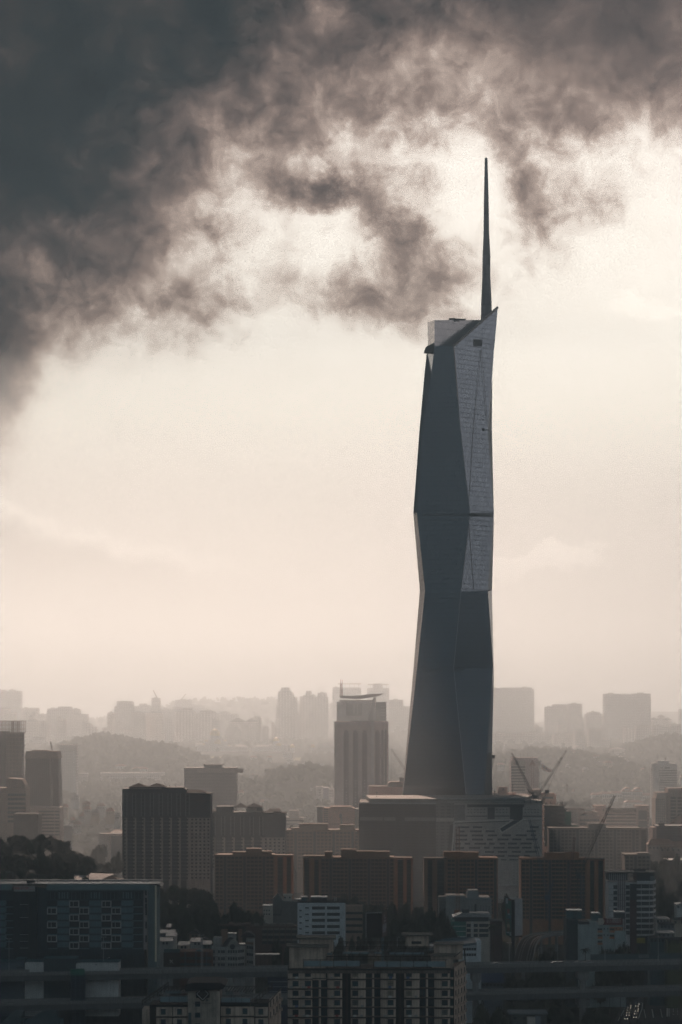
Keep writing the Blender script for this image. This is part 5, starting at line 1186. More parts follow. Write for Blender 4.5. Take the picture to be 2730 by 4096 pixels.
        w.part('wall', MB().prism([(w.x(a), 0), (w.x(c), 0), (w.x(c), w.z(q0)), (w.x(a + (c - a) * .2), w.z(q0 - 1)), (w.x(a), w.z(q0 + 4))], 0, 10), m)
        w.part('roof', MB().box(w.x(a) - .3, w.x(c) + .3, -.4, 10.4, w.z(q0 - 1), w.z(q0 - 3)), tealw)
        if a == 62: w.grid('window', MB().box(-.35, .35, -.1, .1, 0, .7).mesh('window', glass), [(w.x(p), 0, w.z(3873)) for p in (72, 80, 88)])
        if a == 305: w.part('vent', MB().box(w.x(383), w.x(389), -.1, 0, w.z(3861), w.z(3857)), darkw)
left_slab()

def viaducts():
    cm = mat('flyover concrete', (.25, .25, .245), .85, streak=.35, scale=.6); gm = mat('girder concrete', (.13, .145, .15), .85, streak=.3)
    def deck(label, z, py0, py1, par, gir, wdt=11):
        Ya = (H - z) * F / (py0 - HY); Yb = (H - z) * F / (py1 - HY)
        xa, xb = wx(-120, Ya), wx(2850, Yb); L = math.hypot(xb - xa, Yb - Ya); rz = math.atan2(Yb - Ya, xb - xa)
        r = thing('flyover', label, 'flyover', (xa, Ya, z), rz)
        MB().box(0, L, 0, .35, -par, 0).build('parapet', cm, r); MB().box(0, L, wdt, wdt + .35, -par, 0).build('parapet', cm, r)
        MB().box(0, L, .4, wdt - .05, -par - .1, -par + .3).build('road_deck', asph, r); MB().box(0, L, 1.2, wdt - 1.2, -par - gir, -par - .12).build('girder', gm, r)
        sl = MB(); x = 1.0
        while x < L: sl.box(x, x + .12, -.05, 0, -par, 0); x += 6
        sl.build('joint', darkw, r)
        st = MB(); x = 0.5
        while x < L: st.box(x, x + .14, .12, .26, 0, .28); x += 1.95
        st.build('railing', rail, r); MB().box(0, L, .16, .2, .26, .31).build('railing', rail, r)
        return r, xa, Ya, xb, Yb, L, rz
    up = deck('upper flyover deck crossing the whole photo low down', 36, 3893, 3843, 1.6, 2.5)
    lo = deck('lower flyover deck beneath the upper one', 24, 4013, 3947, 1.5, 2.6)
    def pt(d, px):
        t = (px + 120) / 2970.0
        for _ in range(6):
            X_ = d[1] + (d[3] - d[1]) * t; Y_ = d[2] + (d[4] - d[2]) * t; p = CX + X_ * F / Y_; t += (px - p) / 2970.0
        return X_, Y_
    PG = 'flyover piers'
    def pier(px, w, lab, cap=0, low=True, m=cm, ztop=31.8, wrap=None):
        x, y = pt(up, px); k = y / F; r = thing('pier', lab, 'pier', (x, y, 0), up[6], PG)
        MB().box(-w * k / 2, w * k / 2, 3.4, 6.4, 0, ztop - (2.4 if cap else 0)).build('column', m, r)
        if cap:
            MB().prism([(-w * k * .5, ztop - 4.4), (w * k * .5, ztop - 4.4), (cap * k / 2, ztop - 2.9), (cap * k / 2, ztop), (-cap * k / 2, ztop), (-cap * k / 2, ztop - 2.9)], 2.0, 7.6).build('cap', m, r)
            if low: MB().prism([(-w * k * .5, 15.0), (w * k * .5, 15.0), (cap * k / 2, 16.2), (cap * k / 2, 19.5), (-cap * k / 2, 19.5), (-cap * k / 2, 16.2)], 1.2, 7.9).build('cap', m, r)
        return r, k
    pier(2341, 20, 'two storey pier with hammerhead caps under both flyovers at right', 46)
    pier(1912, 20, 'pier with a hammerhead cap just right of the near cream block', 34, low=False)
    pier(671, 26, 'stubby tapered pier under the upper flyover, left of the sign building', 46, low=False)
    pier(963, 22, 'stubby tapered pier under the upper flyover, right of the sign building roof', 46, low=False)
    x, y = pt(up, 313); k = y / F
    r = thing('pier', 'massive pier wrapped in dark blue netting at lower left', 'pier', (x, y, 0), up[6], PG)
    MB().box(-29 * k, 29 * k, -.6, 7, 0, 35).build('netting', mat('blue netting', (.018, .04, .065), .9, streak=.3), r)
    MB().box(-30 * k, 26 * k, -.9, 7.3, 34.4, 36.4).build('green_wrap', greenp, r)
    g = MB()
    for i in range(4): g.bar((-28 * k + i * 18 * k, -.8, 0), (-28 * k + i * 18 * k, -.8, 34), .12)
    for z in range(3, 34, 5): g.bar((-29 * k, -.8, z), (29 * k, -.8, z), .1)
    g.build('scaffold', mat('scaffold blue', (.05, .10, .14), .5), r)
    return up, lo, pt
UP, LO, onfly = viaducts()

def lamp(label, x, y, z, h, double=True, group='street lamps'):
    r = thing('street_lamp', label, 'street lamp', (x, y, z), 0, group)
    MB().cyl(0, 0, 0, h, .16, .09, 6).build('pole', rail, r)
    if double: MB().bar((-.9, 0, h), (.9, 0, h), .1).build('arm', rail, r)
    for sx in ((-1, 1) if double else (1,)): MB().box(sx * .9 - .35, sx * .9 + .35, -.15, .15, h - .12, h + .1).build('lamp_head', white, r)
    return r
for px, pt_, lab in ((37, 3755, 'tall twin headed street lamp on the flyover at the far left'), (415, 3748, 'tall twin headed street lamp on the flyover before the long teal block'), (806, 3740, 'tall twin headed street lamp on the flyover before the brown shop block'),
                     (2421, 3732, 'tall twin headed street lamp on the flyover before the orange banded wall'), (2038, 3770, 'street lamp on the flyover below the tall billboard'), (2634, 3716, 'tall street lamp on the flyover right of the banded tower')):
    x, y = onfly(UP, px); y += 8; lamp(lab, wx(px, y), y, 35.5, wz(pt_, y) - 35.5)
for px, q0, q1, Y, lab in ((812, 3750, 3870, 1060, 'thin lamp pole close beside the tallest one, before the brown shop block'), (430, 3830, 3885, 1020, 'short lamp pole behind the long teal block lamp'), (1590, 3748, 3790, 1090, 'short lamp right of the black billboard'), (2232, 3745, 3850, 1200, 'thin lamp pole beside the elevated railway'), (2155, 3790, 3850, 1190, 'short lamp pole under the curve of the elevated railway'), (1692, 3900, 3960, 1150, 'dim lamp hidden behind the cream block'), (2142, 3925, 3990, 1130, 'lamp standing in the dark trees between both flyovers'), (2464, 3908, 3960, 1160, 'lamp beside the road with three cars, between both flyovers')):
    lamp(lab, wx(px, Y), Y, wz(q1, Y), (q1 - q0) * Y / F, False)

def near_block():
    Y = 735; s = Site('apartment_block', 'near cream apartment block with glass rails and black roof pergola, bottom centre', 'apartment block', 1152, 1818, Y, base=0)
    X, Z = s.x, s.z; k = s.k; st = 38.1
    cw = mat('stained cream', (.60, .48, .39), .85, var=.15, scale=.35, streak=.45); dk = mat('near black wall', (.035, .035, .035), .9)  # near-black wall behind the cream bays
    top = 3886
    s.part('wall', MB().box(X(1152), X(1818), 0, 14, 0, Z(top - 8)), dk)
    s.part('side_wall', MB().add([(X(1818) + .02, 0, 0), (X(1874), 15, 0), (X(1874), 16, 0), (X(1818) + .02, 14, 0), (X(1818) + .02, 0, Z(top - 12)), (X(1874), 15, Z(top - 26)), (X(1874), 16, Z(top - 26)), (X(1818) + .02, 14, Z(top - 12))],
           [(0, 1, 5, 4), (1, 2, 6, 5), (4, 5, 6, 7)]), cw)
    rv = random.Random(9); acm = MB().box(-.45, .45, -1.5, -1.1, .35, .95).mesh('air_conditioner', mat('casing grey', (.30, .30, .29), .7)); lam = [MB().box(-.5, .5, -1.45, -1.4, .3, .95).box(-.1, .0, -1.45, -1.4, .1, .3).mesh('laundry', mat('cloth ' + n_, c_2, .9)) for n_, c_2 in (('white', (.55, .55, .53)), ('blue', (.08, .13, .25)), ('red', (.35, .08, .06)))]
    panels = [(1152, 1200, 1), (1200, 1250, 1), (1311, 1370, 1), (1404, 1464, -1), (1523, 1584, 1), (1618, 1679, -1), (1738, 1801, 1)]
    wfr = mat('window frame dark', (.02, .02, .022), .6)
    rows = 7
    for (a, b, sd) in panels:
        w = (b - a) * k
        me = MB().box(-w / 2, w / 2, -1.1, 0, .25, 2.75).box(-w / 2 - .15, w / 2 + .15, -1.35, 0, 0, .24, 1)
        wxx = (.16 * w if sd > 0 else -.2 * w)
        me2 = me.mesh('bay', [cw, mat('stained ledge', (.16, .13, .11), .9, streak=.3)])
        W3 = [MB().box(wxx - .95, wxx + .95, -1.18, -1.1, .85, 2.6, 0).box(wxx - .04, wxx + .04, -1.24, -1.18, .85, 2.6, 1).box(wxx - .95, wxx + .95, -1.24, -1.18, 1.75, 1.83, 1).mesh('window', [gm_, wfr]) for gm_ in (glass2, glass, mat('curtained glass', (.12, .12, .11), .5), mat('curtain painted lit', (.24, .20, .15), .6))]  # the warm pane colour stands in for a curtain lit from inside
        for r in range(rows):
            z = Z(top + 30 + r * st)
            o = link('bay', me2, s.root, (X((a + b) / 2), 0, z)); link('window', W3[rv.choice((0, 0, 1, 1, 1, 2, 3))], o, (0, 0, 0))
            if rv.random() < .4: ax = -wxx * 1.2 + rv.uniform(-.3, .3); link('air_conditioner', acm, o, (ax, 0, 0))
            if rv.random() < .3: link('laundry', lam[rv.randrange(3)], o, (wxx + rv.uniform(-.4, .4), 0, 0))
    for (a, b) in ((1250, 1311), (1464, 1523), (1679, 1738)):
        w = (b - a) * k
        me = MB().box(-w / 2, -.35, -.3, -.05, .6, 2.95).box(.35, w / 2, -.3, -.05, .6, 2.95).box(-.35, .35, -.5, 0, .1, 3.0, 1).box(-w / 2, w / 2, -.9, 0, .1, .45, 2).box(-w * .35, -w * .30, -.36, -.3, .6, 2.9, 3).box(w * .25, w * .30, -.36, -.3, .6, 2.9, 3).mesh('balcony_window', [glass, cw, mat('stained ledge', (.16, .13, .11), .9, streak=.3), wfr])
        s.grid('balcony_window', me, [(X((a + b) / 2), 0, Z(top + 30 + r * st)) for r in range(rows)])
    pm = MB()
    for p in (1385, 1390, 1597, 1603): pm.box(X(p), X(p + 1.2), -.5, -.05, 0, Z(top))
    s.part('downpipe', pm, mat('pipe grey', (.12, .11, .10), .7))
    # narrow balconies of the corner and the side
    me = MB().box(-.5, .5, -.8, 0, 0, .6).box(-.45, .45, -.15, 0, .6, 2.6, 1).mesh('corner_window', [cw, glass]); s.grid('corner_window', me, [(X(1808), 0, Z(top + 30 + r * st)) for r in range(rows)])
    me = MB().box(-.28, .28, -.9, 0, 0, .25).box(-.24, .24, -.9, -.8, .25, 1.1).box(-.2, .2, -.12, 0, .4, 2.2, 1).mesh('side_balcony', [cw, glass])
    P_ = []
    for r in range(rows):
        for i in range(4): t = .12 + i * .25; P_.append((X(1818) + (X(1874) - X(1818)) * t, 15 * t - .1, Z(top + 28 + r * st), R(55)))
    s.grid('side_balcony', me, P_)
    # roof terrace: parapet, glass rails, pergola, stair houses
    s.part('parapet', MB().box(X(1155), X(1803), -1.2, .4, Z(top + 6), Z(top - 6)), mat('stained parapet', (.20, .17, .145), .9, streak=.5))
    s.part('terrace', MB().box(X(1155), X(1803), -1.4, 0, Z(top - 6.1), Z(top - 14)), dk)
    for a, b in ((1217, 1280), (1284, 1333), (1337, 1386), (1390, 1440), (1498, 1547), (1551, 1600), (1604, 1653), (1657, 1707), (1711, 1781)):
        s.part('glass_rail', MB().box(X(a), X(b), -1.0, -.9, Z(3866 - (0 if a > 1450 else 2)), Z(3844 - (0 if a > 1450 else 2))), mat('rail glass', (.22, .29, .32), .25, .1))
    rm = MB()
    for a in (1215, 1282, 1335, 1388, 1441, 1496, 1549, 1602, 1655, 1709, 1782): rm.box(X(a) - .08, X(a) + .08, -1.1, -.8, Z(3870), Z(3836))
    rm.box(X(1215), X(1790), -1.05, -.9, Z(3839), Z(3837))
    s.part('rail_frame', rm, wfr)
    pg = MB()
    for i, q in enumerate((3779, 3795, 3812, 3826)):
        a = 1360 - i * 18; b = 1745 - i * 8; pg.box(X(a), X(b), 10 - i * 3, 10.5 - i * 3, Z(q + 3), Z(q)); pg.box(X(a), X(b), 10 - i * 3, 10.3 - i * 3, Z(q + 8.5), Z(q + 7))
        for p in fr(a, b, 15): pg.box(X(p), X(p + 1.6), 10 - i * 3, 10.3 - i * 3, Z(q + 17), Z(q))
    for p in fr(1345, 1735, 12): pg.bar((X(p + 12), 10, Z(3781)), (X(p - 20), 0, Z(3830)), .14)
    s.part('pergola', pg, wfr)
    bk = MB()
    for a, b, q in ((1310, 1330, 3816), (1370, 1480, 3812), (1500, 1530, 3812), (1560, 1700, 3814)): bk.box(X(a), X(b), 3.6, 3.8, Z(q + 8), Z(q))
    s.part('glass_screen', bk, mat('rail glass', (.22, .29, .32), .25, .1)); s.part('roof_deck', MB().box(X(1300), X(1760), .5, 13.5, Z(top - 8) - .01, Z(top - 8) + .2), dk)
    def house(a, b, q0, q1, y, slab, ov=10, nm='stair_house', m=cw):
        s.part(nm, MB().box(X(a), X(b), y, y + 6, Z(q1), Z(q0)), m); s.part('roof_slab', MB().box(X(a - ov), X(b + ov), y - 1.2, y + 7, Z(q0), Z(q0 - slab)), mat('slab roof', (.20, .18, .155), .85, streak=.3))
    house(1196, 1335, 3762, 3880, 4, 9); house(1158, 1305, 3788, 3920, -.6, 7, 12); house(1628, 1720, 3753, 3800, 8, 6, 16)
    house(1745, 1858, 3790, 3850, 9, 4, 6); house(1730, 1815, 3828, 3880, 3, 4, 14)
    s.part('lintel', MB().box(X(1650), X(1690), 7.7, 8, Z(3785), Z(3775)), wfr)
    s.part('roof_fin', MB().bar((X(1820), 2, Z(3830)), (X(1868), 14, Z(3812)), .3).bar((X(1868), 14, Z(3812)), (X(1872), 14, Z(3880)), .3), wfr)
near_block()

def sign_building():
    Y = 690; s = Site('apartment_block', 'near cream building with a black diamond sign on its stair tower', 'apartment block', 568, 1118, Y, base=0)
    X, Z = s.x, s.z; k = s.k; cw = MATS['stained cream']; dk = MATS['near black wall']; led = mat('stained ledge', (.16, .13, .11), .9, streak=.3); wfr = MATS['window frame dark']
    s.part('stair_tower', MB().box(X(755), X(882), -3, 10, 0, Z(3958)), mat('tower cream', (.40, .345, .29), .85, var=.18, scale=.4, streak=.35))
    s.part('pilaster', MB().box(X(869), X(882.5), -3.7, -3, 0, Z(3958)), mat('pale pilaster', (.52, .44, .37), .85, streak=.3))
    s.part('roof_slab', MB().prism([(X(745), Z(3959)), (X(895), Z(3950)), (X(907), Z(3936)), (X(885), Z(3924)), (X(775), Z(3924)), (X(748), Z(3932))], -4.5, 11), mat('black roof', (.022, .026, .03), .8))
    s.part('wing_wall', MB().box(X(600), X(755) - .01, 0, 10, 0, Z(4018)), dk); s.part('wing_wall', MB().box(X(882) + .01, X(1075), 0, 10, 0, Z(4012)), dk); s.part('low_wing', MB().box(X(568), X(600) - .01, 1.5, 10, 0, Z(4040)), cw)
    s.part('side_wall', MB().add([(X(1075) + .02, 0, 0), (X(1120), 14, 0), (X(1120), 15, 0), (X(1075) + .02, 10, 0), (X(1075) + .02, 0, Z(4012)), (X(1120), 14, Z(3985)), (X(1120), 15, Z(3985)), (X(1075) + .02, 10, Z(4012))], [(0, 1, 5, 4), (1, 2, 6, 5), (4, 5, 6, 7)]), cw)
    for a, b, q0 in ((627, 690, 4030), (694, 752, 4030), (886, 1018, 4028), (1022, 1073, 4030)):
        w = (b - a) * k
        for r in range(2):
            z = Z(q0 + 36 + r * 42); o = s.part('bay', MB().box(X(a), X(b), -1.1, 0, z + .25, z + 2.9).box(X(a) - .15, X(b) + .15, -1.35, 0, z, z + .24, 1), [cw, led])
            n = 2 if b - a > 100 else 1
            for i in range(n):
                xc = X(a) + w * (i + .45) / n; s.part('window', MB().box(xc - .75, xc + .75, -1.2, -1.1, z + .7, z + 2.5).box(xc - .04, xc + .04, -1.26, -1.2, z + .7, z + 2.5, 1), [glass2, wfr], parent=o)
    me = MB().box(-.3, .3, -.9, 0, 0, .25).box(-.25, .25, -.9, -.8, .25, 1.0).box(-.2, .2, -.12, 0, .4, 2.2, 1).mesh('side_balcony', [cw, glass])
    s.grid('side_balcony', me, [(X(1075) + (X(1120) - X(1075)) * t, 14 * t - .1, Z(4040 + r * 42 - t * 20), R(55)) for r in range(2) for t in (.15, .4, .65, .9)])
    rg = mat('rail glass', (.22, .29, .32), .25, .1)
    for a, b, q0, q1, y in ((643, 700, 3985, 4007, -.6), (702, 754, 3985, 4007, -.6), (660, 754, 3966, 3980, 4), (886, 944, 3990, 4011, -.6), (946, 1002, 3990, 4011, -.6), (902, 958, 3970, 3984, 4)):
        s.part('glass_rail', MB().box(X(a), X(b), y, y + .1, Z(q1), Z(q0)), rg)
    s.part('pale_rail', MB().box(X(719), X(746), 3.8, 3.95, Z(3980), Z(3967)), MATS['corner rose']); s.part('pale_rail', MB().box(X(931), X(957), 3.8, 3.95, Z(3988), Z(3968)), MATS['corner rose'])
    fm = MB()
    for a, b in ((640, 755), (884, 1010)):
        fm.box(X(a), X(b), -.75, -.62, Z(3984), Z(3982)).box(X(a), X(b), -.75, -.62, Z(4010), Z(4008))
        for p in fr(a, b, 4): fm.box(X(p), X(p + 1.2), -.8, -.62, Z(4014), Z(3975))
    s.part('rail_frame', fm, wfr)
    pg = MB()
    for p in fr(655, 755, 9): pg.bar((X(p), 6, Z(3955)), (X(p - 9), 0, Z(3964)), .3)
    for p in fr(905, 1010, 10): pg.bar((X(p + 12), 6, Z(3954)), (X(p), 0, Z(3966)), .3)
    pg.box(X(650), X(755), 5.8, 6.1, Z(3956), Z(3954)).box(X(900), X(1025), 5.8, 6.1, Z(3956), Z(3954)).bar((X(570), 0, Z(4004)), (X(668), 7, Z(3940)), .4).bar((X(578), 0, Z(4010)), (X(668), 7, Z(3952)), .3).bar((X(1003), 0, Z(4010)), (X(1085), 8, Z(3945)), .4).bar((X(1010), 0, Z(4024)), (X(1088), 8, Z(3958)), .3)
    for t in fr(0, 1, 8): pg.bar((X(570 + 98 * t), 7 * t, Z(4004 - 64 * t)), (X(570 + 98 * t), 7 * t, Z(4020 - 50 * t)), .2).bar((X(1003 + 82 * t), 8 * t, Z(4010 - 65 * t)), (X(1003 + 82 * t), 8 * t, Z(4026 - 55 * t)), .2)
    pg.bar((X(1075), 0, Z(4010)), (X(1122), 14, Z(3975)), .3)
    s.part('pergola', pg, mat('weathered timber', (.09, .085, .08), .85))
    for q in (4001, 4045, 4088):
        o = s.part('window', MB().box(X(784), X(804), -3.1, -3.0, Z(q + 20), Z(q)), glass); s.part('frame', MB().box(X(783), X(784), -3.2, -3.0, Z(q + 21), Z(q)).box(X(804), X(805), -3.2, -3.0, Z(q + 21), Z(q)).box(X(783), X(805), -3.2, -3.0, Z(q + 21), Z(q + 20)), mat('frame blue grey', (.20, .26, .30), .6), parent=o)
    s.part('window', MB().box(X(757), X(769), -3.1, -3.0, Z(4090), Z(4045)), glass2)
    s.part('ledge', MB().box(X(776), X(850), -3.25, -3.0, Z(4008.5), Z(4007)), led)
    d = Site('sign_board', 'black diamond sign with a white outline and faint BRUNS FIELD lettering', 'sign', 786, 838, Y - 3.2, base=wz(4003, Y - 3.2))
    c = (812, 3975); P2 = lambda x, z: ((x - 812) * k, (4003 - z) * k); bm = mat('sign black', (.006, .006, .007), .6)
    d.part('board', MB().prism([P2(*q) for q in ((785, 3971), (808, 3947), (816, 3947), (839, 3971), (840, 3979), (838, 3991), (828, 3991), (816, 4003), (808, 4003), (796, 3991), (786, 3991), (785, 3979))], -.35, 0), bm)
    ln = MB(); cc = [(811, 3953), (813, 3953), (834, 3974), (834, 3976), (813, 3998), (811, 3998), (789, 3976), (789, 3974)]
    for i in range(8): a, b = P2(*cc[i]), P2(*cc[(i + 1) % 8]); ln.bar((a[0], -.42, a[1]), (b[0], -.42, b[1]), .13)
    d.part('outline', ln, mat('sign white', (.55, .55, .55), .6))
    fg = mat('faded letters', (.10, .10, .10), .6); a = P2(812, 3976); text('lettering', 'BRUNS', .72, fg, d.root, (a[0], -.37, a[1]), .02); a = P2(812, 3985); text('lettering', 'FIELD', .72, fg, d.root, (a[0], -.37, a[1]), .02)
    v = Site('satellite_dish', 'small dark round dish below the diamond sign', 'satellite dish', 825, 833, Y - 3.3, base=wz(4004, Y - 3.3)); v.part('dish', MB().dome(0, .1, 0, .32, .3).add([(x * .32, -.05, .32 + z * .32) for x, z in [(math.cos(i * .785), math.sin(i * .785)) for i in range(8)]], [tuple(range(8))]), darkw)
sign_building()
# ---------------------------------------------------------------- blocks between the flyover and the orange flats
def wins(s, xs, qs, w, h, m=glass, y=0.0, nm='window', cap=100):
    s.grid(nm, MB().box(-w / 2, w / 2, -.15, .1, 0, h).mesh(nm, m), [(s.x(p), y, s.z(q)) for q in qs for p in xs], cap)
def midtown():
    s = Site('office_building', 'white five storey office with an arched roof gable and round window', 'office building', 848, 1018, 1085, base=8); X, Z = s.x, s.z; ow = mat('pale office wall', (.42, .42, .40), .8, streak=.3)
    s.part('wall', MB().plan([(X(848), 0), (X(950), 0), (X(978), 4), (X(978), 14), (X(848), 14)], 0, Z(3787)), ow); s.part('side_wall', MB().plan([(X(983), 7), (X(1014), 3), (X(1016), 14), (X(983), 15)], 0, Z(3762)), ow)
    s.part('arched_gable', MB().prism([(X(908) + (X(958) - X(908)) * t, Z(3787) + (Z(3757) - Z(3787)) * math.sin(math.pi * t)) for t in fr(0, 1, 13)], -.3, 3), mat('gable wall', (.33, .32, .29), .8)); s.part('arch_roof', MB().prism([(X(888), Z(3783))] + [(X(890) + (X(954) - X(890)) * t, Z(3783) + (Z(3753) - Z(3783)) * math.sin(math.pi * t)) for t in fr(.05, .95, 11)] + [(X(956), Z(3783))], .1, 12), slate)
    s.part('round_window', MB().add([(X(931) + 1.3 * math.cos(i * .5236), -.35, Z(3787) + 1.3 * math.sin(i * .5236)) for i in range(12)], [tuple(range(12))]), glass)
    s.box('roof_house', 853, 886, 3752, 3790, ow, y0=2, d=6); s.part('roof_house', MB().box(X(910), X(942), 6, 10, Z(3790), Z(3740)), ow); s.part('roof_sheet', MB().box(X(908), X(944), 5.5, 10.5, Z(3740), Z(3738)).box(X(950), X(978), 6, 13, Z(3784), Z(3782)), zinc)
    s.part('arch_roof', MB().prism([(X(960) + (X(1018) - X(960)) * t, Z(3757) + (Z(3737) - Z(3757)) * math.sin(math.pi * t)) for t in fr(0, 1, 11)], 10, 18), slate)
    wins(s, (857, 877, 889, 897, 916, 926, 936, 946), (3812, 3840, 3865), .85, 1.35); s.part('ledge', MB().box(X(848), X(950), -.3, 0, Z(3822), Z(3820)).box(X(848), X(950), -.3, 0, Z(3848), Z(3846)), white)
    s.grid('window', MB().box(-.6, .6, -.15, .1, 0, 1.35).mesh('window', glass), [(X(p), 4 * (p - 950) / 28, Z(q), R(44)) for p in (956, 964, 972) for q in (3812, 3840, 3865)] + [(X(p), 7 - 4 * (p - 983) / 31, Z(q), R(-45)) for p in (990, 1000, 1009) for q in (3800, 3828, 3858)])
    s.part('red_band', MB().plan([(X(983), 6.8), (X(1014), 2.8), (X(1014), 3), (X(983), 7)], Z(3781), Z(3773)), brickd)
    s = Site('shop_block', 'brown blank fronted shop with a white cross logo behind the flyover', 'shop block', 655, 720, 1075, base=8); s.part('wall', MB().box(s.x(655), s.x(720), 0, 14, 0, s.z(3810)), mat('umber wall', (.055, .045, .038), .85)); s.part('fascia', MB().box(s.x(657), s.x(720), -.3, 0, s.z(3810), s.z(3796)), tealw)
    lm = MB().bar((s.x(681), -.1, s.z(3839)), (s.x(693), -.1, s.z(3852)), .22).bar((s.x(692), -.12, s.z(3839)), (s.x(681), -.12, s.z(3852)), .2).bar((s.x(681), -.1, s.z(3839)), (s.x(681), -.1, s.z(3845)), .2); s.part('logo', lm, white); dashes(s, 674, 701, 0, ((s.z(3857), .3),), greyw)
    s = Site('shop_block', 'shop row with dark red panels and blue piers right of the cross logo', 'shop block', 720, 848, 1075, base=8); X, Z = s.x, s.z; s.part('wall', MB().box(X(720.3), X(848), 0, 14, 0, Z(3807)), mat('dark red wall', (.13, .045, .025), .85))
    stripes(s, 'window_band', mat('blue glass dim', (.035, .075, .09), .4), 721, 847, (3828, 3852), 10, -.12, .3); posts(s, 'pier', mat('blue pier', (.06, .11, .15), .7), (742, 785, 827), 5, 3808, 3880, -.3); wins(s, (752, 776, 795, 819), (3837,), .8, .9)
    s.part('dome_light', MB().dome(X(796), 3, Z(3807), 1.7, 1.0), tealw, smooth=True)
    LG = 'low roofs behind the shop row'; rr = random.Random(21)
    for i, (a, b, q, m, lab) in enumerate(((630, 690, 3762, ow, 'pale low house with a lit flat roof beside the end of the long teal block'), (662, 707, 3742, offw, 'small upper house with a bright sloping roof left of the gable'), (710, 757, 3778, cream, 'square cream roof house with one small window above the red panels'), (760, 815, 3764, ow, 'low house with a bright flat roof left of the arched office'), (637, 700, 3730, greyw, 'grey low house furthest left under the trees'),
            (755, 800, 3732, mat('brown gable', (.20, .15, .12), .85), 'brown low house with ruined roof under the trees'), (808, 846, 3775, tealw, 'narrow teal roof house touching the arched office'), (793, 842, 3762, ow, 'gabled pale house behind the bright flat roofs'), (664, 703, 3706, brickd, 'small brown house closest to the dark trees'))):
        h = Site('house', lab, 'house', a, b, 1120 + (3780 - q) * 2.2, group=LG, base=6)
        h.part('wall', MB().box(h.x(a + 2), h.x(b - 2), 0, 9, 0, h.z(q + 3)), m)
        if i in (5, 7): h.part('roof', MB().prism([(h.x(a), h.z(q + 3)), (h.x(b), h.z(q + 3)), (h.x((a + b) / 2), h.z(q - 12))], -.5, 9.5), slate)
        else: h.part('roof', MB().frustum((h.x(a), h.x(b), -.8, 10), (h.x(a), h.x(b), -.7, 10), h.z(q + 3), h.z(q + 2)).add([(h.x(a), -.8, h.z(q + 2)), (h.x(b), -.8, h.z(q + 2)), (h.x(b - 1), 10, h.z(q + 2) + .9), (h.x(a + 1), 10, h.z(q + 2) + .9)], [(0, 1, 2, 3)]), zinc)
        wins(h, ((a + b) / 2 - 5, (a + b) / 2 + 9), (q + 16,), 1.0, 1.2)
    s = Site('apartment_block', 'brown walk-up row with pale parapet bands left of the white banded office', 'apartment block', 975, 1195, 1290, base=0); X, Z = s.x, s.z; bw = mat('brown red wall', (.15, .085, .065), .85, streak=.3)
    s.part('wall', MB().box(X(985), X(1195), 0, 14, 0, Z(3706)), bw); stripes(s, 'balcony', mat('dim pale', (.26, .23, .20), .85, streak=.3), 1045, 1193, (3712, 3734, 3756), 8, -.9, .9); stripes(s, 'gallery', glass, 1046, 1192, (3720, 3742, 3764), 12, -.1, .3)
    posts(s, 'pier', bw, fr(1048, 1190, 7), 3.5, 3706, 3790, -1.0, 1.0); mb = MB()
    for a in (1015, 1052, 1083, 1120, 1150): mb.box(X(a), X(a + 22), 3, 8, Z(3706), Z(3698))
    s.part('roof_house', mb, mat('dim pale', (.26, .23, .20), .85)); s.part('roof', MB().box(X(858), X(1000), 3, 18, Z(3706), Z(3700)), bw)
    s.box('stair_tower', 887, 911, 3718, None, brickd, y0=-2, d=5); s.box('stair_tower', 955, 969, 3718, None, brickd, y0=-2, d=5)
    s = Site('office_building', 'grey blank faced block with a small windowed roof house', 'office building', 1090, 1191, 1340, base=0); X, Z = s.x, s.z
    s.part('wall', MB().prism([(X(1091), 0), (X(1190), 0), (X(1190), Z(3608)), (X(1134), Z(3604)), (X(1112), Z(3578)), (X(1091), Z(3600))], 0, 16), mat('blank grey', (.17, .18, .175), .85, streak=.2)); s.part('roof_house', MB().box(X(1135), X(1168), 1, 8, Z(3606), Z(3583)).box(X(1133), X(1171), .5, 9, Z(3583), Z(3579)), offw); wins(s, (1141, 1160), (3594,), 1.0, .9, y=1)
    s.part('vent_mark', MB().box(X(1092), X(1124), -.1, 0, Z(3662), Z(3655)).box(X(1123), X(1127), -.1, 0, Z(3662), Z(3638)), darkw)
    s = Site('office_building', 'small pale block with a lit flat roof left of the grey blank block', 'office building', 1052, 1091, 1330, base=0); s.part('wall', MB().box(s.x(1053), s.x(1090.5), 0, 10, 0, s.z(3625)), offw); s.part('roof', MB().box(s.x(1052), s.x(1090.8), -.5, 10, s.z(3625), s.z(3622)), zinc); wins(s, (1058, 1068, 1078), (3645, 3660), .7, .9)
    s = Site('office_building', 'white office with rows of dark ribbon windows in front of the orange flats', 'office building', 1190, 1452, 1270, base=0); X, Z = s.x, s.z
    s.part('wall', MB().box(X(1191), X(1383), 0, 20, 0, Z(3611)), mat('cool white wall', (.72, .76, .78), .8, streak=.12)); s.part('coping', MB().box(X(1190), X(1384), -.4, 20.4, Z(3611), Z(3608)), slate)
    for a, b in ((1249, 1301), (1309, 1360)): s.grid('ribbon_window', MB().box(X(a), X(b), -.1, .2, 0, 1.7).box(X(a), X(b), -.5, 0, 1.7, 1.85, 1).mesh('ribbon_window', [glass, white]), [(0, 0, Z(q)) for q in (3638, 3663, 3687, 3712, 3737)])
    wins(s, (1203,), (3645, 3670, 3694, 3718, 3742), 1.4, .75); wins(s, (1229,), (3634, 3660, 3685, 3709, 3733), 2.1, .75)
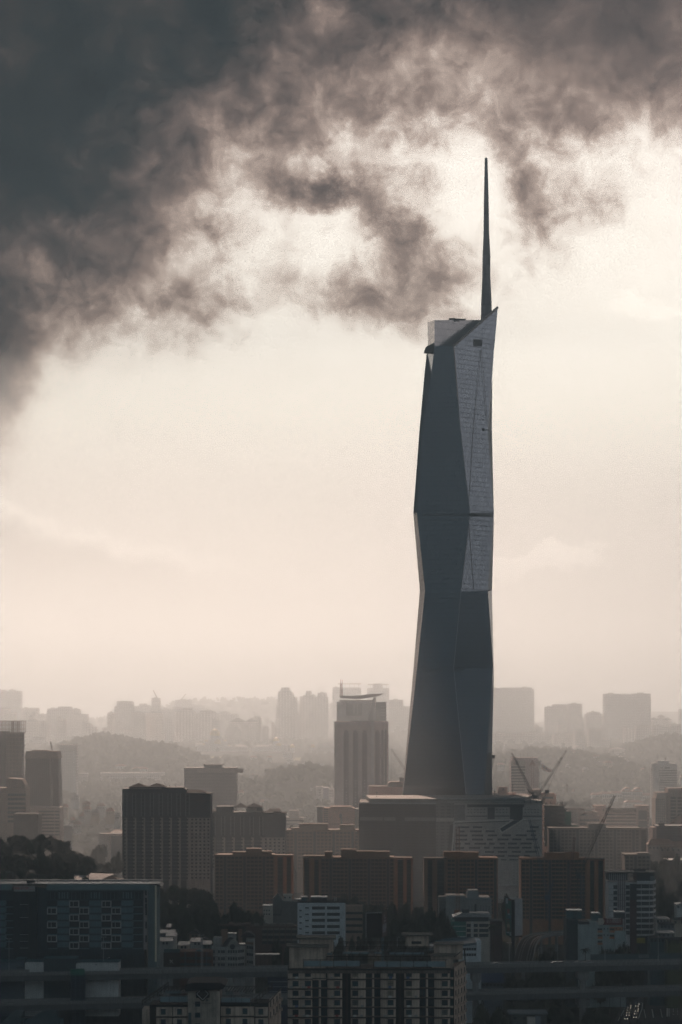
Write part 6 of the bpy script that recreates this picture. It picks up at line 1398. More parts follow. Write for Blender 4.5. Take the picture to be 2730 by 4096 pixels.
    s.part('side_wall', MB().box(X(1383.5), X(1452), 6, 20, 0, Z(3630)).box(X(1383.5), X(1452), 7, 8, Z(3630), Z(3627)), mat('peach wall', (.42, .30, .23), .85, streak=.2)); stripes(s, 'ribbon_window', glass, 1385, 1451, (3651, 3676, 3701, 3726), 10, 5.8, .3)
    s.part('plant_room', MB().box(X(1244), X(1308), 4, 12, Z(3609), Z(3594)), slate); s.part('plant_roof', MB().box(X(1243), X(1310), 3.5, 12.5, Z(3594), Z(3589.5)).box(X(1203), X(1230), 5, 12, Z(3592), Z(3590)).box(X(1182), X(1206), 4, 12, Z(3602), Z(3599)), zinc); s.part('plant_room', MB().box(X(1205), X(1228), 5.5, 11, Z(3609), Z(3592)), tealw)
    s.part('flue', MB().cyl(X(1340), 6, Z(3609), Z(3590), .25), rail); s.part('flue', MB().cyl(X(1346), 7, Z(3609), Z(3594), .2), rail)
    # billboards
    b = Site('billboard', 'black billboard seen from behind with a dark red poster side', 'billboard', 1464, 1551, 1150, base=0); X, Z = b.x, b.z
    b.part('back_panel', MB().box(X(1465), X(1529), 0, .5, Z(3750), Z(3653)), mat('board black', (.008, .009, .012), .9)); b.part('pole', MB().cyl(X(1531), 2, 0, Z(3752), .7), tealw)
    fm = MB().bar((X(1465), -.1, Z(3751)), (X(1465), -.1, Z(3653)), .3).bar((X(1465), -.1, Z(3653)), (X(1530), -.1, Z(3648)), .25)
    for p in fr(1470, 1525, 9): fm.bar((X(p), -.1, Z(3653)), (X(p), -1.0, Z(3650)), .2)
    b.part('frame', fm, rail)
    def side(p, q, off): return (X(p), 0.3 + (p - 1529) / 21 * 7 - off, Z(q + (p - 1529) * -.25))
    b.part('poster', MB().add([side(1529, 3752, 0), side(1550, 3752, 0), side(1550, 3653, 0), side(1529, 3653, 0)], [(0, 1, 2, 3)]), mat('poster maroon', (.10, .05, .04), .7))
    pm = MB()
    for (p0, p1, q0, q1) in ((1532, 1548, 3700, 3722), (1533, 1545, 3722, 3735), (1538, 1545, 3675, 3680), (1537, 1545, 3686, 3693), (1537, 1540, 3662, 3672), (1535, 1544, 3741, 3743)): pm.add([side(p0, q1, .06), side(p1, q1, .06), side(p1, q0, .06), side(p0, q0, .06)], [(0, 1, 2, 3)])
    b.part('poster_artwork', pm, mat('poster grey', (.28, .29, .33), .7)); pm = MB()
    for i in range(4): pm.bar(side(1551, 3648 - i * .5, 0), side(1551 + 2, 3644, 1), .2)
    b.part('flood_lights', pm, rail)
    b = Site('billboard', 'tall two sided billboard on a mast, colourful poster at left and grey back at right', 'billboard', 2022, 2092, 1160, base=0); X, Z = b.x, b.z
    b.part('poster', MB().add([(X(2026), 5, Z(3744)), (X(2046), 0, Z(3746)), (X(2046), 0, Z(3596)), (X(2026), 5, Z(3594)), (X(2028), 5.4, Z(3744)), (X(2047), .6, Z(3746)), (X(2047), .6, Z(3596)), (X(2028), 5.4, Z(3594))], [(0, 1, 2, 3), (7, 6, 5, 4), (1, 5, 6, 2)]), mat('poster green', (.02, .16, .14), .6))
    pm = MB()
    for (p0, p1, q0, q1, c) in ((2027, 2034, 3596, 3617, 0), (2035, 2045, 3597, 3603, 1), (2031, 2040, 3637, 3655, 1), (2035, 2041, 3655, 3661, 0), (2037, 2044, 3666, 3672, 2), (2029, 2041, 3678, 3682, 1), (2031, 2039, 3689, 3696, 3), (2031, 2041, 3698, 3712, 4), (2030, 2042, 3713, 3728, 3), (2029, 2038, 3729, 3735, 0), (2040, 2046, 3729, 3743, 0)):
        f = lambda p, q: (X(p), 5 - (p - 2026) / 4.0 - .08, Z(q)); pm.add([f(p0, q1), f(p1, q1), f(p1, q0), f(p0, q0)], [(0, 1, 2, 3)], c)
    b.part('poster_artwork', pm, [mat('art white', (.5, .55, .6), .6), mat('art red', (.28, .06, .04), .6), mat('art blue', (.03, .12, .35), .6), mat('art brown', (.22, .12, .06), .6), mat('art sand', (.45, .36, .25), .6)])
    b.part('back_panel', MB().add([(X(2060.5), 0, Z(3744)), (X(2092), 1.5, Z(3741)), (X(2092), 1.5, Z(3594)), (X(2060.5), 0, Z(3596)), (X(2060.5), .6, Z(3744)), (X(2092), 2.1, Z(3741)), (X(2092), 2.1, Z(3594)), (X(2060.5), .6, Z(3596))], [(0, 1, 2, 3), (7, 6, 5, 4), (3, 2, 6, 7), (0, 3, 7, 4)]), mat('panel grey', (.42, .42, .43), .8))
    b.part('frame', MB().box(X(2048), X(2060), .5, 2, Z(3746), Z(3600)).bar((X(2040), 2, Z(3748)), (X(2092), 3, Z(3748)), .5), mat('board black', (.008, .009, .012), .9)); b.part('mast', MB().cyl(X(2055), 2, 0, Z(3746), .95, n=14), steel)
    # classic white block, green fronted office, red brick block, blue white hall
    s = Site('office_building', 'white classical block with a mansard roof behind the crane mast', 'office building', 1757, 1975, 1420, base=0); X, Z = s.x, s.z; cw_ = mat('stone white', (.34, .35, .34), .85, streak=.15)
    s.part('wall', MB().box(X(1785), X(1862), 0, 16, 0, Z(3592)).box(X(1862.3), X(1966), -3, 16, 0, Z(3598)), cw_); s.part('mansard', MB().frustum((X(1783), X(1862), -.4, 17), (X(1788), X(1860), 1, 16), Z(3592), Z(3582)).frustum((X(1862.3), X(1968), -3.5, 17), (X(1865), X(1960), -2.5, 16), Z(3598), Z(3588)).frustum((X(1868), X(1918), 1, 15), (X(1874), X(1914), 2, 14), Z(3588), Z(3562)), mat('mansard grey', (.24, .26, .26), .7))
    s.box('low_wing', 1757, 1785, 3588, None, mat('dim stone', (.14, .15, .15), .85), y0=2, d=10); wins(s, fr(1876, 1956, 8), (3655,), 1.0, 5.2, m=mat('arched glazing', (.22, .23, .23), .5), y=-3); wins(s, (1902,), (3652,), 1.3, 6, y=-3.05)
    s = Site('office_building', 'green and white office with a lit white roof right of the big dark trees', 'office building', 1805, 1965, 1230, base=0); X, Z = s.x, s.z
    s.part('wall', MB().box(X(1808), X(1866), 1.5, 14, 0, Z(3680)), mat('bright teal wall', (.03, .22, .19), .7)); stripes(s, 'ledge', white, 1807, 1865, (3683, 3704, 3725, 3746), 3, 1.0, .5)
    s.part('front_wall', MB().box(X(1866.3), X(1960), 0, 14, 0, Z(3686)), offw); s.part('roof', MB().frustum((X(1812), X(1966), -1, 15), (X(1850), X(1960), 4, 14), Z(3668), Z(3655)), zinc); s.part('roof_storey', MB().box(X(1820), X(1956), .5, 14, Z(3686), Z(3668)), darkw); s.part('roof_house', MB().box(X(1852), X(1880), 5, 10, Z(3660), Z(3642)), darkw)
    for a, b in ((1868, 1884), (1896, 1912), (1918, 1955)): s.grid('window', MB().box(X(a), X(b), -.1, .1, 0, 1.7).mesh('window', glass), [(0, 0, Z(q)) for q in (3708, 3728, 3748)])
    s.part('stair_strip', MB().box(X(1886), X(1894), -.3, 0, 0, Z(3686)), white)
    s = Site('apartment_block', 'dark red brick block behind the tall palm and the tall billboard', 'apartment block', 1963, 2012, 1300, base=0); s.part('wall', MB().box(s.x(1964), s.x(2010), 0, 12, 0, s.z(3686)), mat('maroon wall', (.075, .04, .042), .85)); wins(s, fr(1970, 2004, 5), (3705, 3722, 3739), .8, 1.2); s.part('roof', MB().box(s.x(1963), s.x(2011), -.4, 12.4, s.z(3686), s.z(3683)), darkw)
    s = Site('office_building', 'low white office with a blue sloped roof behind the near cream block', 'office building', 1715, 1925, 1060, base=5); X, Z = s.x, s.z
    s.part('wall', MB().box(X(1840), X(1922), -2, 12, 0, Z(3776)), mat('cool white wall', (.72, .76, .78), .8)); s.part('end_wall', MB().box(X(1905), X(1924), -3, 12.3, 0, Z(3762)), mat('cool white wall', (.72, .76, .78), .8)); s.part('roof', MB().add([(X(1718), -3, Z(3790)), (X(1800), -3, Z(3786)), (X(1906), -3, Z(3768)), (X(1906), 12, Z(3758)), (X(1790), 12, Z(3762)), (X(1722), 12, Z(3782))], [(0, 1, 2, 3, 4, 5)]).add([(X(1718), -3, Z(3790)), (X(1906), -3, Z(3768)), (X(1906), -3, Z(3776)), (X(1718), -3, Z(3800))], [(0, 3, 2, 1)]), mat('blue roof', (.10, .15, .18), .4)); wins(s, fr(1850, 1900, 6), (3800, 3822), 1.0, 1.2, y=-2)
    # grey blank block with banners
    s = Site('office_building', 'block with a dark end, tall blank grey wall and orange banded front', 'office building', 2265, 2505, 1110, base=6); X, Z = s.x, s.z
    s.part('dark_end', MB().box(X(2266), X(2311), -1, 14, 0, Z(3676)), mat('dark teal blank', (.035, .06, .068), .85)); s.part('blank_wall', MB().box(X(2311.3), X(2389), -2.5, 14, 0, Z(3697)).box(X(2358), X(2389), -2.5, 12, Z(3697), Z(3686)), mat('blank pale grey', (.36, .42, .42), .85, streak=.15)); s.part('parapet', MB().box(X(2315), X(2358), -1, 8, Z(3697), Z(3686)), darkw)
    s.part('wall', MB().box(X(2389.3), X(2492), 0, 14, 0, Z(3699)), mat('blank pale grey', (.36, .42, .42), .85)); s.part('wing', MB().box(X(2460), X(2504), -.8, 0, 0, Z(3723)), mat('blank pale grey', (.36, .42, .42), .85))
    om = mat('orange band', (.46, .22, .11), .8); stripes(s, 'orange_band', om, 2390, 2411, (3722, 3747, 3771), 8, -.2, .3); stripes(s, 'orange_band', om, 2439, 2459, (3722, 3747), 8, -.2, .3); s.part('orange_band', MB().box(X(2439), X(2491), -.2, 0, Z(3722), Z(3708)), om)
    wins(s, (2400,), (3721, 3746, 3770), 2.4, .95); wins(s, (2449,), (3721, 3746), 2.2, .95, y=-.25); wins(s, (2418, 2432, 2466, 2481), (3718, 3743), .55, .8, y=-.25)
    s.part('roof_house', MB().box(X(2271), X(2300), 3, 9, Z(3676), Z(3645)).box(X(2305), X(2332), 4, 9, Z(3680), Z(3650)).box(X(2372), X(2408), 4, 10, Z(3686), Z(3662)), tealw); s.part('roof_sheet', MB().box(X(2270), X(2332), 2, 10, Z(3645), Z(3642)).box(X(2370), X(2405), 3, 10, Z(3658), Z(3654)).box(X(2465), X(2507), 6, 12, Z(3657), Z(3651)), zinc); s.part('roof_plant', MB().box(X(2466), X(2506), 6.5, 11, Z(3680), Z(3657)), darkw)
    b = Site('banner_sign', 'dark red banner with white lettering on the roof of the orange banded block', 'sign', 2393, 2492, 1109, base=wz(3699, 1109)); X, Z = b.x, b.z; b.part('board', MB().prism([(X(2413), 0), (X(2490), 0), (X(2490), Z(3673)), (X(2414), Z(3673)), (X(2421), Z(3684))], 0, .4), mat('banner red', (.14, .02, .02), .7)); b.part('white_panel', MB().prism([(X(2394), 0), (X(2420), 0), (X(2413), Z(3673)), (X(2394), Z(3673))], 0.02, .38), offw)
    for q_, h_ in ((3676, .45), (3681, .3), (3686, .4), (3691, .25)): dashes(b, 2428, 2484, 0, ((Z(q_), h_),), white)
    # tower with rounded white bands
    s = Site('office_tower', 'ten storey tower with rounded white floor bands and a thin flat roof', 'office tower', 2430, 2628, 1250, base=0); X, Z = s.x, s.z; bw_ = mat('band white', (.60, .60, .60), .7, streak=.12)
    def rp(o): return [(X(2547), -.5 - o), (X(2600), -.5 - o), (X(2613), .6 - o * .8), (X(2622) + o * .6, 3.2), (X(2624) + o, 7), (X(2624) + o, 15), (X(2547), 15)]
    s.part('glass_core', MB().plan(rp(0), 0, Z(3492)), glass); s.part('wall', MB().box(X(2436), X(2546.6), .4, 15, 0, Z(3530)), bw_)
    s.part('top_storey', MB().box(X(2436), X(2512), .2, 15, Z(3522), Z(3494)), darkw); posts(s, 'fin', bw_, (2439, 2447, 2455, 2462, 2470, 2478, 2486, 2494, 2502), 2, 3494, 3534, -.2, .4)
    bands = [(3523, 13)] + [(3553 + 22.8 * i, 7.5) for i in range(9)]
    for q, h in bands: s.part('floor_band', MB().plan(rp(1.0), Z(q + h), Z(q)), bw_)
    for q, h in bands[1:]: s.part('window_row', MB().box(X(2455), X(2470), .1, .4, Z(q + 2), Z(q - 12)).box(X(2505), X(2520), .1, .4, Z(q + 2), Z(q - 12)), glass); s.part('ledge', MB().box(X(2436), X(2547), 0, .4, Z(q + 3.5), Z(q + 2)), greyw)
    posts(s, 'maroon_strip', mat('maroon strip', (.14, .07, .08), .7), (2474, 2482, 2492, 2500), 2.2, 3500, 3760, -.1, .6); s.part('maroon_panel', MB().box(X(2521), X(2547), -.3, .4, 0, Z(3600)), mat('maroon grid', (.06, .028, .035), .7)); s.part('dark_panel', MB().box(X(2521), X(2547), -.3, .4, Z(3600), Z(3535)), glass)
    mm = MB()
    for q, h in bands[1:]:
        for p in (2565, 2597, 2613): mm.box(X(p), X(p + 1.4), -.8, -.4, Z(q), Z(q - 15))
    s.part('mullion', mm, bw_); s.part('roof', MB().plan([(X(2426), -1.5), (X(2600), -2.2), (X(2630), 3), (X(2630), 16), (X(2430), 16)], Z(3492), Z(3488)), mat('roof dark', (.05, .06, .06), .6)); s.part('roof_rail', MB().box(X(2528), X(2600), 5, 5.2, Z(3480), Z(3478)).box(X(2528), X(2530), 5, 5.2, Z(3488), Z(3478)).box(X(2598), X(2600), 5, 5.2, Z(3488), Z(3478)), steel); s.box('plant_room', 2545, 2590, 3482, 3488, darkw, y0=6, d=6)
    s.part('blind_panel', MB().box(X(2601), X(2620), -.9 + .3, -.2, Z(3521), Z(3504)), greyw)
    # right edge low rise
    RG = 'low buildings at the right edge'
    for a, b, q, Y, m, rm_, lab in ((2625, 2680, 3668, 1240, offw, zinc, 'small pale house with a lit roof touching the banded tower'), (2640, 2700, 3690, 1200, greyw, slate, 'grey house with a slanted roof below the lit one at right'), (2695, 2790, 3672, 1220, cream, slate, 'cream corner house with gable at the right edge'), (2706, 2790, 3610, 1330, white, zinc, 'white box building above the cream gable, at the right edge'), (2600, 2660, 3745, 1130, tealw, slate, 'dark shop row under the banded tower, beside the yellow sign'), (2670, 2790, 3752, 1120, mat('olive wall', (.10, .11, .05), .85), slate, 'olive green wall building at the right edge above the flyover'), (2630, 2700, 3725, 1160, greyw, zinc, 'grey shed with a bright low roof right of the banded tower')):
        h = Site('house', lab, 'house', a, b, Y, group=RG, base=4); h.part('wall', MB().box(h.x(a + 1), h.x(b - 1), 0, 9, 0, h.z(q + 6)), m); h.part('roof', MB().hip(h.x(a), h.x(b), -.8, 10, h.z(q + 6), h.z(q), .3), rm_); wins(h, fr(a + 8, b - 8, 4), (q + 22,), 1.0, 1.3)
    y = Site('yellow_sign', 'yellow hoarding at the foot of the banded tower', 'sign', 2547, 2583, 1140, base=wz(3776, 1140)); y.part('board', MB().box(y.x(2548), y.x(2582), 0, .4, .4, y.z(3752)), mat('yellow', (.38, .30, .03), .7)); y.part('post', MB().box(y.x(2550), y.x(2551), .4, .7, -6, y.z(3755)), steel); y.part('post', MB().box(y.x(2579), y.x(2580), .4, .7, -6, y.z(3755)), steel)
    # arched grandstand building, noise barrier on the flyover, blue shed
    s = Site('arched_hall', 'dark hall with a pale arched front under a lit roof line at the right edge', 'hall', 2655, 2790, 1700, base=0); X, Z = s.x, s.z
    s.part('wall', MB().box(X(2668), X(2790), 2, 20, 0, Z(3444)), darkw); s.part('roof', MB().box(X(2666), X(2790), 0, 20, Z(3443), Z(3440)), zinc)
    for i, m in enumerate((conc, darkw, conc, darkw, conc)):
        rr_ = 1 - i * .07; s.part('arch_band', MB().prism([(X(2725) + 70 * s.k * rr_ * math.cos(math.pi * t), Z(3510) + 44 * s.k * rr_ * math.sin(math.pi * t)) for t in fr(0, 1, 17)], 1.6 - i * .5, 2.0), m)
    s.part('canopy', MB().prism([(X(2676), Z(3510)), (X(2700), Z(3502)), (X(2790), Z(3502)), (X(2790), Z(3518)), (X(2690), Z(3520))], -4, -1), conc)
    s = Site('shed', 'blue roofed shed seen between the two flyovers beside the hammerhead pier', 'shed', 1925, 2018, 1090, base=3); s.part('wall', MB().box(s.x(1928), s.x(2014), 0, 12, 0, s.z(3926)), mat('pale blue wall', (.12, .15, .18), .8)); s.part('roof', MB().add([(s.x(1924), -2, s.z(3928)), (s.x(2018), -2, s.z(3928)), (s.x(2018), 8, s.z(3890)), (s.x(1924), 8, s.z(3890)), (s.x(1924), 16, s.z(3928)), (s.x(2018), 16, s.z(3928))], [(0, 1, 2, 3), (3, 2, 5, 4)]), mat('shed blue', (.03, .06, .12), .6)); wins(s, fr(1935, 2008, 6), (3945,), 1.2, 1.2)
    s = Site('shed', 'low pale walled building at the bottom edge left of the car queue', 'shed', 2033, 2190, 985, base=0); X, Z = s.x, s.z; s.part('wall', MB().box(X(2050), X(2188), 0, 10, 0, Z(4056)), mat('grey green wall', (.12, .13, .12), .85)); s.part('roof', MB().box(X(2036), X(2192), -2, 11, Z(4056), Z(4051)), greyw); s.part('front_room', MB().box(X(2108), X(2140), -3, 0, 0, Z(4066)), offw); s.part('front_room', MB().box(X(2140.3), X(2162), -2.6, 0, 0, Z(4062)), mat('grey blue wall', (.24, .27, .29), .85)); wins(s, (2062, 2098), (4078,), 1.3, 1.0)  # two front rooms, one off white and one grey blue
    s = Site('shed', 'blue two storey shed under the upper flyover, right of the sign building', 'shed', 1070, 1152, 1050, base=0); s.part('wall', MB().box(s.x(1072), s.x(1152), 0, 10, 0, s.z(3908)), mat('deep blue wall', (.03, .05, .10), .8)); stripes(s, 'balcony', mat('grey blue wall', (.24, .27, .29), .85), 1073, 1151, (3925, 3945, 3965, 3990), 3, -.6, .6); s.part('roof', MB().box(s.x(1070), s.x(1153), -1, 11, s.z(3908), s.z(3904)), mat('deep blue wall', (.03, .05, .10), .8))
    for a, b, q, lab in ((0, 75, 4066, 'teal gabled shed roof in the bottom left corner'), (85, 230, 4066, 'long teal shed roof rising to the right in the bottom left corner')):
        s = Site('shed', lab, 'shed', a, b, 955, base=0, group='teal shed roofs at bottom left'); s.part('wall', MB().box(s.x(a), s.x(b), 4, 22, 0, s.z(q + 34)), tealw); s.part('roof', MB().add([(s.x(a) - 1, 0, s.z(q + 40)), (s.x(b) + 1, 0, s.z(q + 40)), (s.x(b) - 3, 20, s.z(q)), (s.x(a) + (b - a) * s.k * .45, 20, s.z(q))], [(0, 1, 2, 3)]), mat('roof teal dark', (.04, .085, .10), .4))
        rm = MB()
        for t in fr(0.05, .95, 12): rm.bar((s.x(a) + t * (b - a) * s.k, 0, s.z(q + 40) + .1), (s.x(a) + (.45 + .5 * t) * (b - a) * s.k, 20, s.z(q) + .15), .12)
        s.part('roof_rib', rm, MATS['roof teal'])
    # barrier along the flyover and the bright strip roof
    x0, y0 = onfly(UP, 2375); x1, y1 = onfly(UP, 2800); r = thing('noise_barrier', 'teal noise barrier along the upper flyover at right', 'noise barrier', (x0, y0 + 11, 36.0), UP[6]); MB().box(0, math.hypot(x1 - x0, y1 - y0), .4, .6, 0, 2.6).build('panel', mat('barrier teal', (.045, .09, .105), .6), r); MB().box(23, 28, .25, .38, .6, 2.2).build('notice_board', greyw, r)
    s = Site('canopy', 'long thin canopy with a brightly lit edge right of the arched office', 'canopy', 1022, 1118, 1120, base=6); s.part('roof', MB().box(s.x(1022), s.x(1118), 0, 5, s.z(3821), s.z(3817)), zinc); s.grid('post', MB().box(-.1, .1, 0, .2, 0, s.z(3821)).mesh('post', steel), [(s.x(p), 1, 0) for p in fr(1025, 1112, 6)])
    # roofs under the left condominiums
    s = Site('hall', 'wide low hall with a brightly lit roof left of the tall condominium', 'hall', 253, 485, 1500, base=0); X, Z = s.x, s.z; s.part('wall', MB().box(X(262), X(480), 3, 30, 0, Z(3526)), darkw)
    s.part('roof', MB().add([(X(255), 0, Z(3520)), (X(345), 0, Z(3527)), (X(390), 0, Z(3527)), (X(440), 30, Z(3508)), (X(286), 34, Z(3504))], [(0, 1, 2, 3, 4)]), sheet); s.part('hipped_roof', MB().hip(X(390), X(490), -2, 16, Z(3527), Z(3508), .4), mat('umber roof', (.10, .075, .06), .8)); s.part('hipped_roof', MB().hip(X(225), X(262), 0, 16, Z(3530), Z(3512), .4), mat('umber roof', (.10, .075, .06), .8))
    s = Site('house', 'small house frame with a lit gable edge above the teal block at left', 'house', 18, 68, 1400, base=0); s.part('wall', MB().box(s.x(30), s.x(64), 0, 9, 0, s.z(3512)), mat('umber wall', (.055, .045, .038), .85)); s.part('roof', MB().hip(s.x(20), s.x(68), -1, 10, s.z(3512), s.z(3498), .3), mat('umber roof', (.10, .075, .06), .8)); s.part('roof_frame', MB().bar((s.x(23), 0, s.z(3488)), (s.x(53), 0, s.z(3488)), .2).bar((s.x(53), 0, s.z(3488)), (s.x(53), 0, s.z(3512)), .2), rail)
    # left middle: shed, white tents, red roofs
    s = Site('shed', 'big shed with a striped translucent roof left of the tall condominium', 'shed', 352, 494, 2000, base=0); X, Z = s.x, s.z; s.part('wall', MB().box(X(395), X(490), 0, 20, 0, Z(3337)), mat('sand wall', (.46, .38, .32), .85)); s.part('roof', MB().box(X(352), X(490), -3, -2, Z(3337), Z(3334)), sheet); s.part('roof', MB().add([(X(430), -1, Z(3336)), (X(492), -1, Z(3336)), (X(492), 18, Z(3322)), (X(452), 18, Z(3322))], [(0, 1, 2, 3)]), MATS['brown wall'])
    sk = MB()
    for i in range(8): sk.add([(X(444 + i * 5.5), -.9, Z(3335) + .12), (X(447 + i * 5.5), -.9, Z(3335) + .12), (X(451 + i * 5.3), 14, Z(3326) + .15), (X(448 + i * 5.3), 14, Z(3326) + .15)], [(0, 1, 2, 3)])
    s.part('skylight', sk, sheet); s.part('annex', MB().box(X(448), X(492), -6, -3.2, 0, Z(3343)), darkw)
    t = Site('tent_row', 'row of small white tents at the foot of the tapering tower', 'tents', 253, 290, 2150, base=0); tm_ = MB()
    for i in range(6): tm_.add([(t.x(253 + i * 6), 0, t.z(3303)), (t.x(259 + i * 6), 0, t.z(3304)), (t.x(259 + i * 6), 6, t.z(3304)), (t.x(253 + i * 6), 6, t.z(3303)), (t.x(256 + i * 6), 3, t.z(3297))], [(0, 1, 4), (1, 2, 4), (2, 3, 4), (3, 0, 4)])
    t.part('canopy', tm_, white); t.part('post', MB().box(t.x(253), t.x(289), 2.9, 3.1, 0, t.z(3304)), greyw)
    HG = 'houses among the trees'
    for a, b, q, Y, m, lab in ((316, 364, 3251, 2330, terra, 'red tiled roof house, largest one in the trees left of the tall condominium'), (418, 457, 3263, 2300, terra, 'red tiled house with a small gable, nearest to the tall condominium'), (280, 300, 3268, 2280, terra, 'tiny red tiled house just right of the tapering tower'), (293, 325, 3284, 2240, mat('brick roof', (.26, .13, .09), .8), 'faded red roofed house above the white tents'),
                             (458, 505, 3056, 3300, terra, 'pinkish long roof on the wooded slope, left one of two above the white office'), (526, 593, 3067, 3280, terra, 'pinkish long roof on the wooded slope, right one of two above the white office'), (1208, 1260, 3046, 3500, offw, 'pale pinkish house on the hill left of the arcaded tower'), (1278, 1300, 3052, 3480, white, 'small white gabled house against the arcaded tower'), (1145, 1175, 3030, 3700, white, 'bright white house cluster below the lone gold domes'), (1068, 1090, 3022, 3750, terra, 'small pink roofed house on the lawn slope'),
                             (1000, 1030, 3022, 3760, terra, 'pink roofed house below the palace portico'), (2140, 2165, 3009, 3700, offw, 'pale pointed roof house above the flag'), (2020, 2040, 3022, 3700, offw, 'pale house between the supertall and the tower with the arrow'), (1990, 2020, 3050, 3300, pinkw, 'low pink wall building right of the supertall'), (2470, 2520, 3034, 3400, offw, 'small pale house in the woods above the terraces'), (2500, 2540, 3052, 3350, offw, 'pale house at the wood edge above the terraces'), (2620, 2665, 2998, 3900, offw, 'white long house on the rising hill at right'), (2680, 2730, 2990, 3950, offw, 'white house on the hill top at the right edge'), (2720, 2760, 3100, 2900, pinkw, 'pink house right of the white striped tower'),
                             (2480, 2560, 3226, 2600, offw, 'long low white hall below the terraces'), (1130, 1170, 3005, 3900, white, 'low white roof strip on the lawn below the palace wing'), (130, 180, 2945, 4200, sheet, 'long bright roof strip at the left foot of the bare hill')):
        h = Site('house', lab, 'house', a, b, Y, group=HG); h.root.location.z = wz(q, Y) - 7.5; h.base = h.root.location.z; X = h.x
        h.part('wall', MB().box(X(a + 2), X(b - 2), 0, 8, -5, 4.5), white); h.part('roof', MB().hip(X(a), X(b), -1, 9, 4.5, 7.5, .25), m); h.grid('window', MB().box(-.5, .5, -.15, .1, 0, 1.5).mesh('window', darkw), [(X(p), 0, 1.5) for p in fr(a + 6, b - 6, 4)])
midtown()

ORD = ['first', 'second', 'third', 'fourth', 'fifth', 'sixth', 'seventh', 'eighth', 'ninth', 'tenth', 'eleventh', 'twelfth', 'thirteenth', 'fourteenth', 'fifteenth', 'sixteenth', 'seventeenth', 'eighteenth', 'nineteenth', 'twentieth']
rq = random.Random(77)
for i, (a, w_, q) in enumerate([(112, 30, 2868), (158, 26, 2880), (228, 34, 2872), (330, 24, 2884), (345, 40, 2898), (468, 30, 2890), (548, 26, 2882), (660, 30, 2878), (742, 26, 2888), (850, 30, 2878), (1085, 22, 2890), (1192, 12, 2850), (1640, 26, 2888), (2142, 30, 2905), (2232, 36, 2900), (2412, 22, 2898), (2500, 30, 2912), (2690, 34, 2905)]):
    tower_block('apartment_tower', 'small low block deep in the haze under the skyline, %s from the left' % ORD[i], 'apartment tower', [(a, a + w_ * .55, q), (a + w_ * .55, a + w_, q + rq.choice((4, 8, 12)))], 4450 + rq.randrange(0, 300), fac(i), group='low hazy blocks under the skyline')
for k, (nm, lst, Y0_) in enumerate((('small roof in the trees left of the mauve slab, %s from left', [(262, 3215), (345, 3205), (380, 3238), (300, 3178), (350, 3225), (405, 3212), (440, 3232), (470, 3250)], 2450), ('small roof between the mauve slab and the rosy tower, %s from left', [(965, 3180), (1010, 3150), (1050, 3198), (1085, 3120), (1110, 3232), (1240, 3105), (1290, 3120), (1020, 3095), (1180, 3085)], 2700), ('small roof in the woods right of the flag, %s from left', [(2240, 3215), (2275, 3110), (2300, 3160), (2345, 3120), (2390, 3095), (2435, 3110), (2470, 3080), (2530, 3090), (2580, 3105), (2290, 3075)], 2800))):
    for i, (px, q) in enumerate(sorted(lst)):
        Y = Y0_ + (3200 - q) * 5; w_ = rq.choice((22, 28, 34)); h = Site('house', nm % ORD[i], 'house', px - w_ / 2, px + w_ / 2, Y, group='small roofs among the woods'); z0 = max(wz(q, Y), gz(h.X, Y) + 9) - 7.5; h.root.location.z = z0; h.base = z0
        h.part('wall', MB().box(h.x(px - w_ / 2 + 1), h.x(px + w_ / 2 - 1), 0, 8, -9, 4.6), white if i % 2 else cream); h.part('roof', MB().hip(h.x(px - w_ / 2), h.x(px + w_ / 2), -1, 9, 4.6, 7.5, .25), (terra, sheet, MATS['brick roof'])[i % 3])
        h.grid('window', MB().box(-.5, .5, -.15, .1, 0, 1.5).mesh('window', darkw), [(h.x(p), 0, 1.6) for p in (px - w_ * .25, px, px + w_ * .25)])
# ---------------------------------------------------------------- roads, railway, cars
def gp(px, py, z=0.0): Y = (H - z) * F / (py - HY); return (wx(px, Y), Y, z)
def ribbon(name, L_, Rr_, z, m, kind=None):
    vs = [gp(*p, z) for p in L_] + [gp(*p, z) for p in reversed(Rr_)]; o = MB().add(vs, [tuple(range(len(vs)))]).build(name, m)
    if kind: tag(o, kind=kind)
    return o
ribbon('road', [(2452, 4096), (2480, 4040), (2500, 3990), (2515, 3940), (2500, 3915), (2488, 3900)], [(2575, 4096), (2578, 4040), (2576, 3990), (2580, 3940), (2600, 3915), (2620, 3900)], .06, asph, 'structure')
ribbon('road', [(2584, 4096), (2582, 4040), (2582, 3990), (2585, 3930), (2600, 3900)], [(2668, 4096), (2662, 4040), (2658, 3990), (2655, 3930), (2650, 3900)], .064, asph, 'structure')
ribbon('road', [(2672, 4096), (2668, 4040), (2666, 3990), (2662, 3930), (2658, 3900)], [(2860, 4096), (2850, 4040), (2840, 3990), (2830, 3930), (2810, 3900)], .068, asph, 'structure')
def line(a, b, w=.3, z=.10, dash=0):
    A, B = Vector(gp(*a, z)), Vector(gp(*b, z)); d = (B - A); L = d.length; d.normalize(); n = Vector((-d.y, d.x, 0)) * w / 2; mb = MB(); t = 0
    while t < L:
        e = min(L, t + (dash or L)); p, q = A + d * t, A + d * e; mb.add([p - n, p + n, q + n, q - n], [(0, 3, 2, 1)]); t += (dash * 2 if dash else L)
    o = mb.build('road_marking', MATS['road paint']); tag(o, kind='structure')
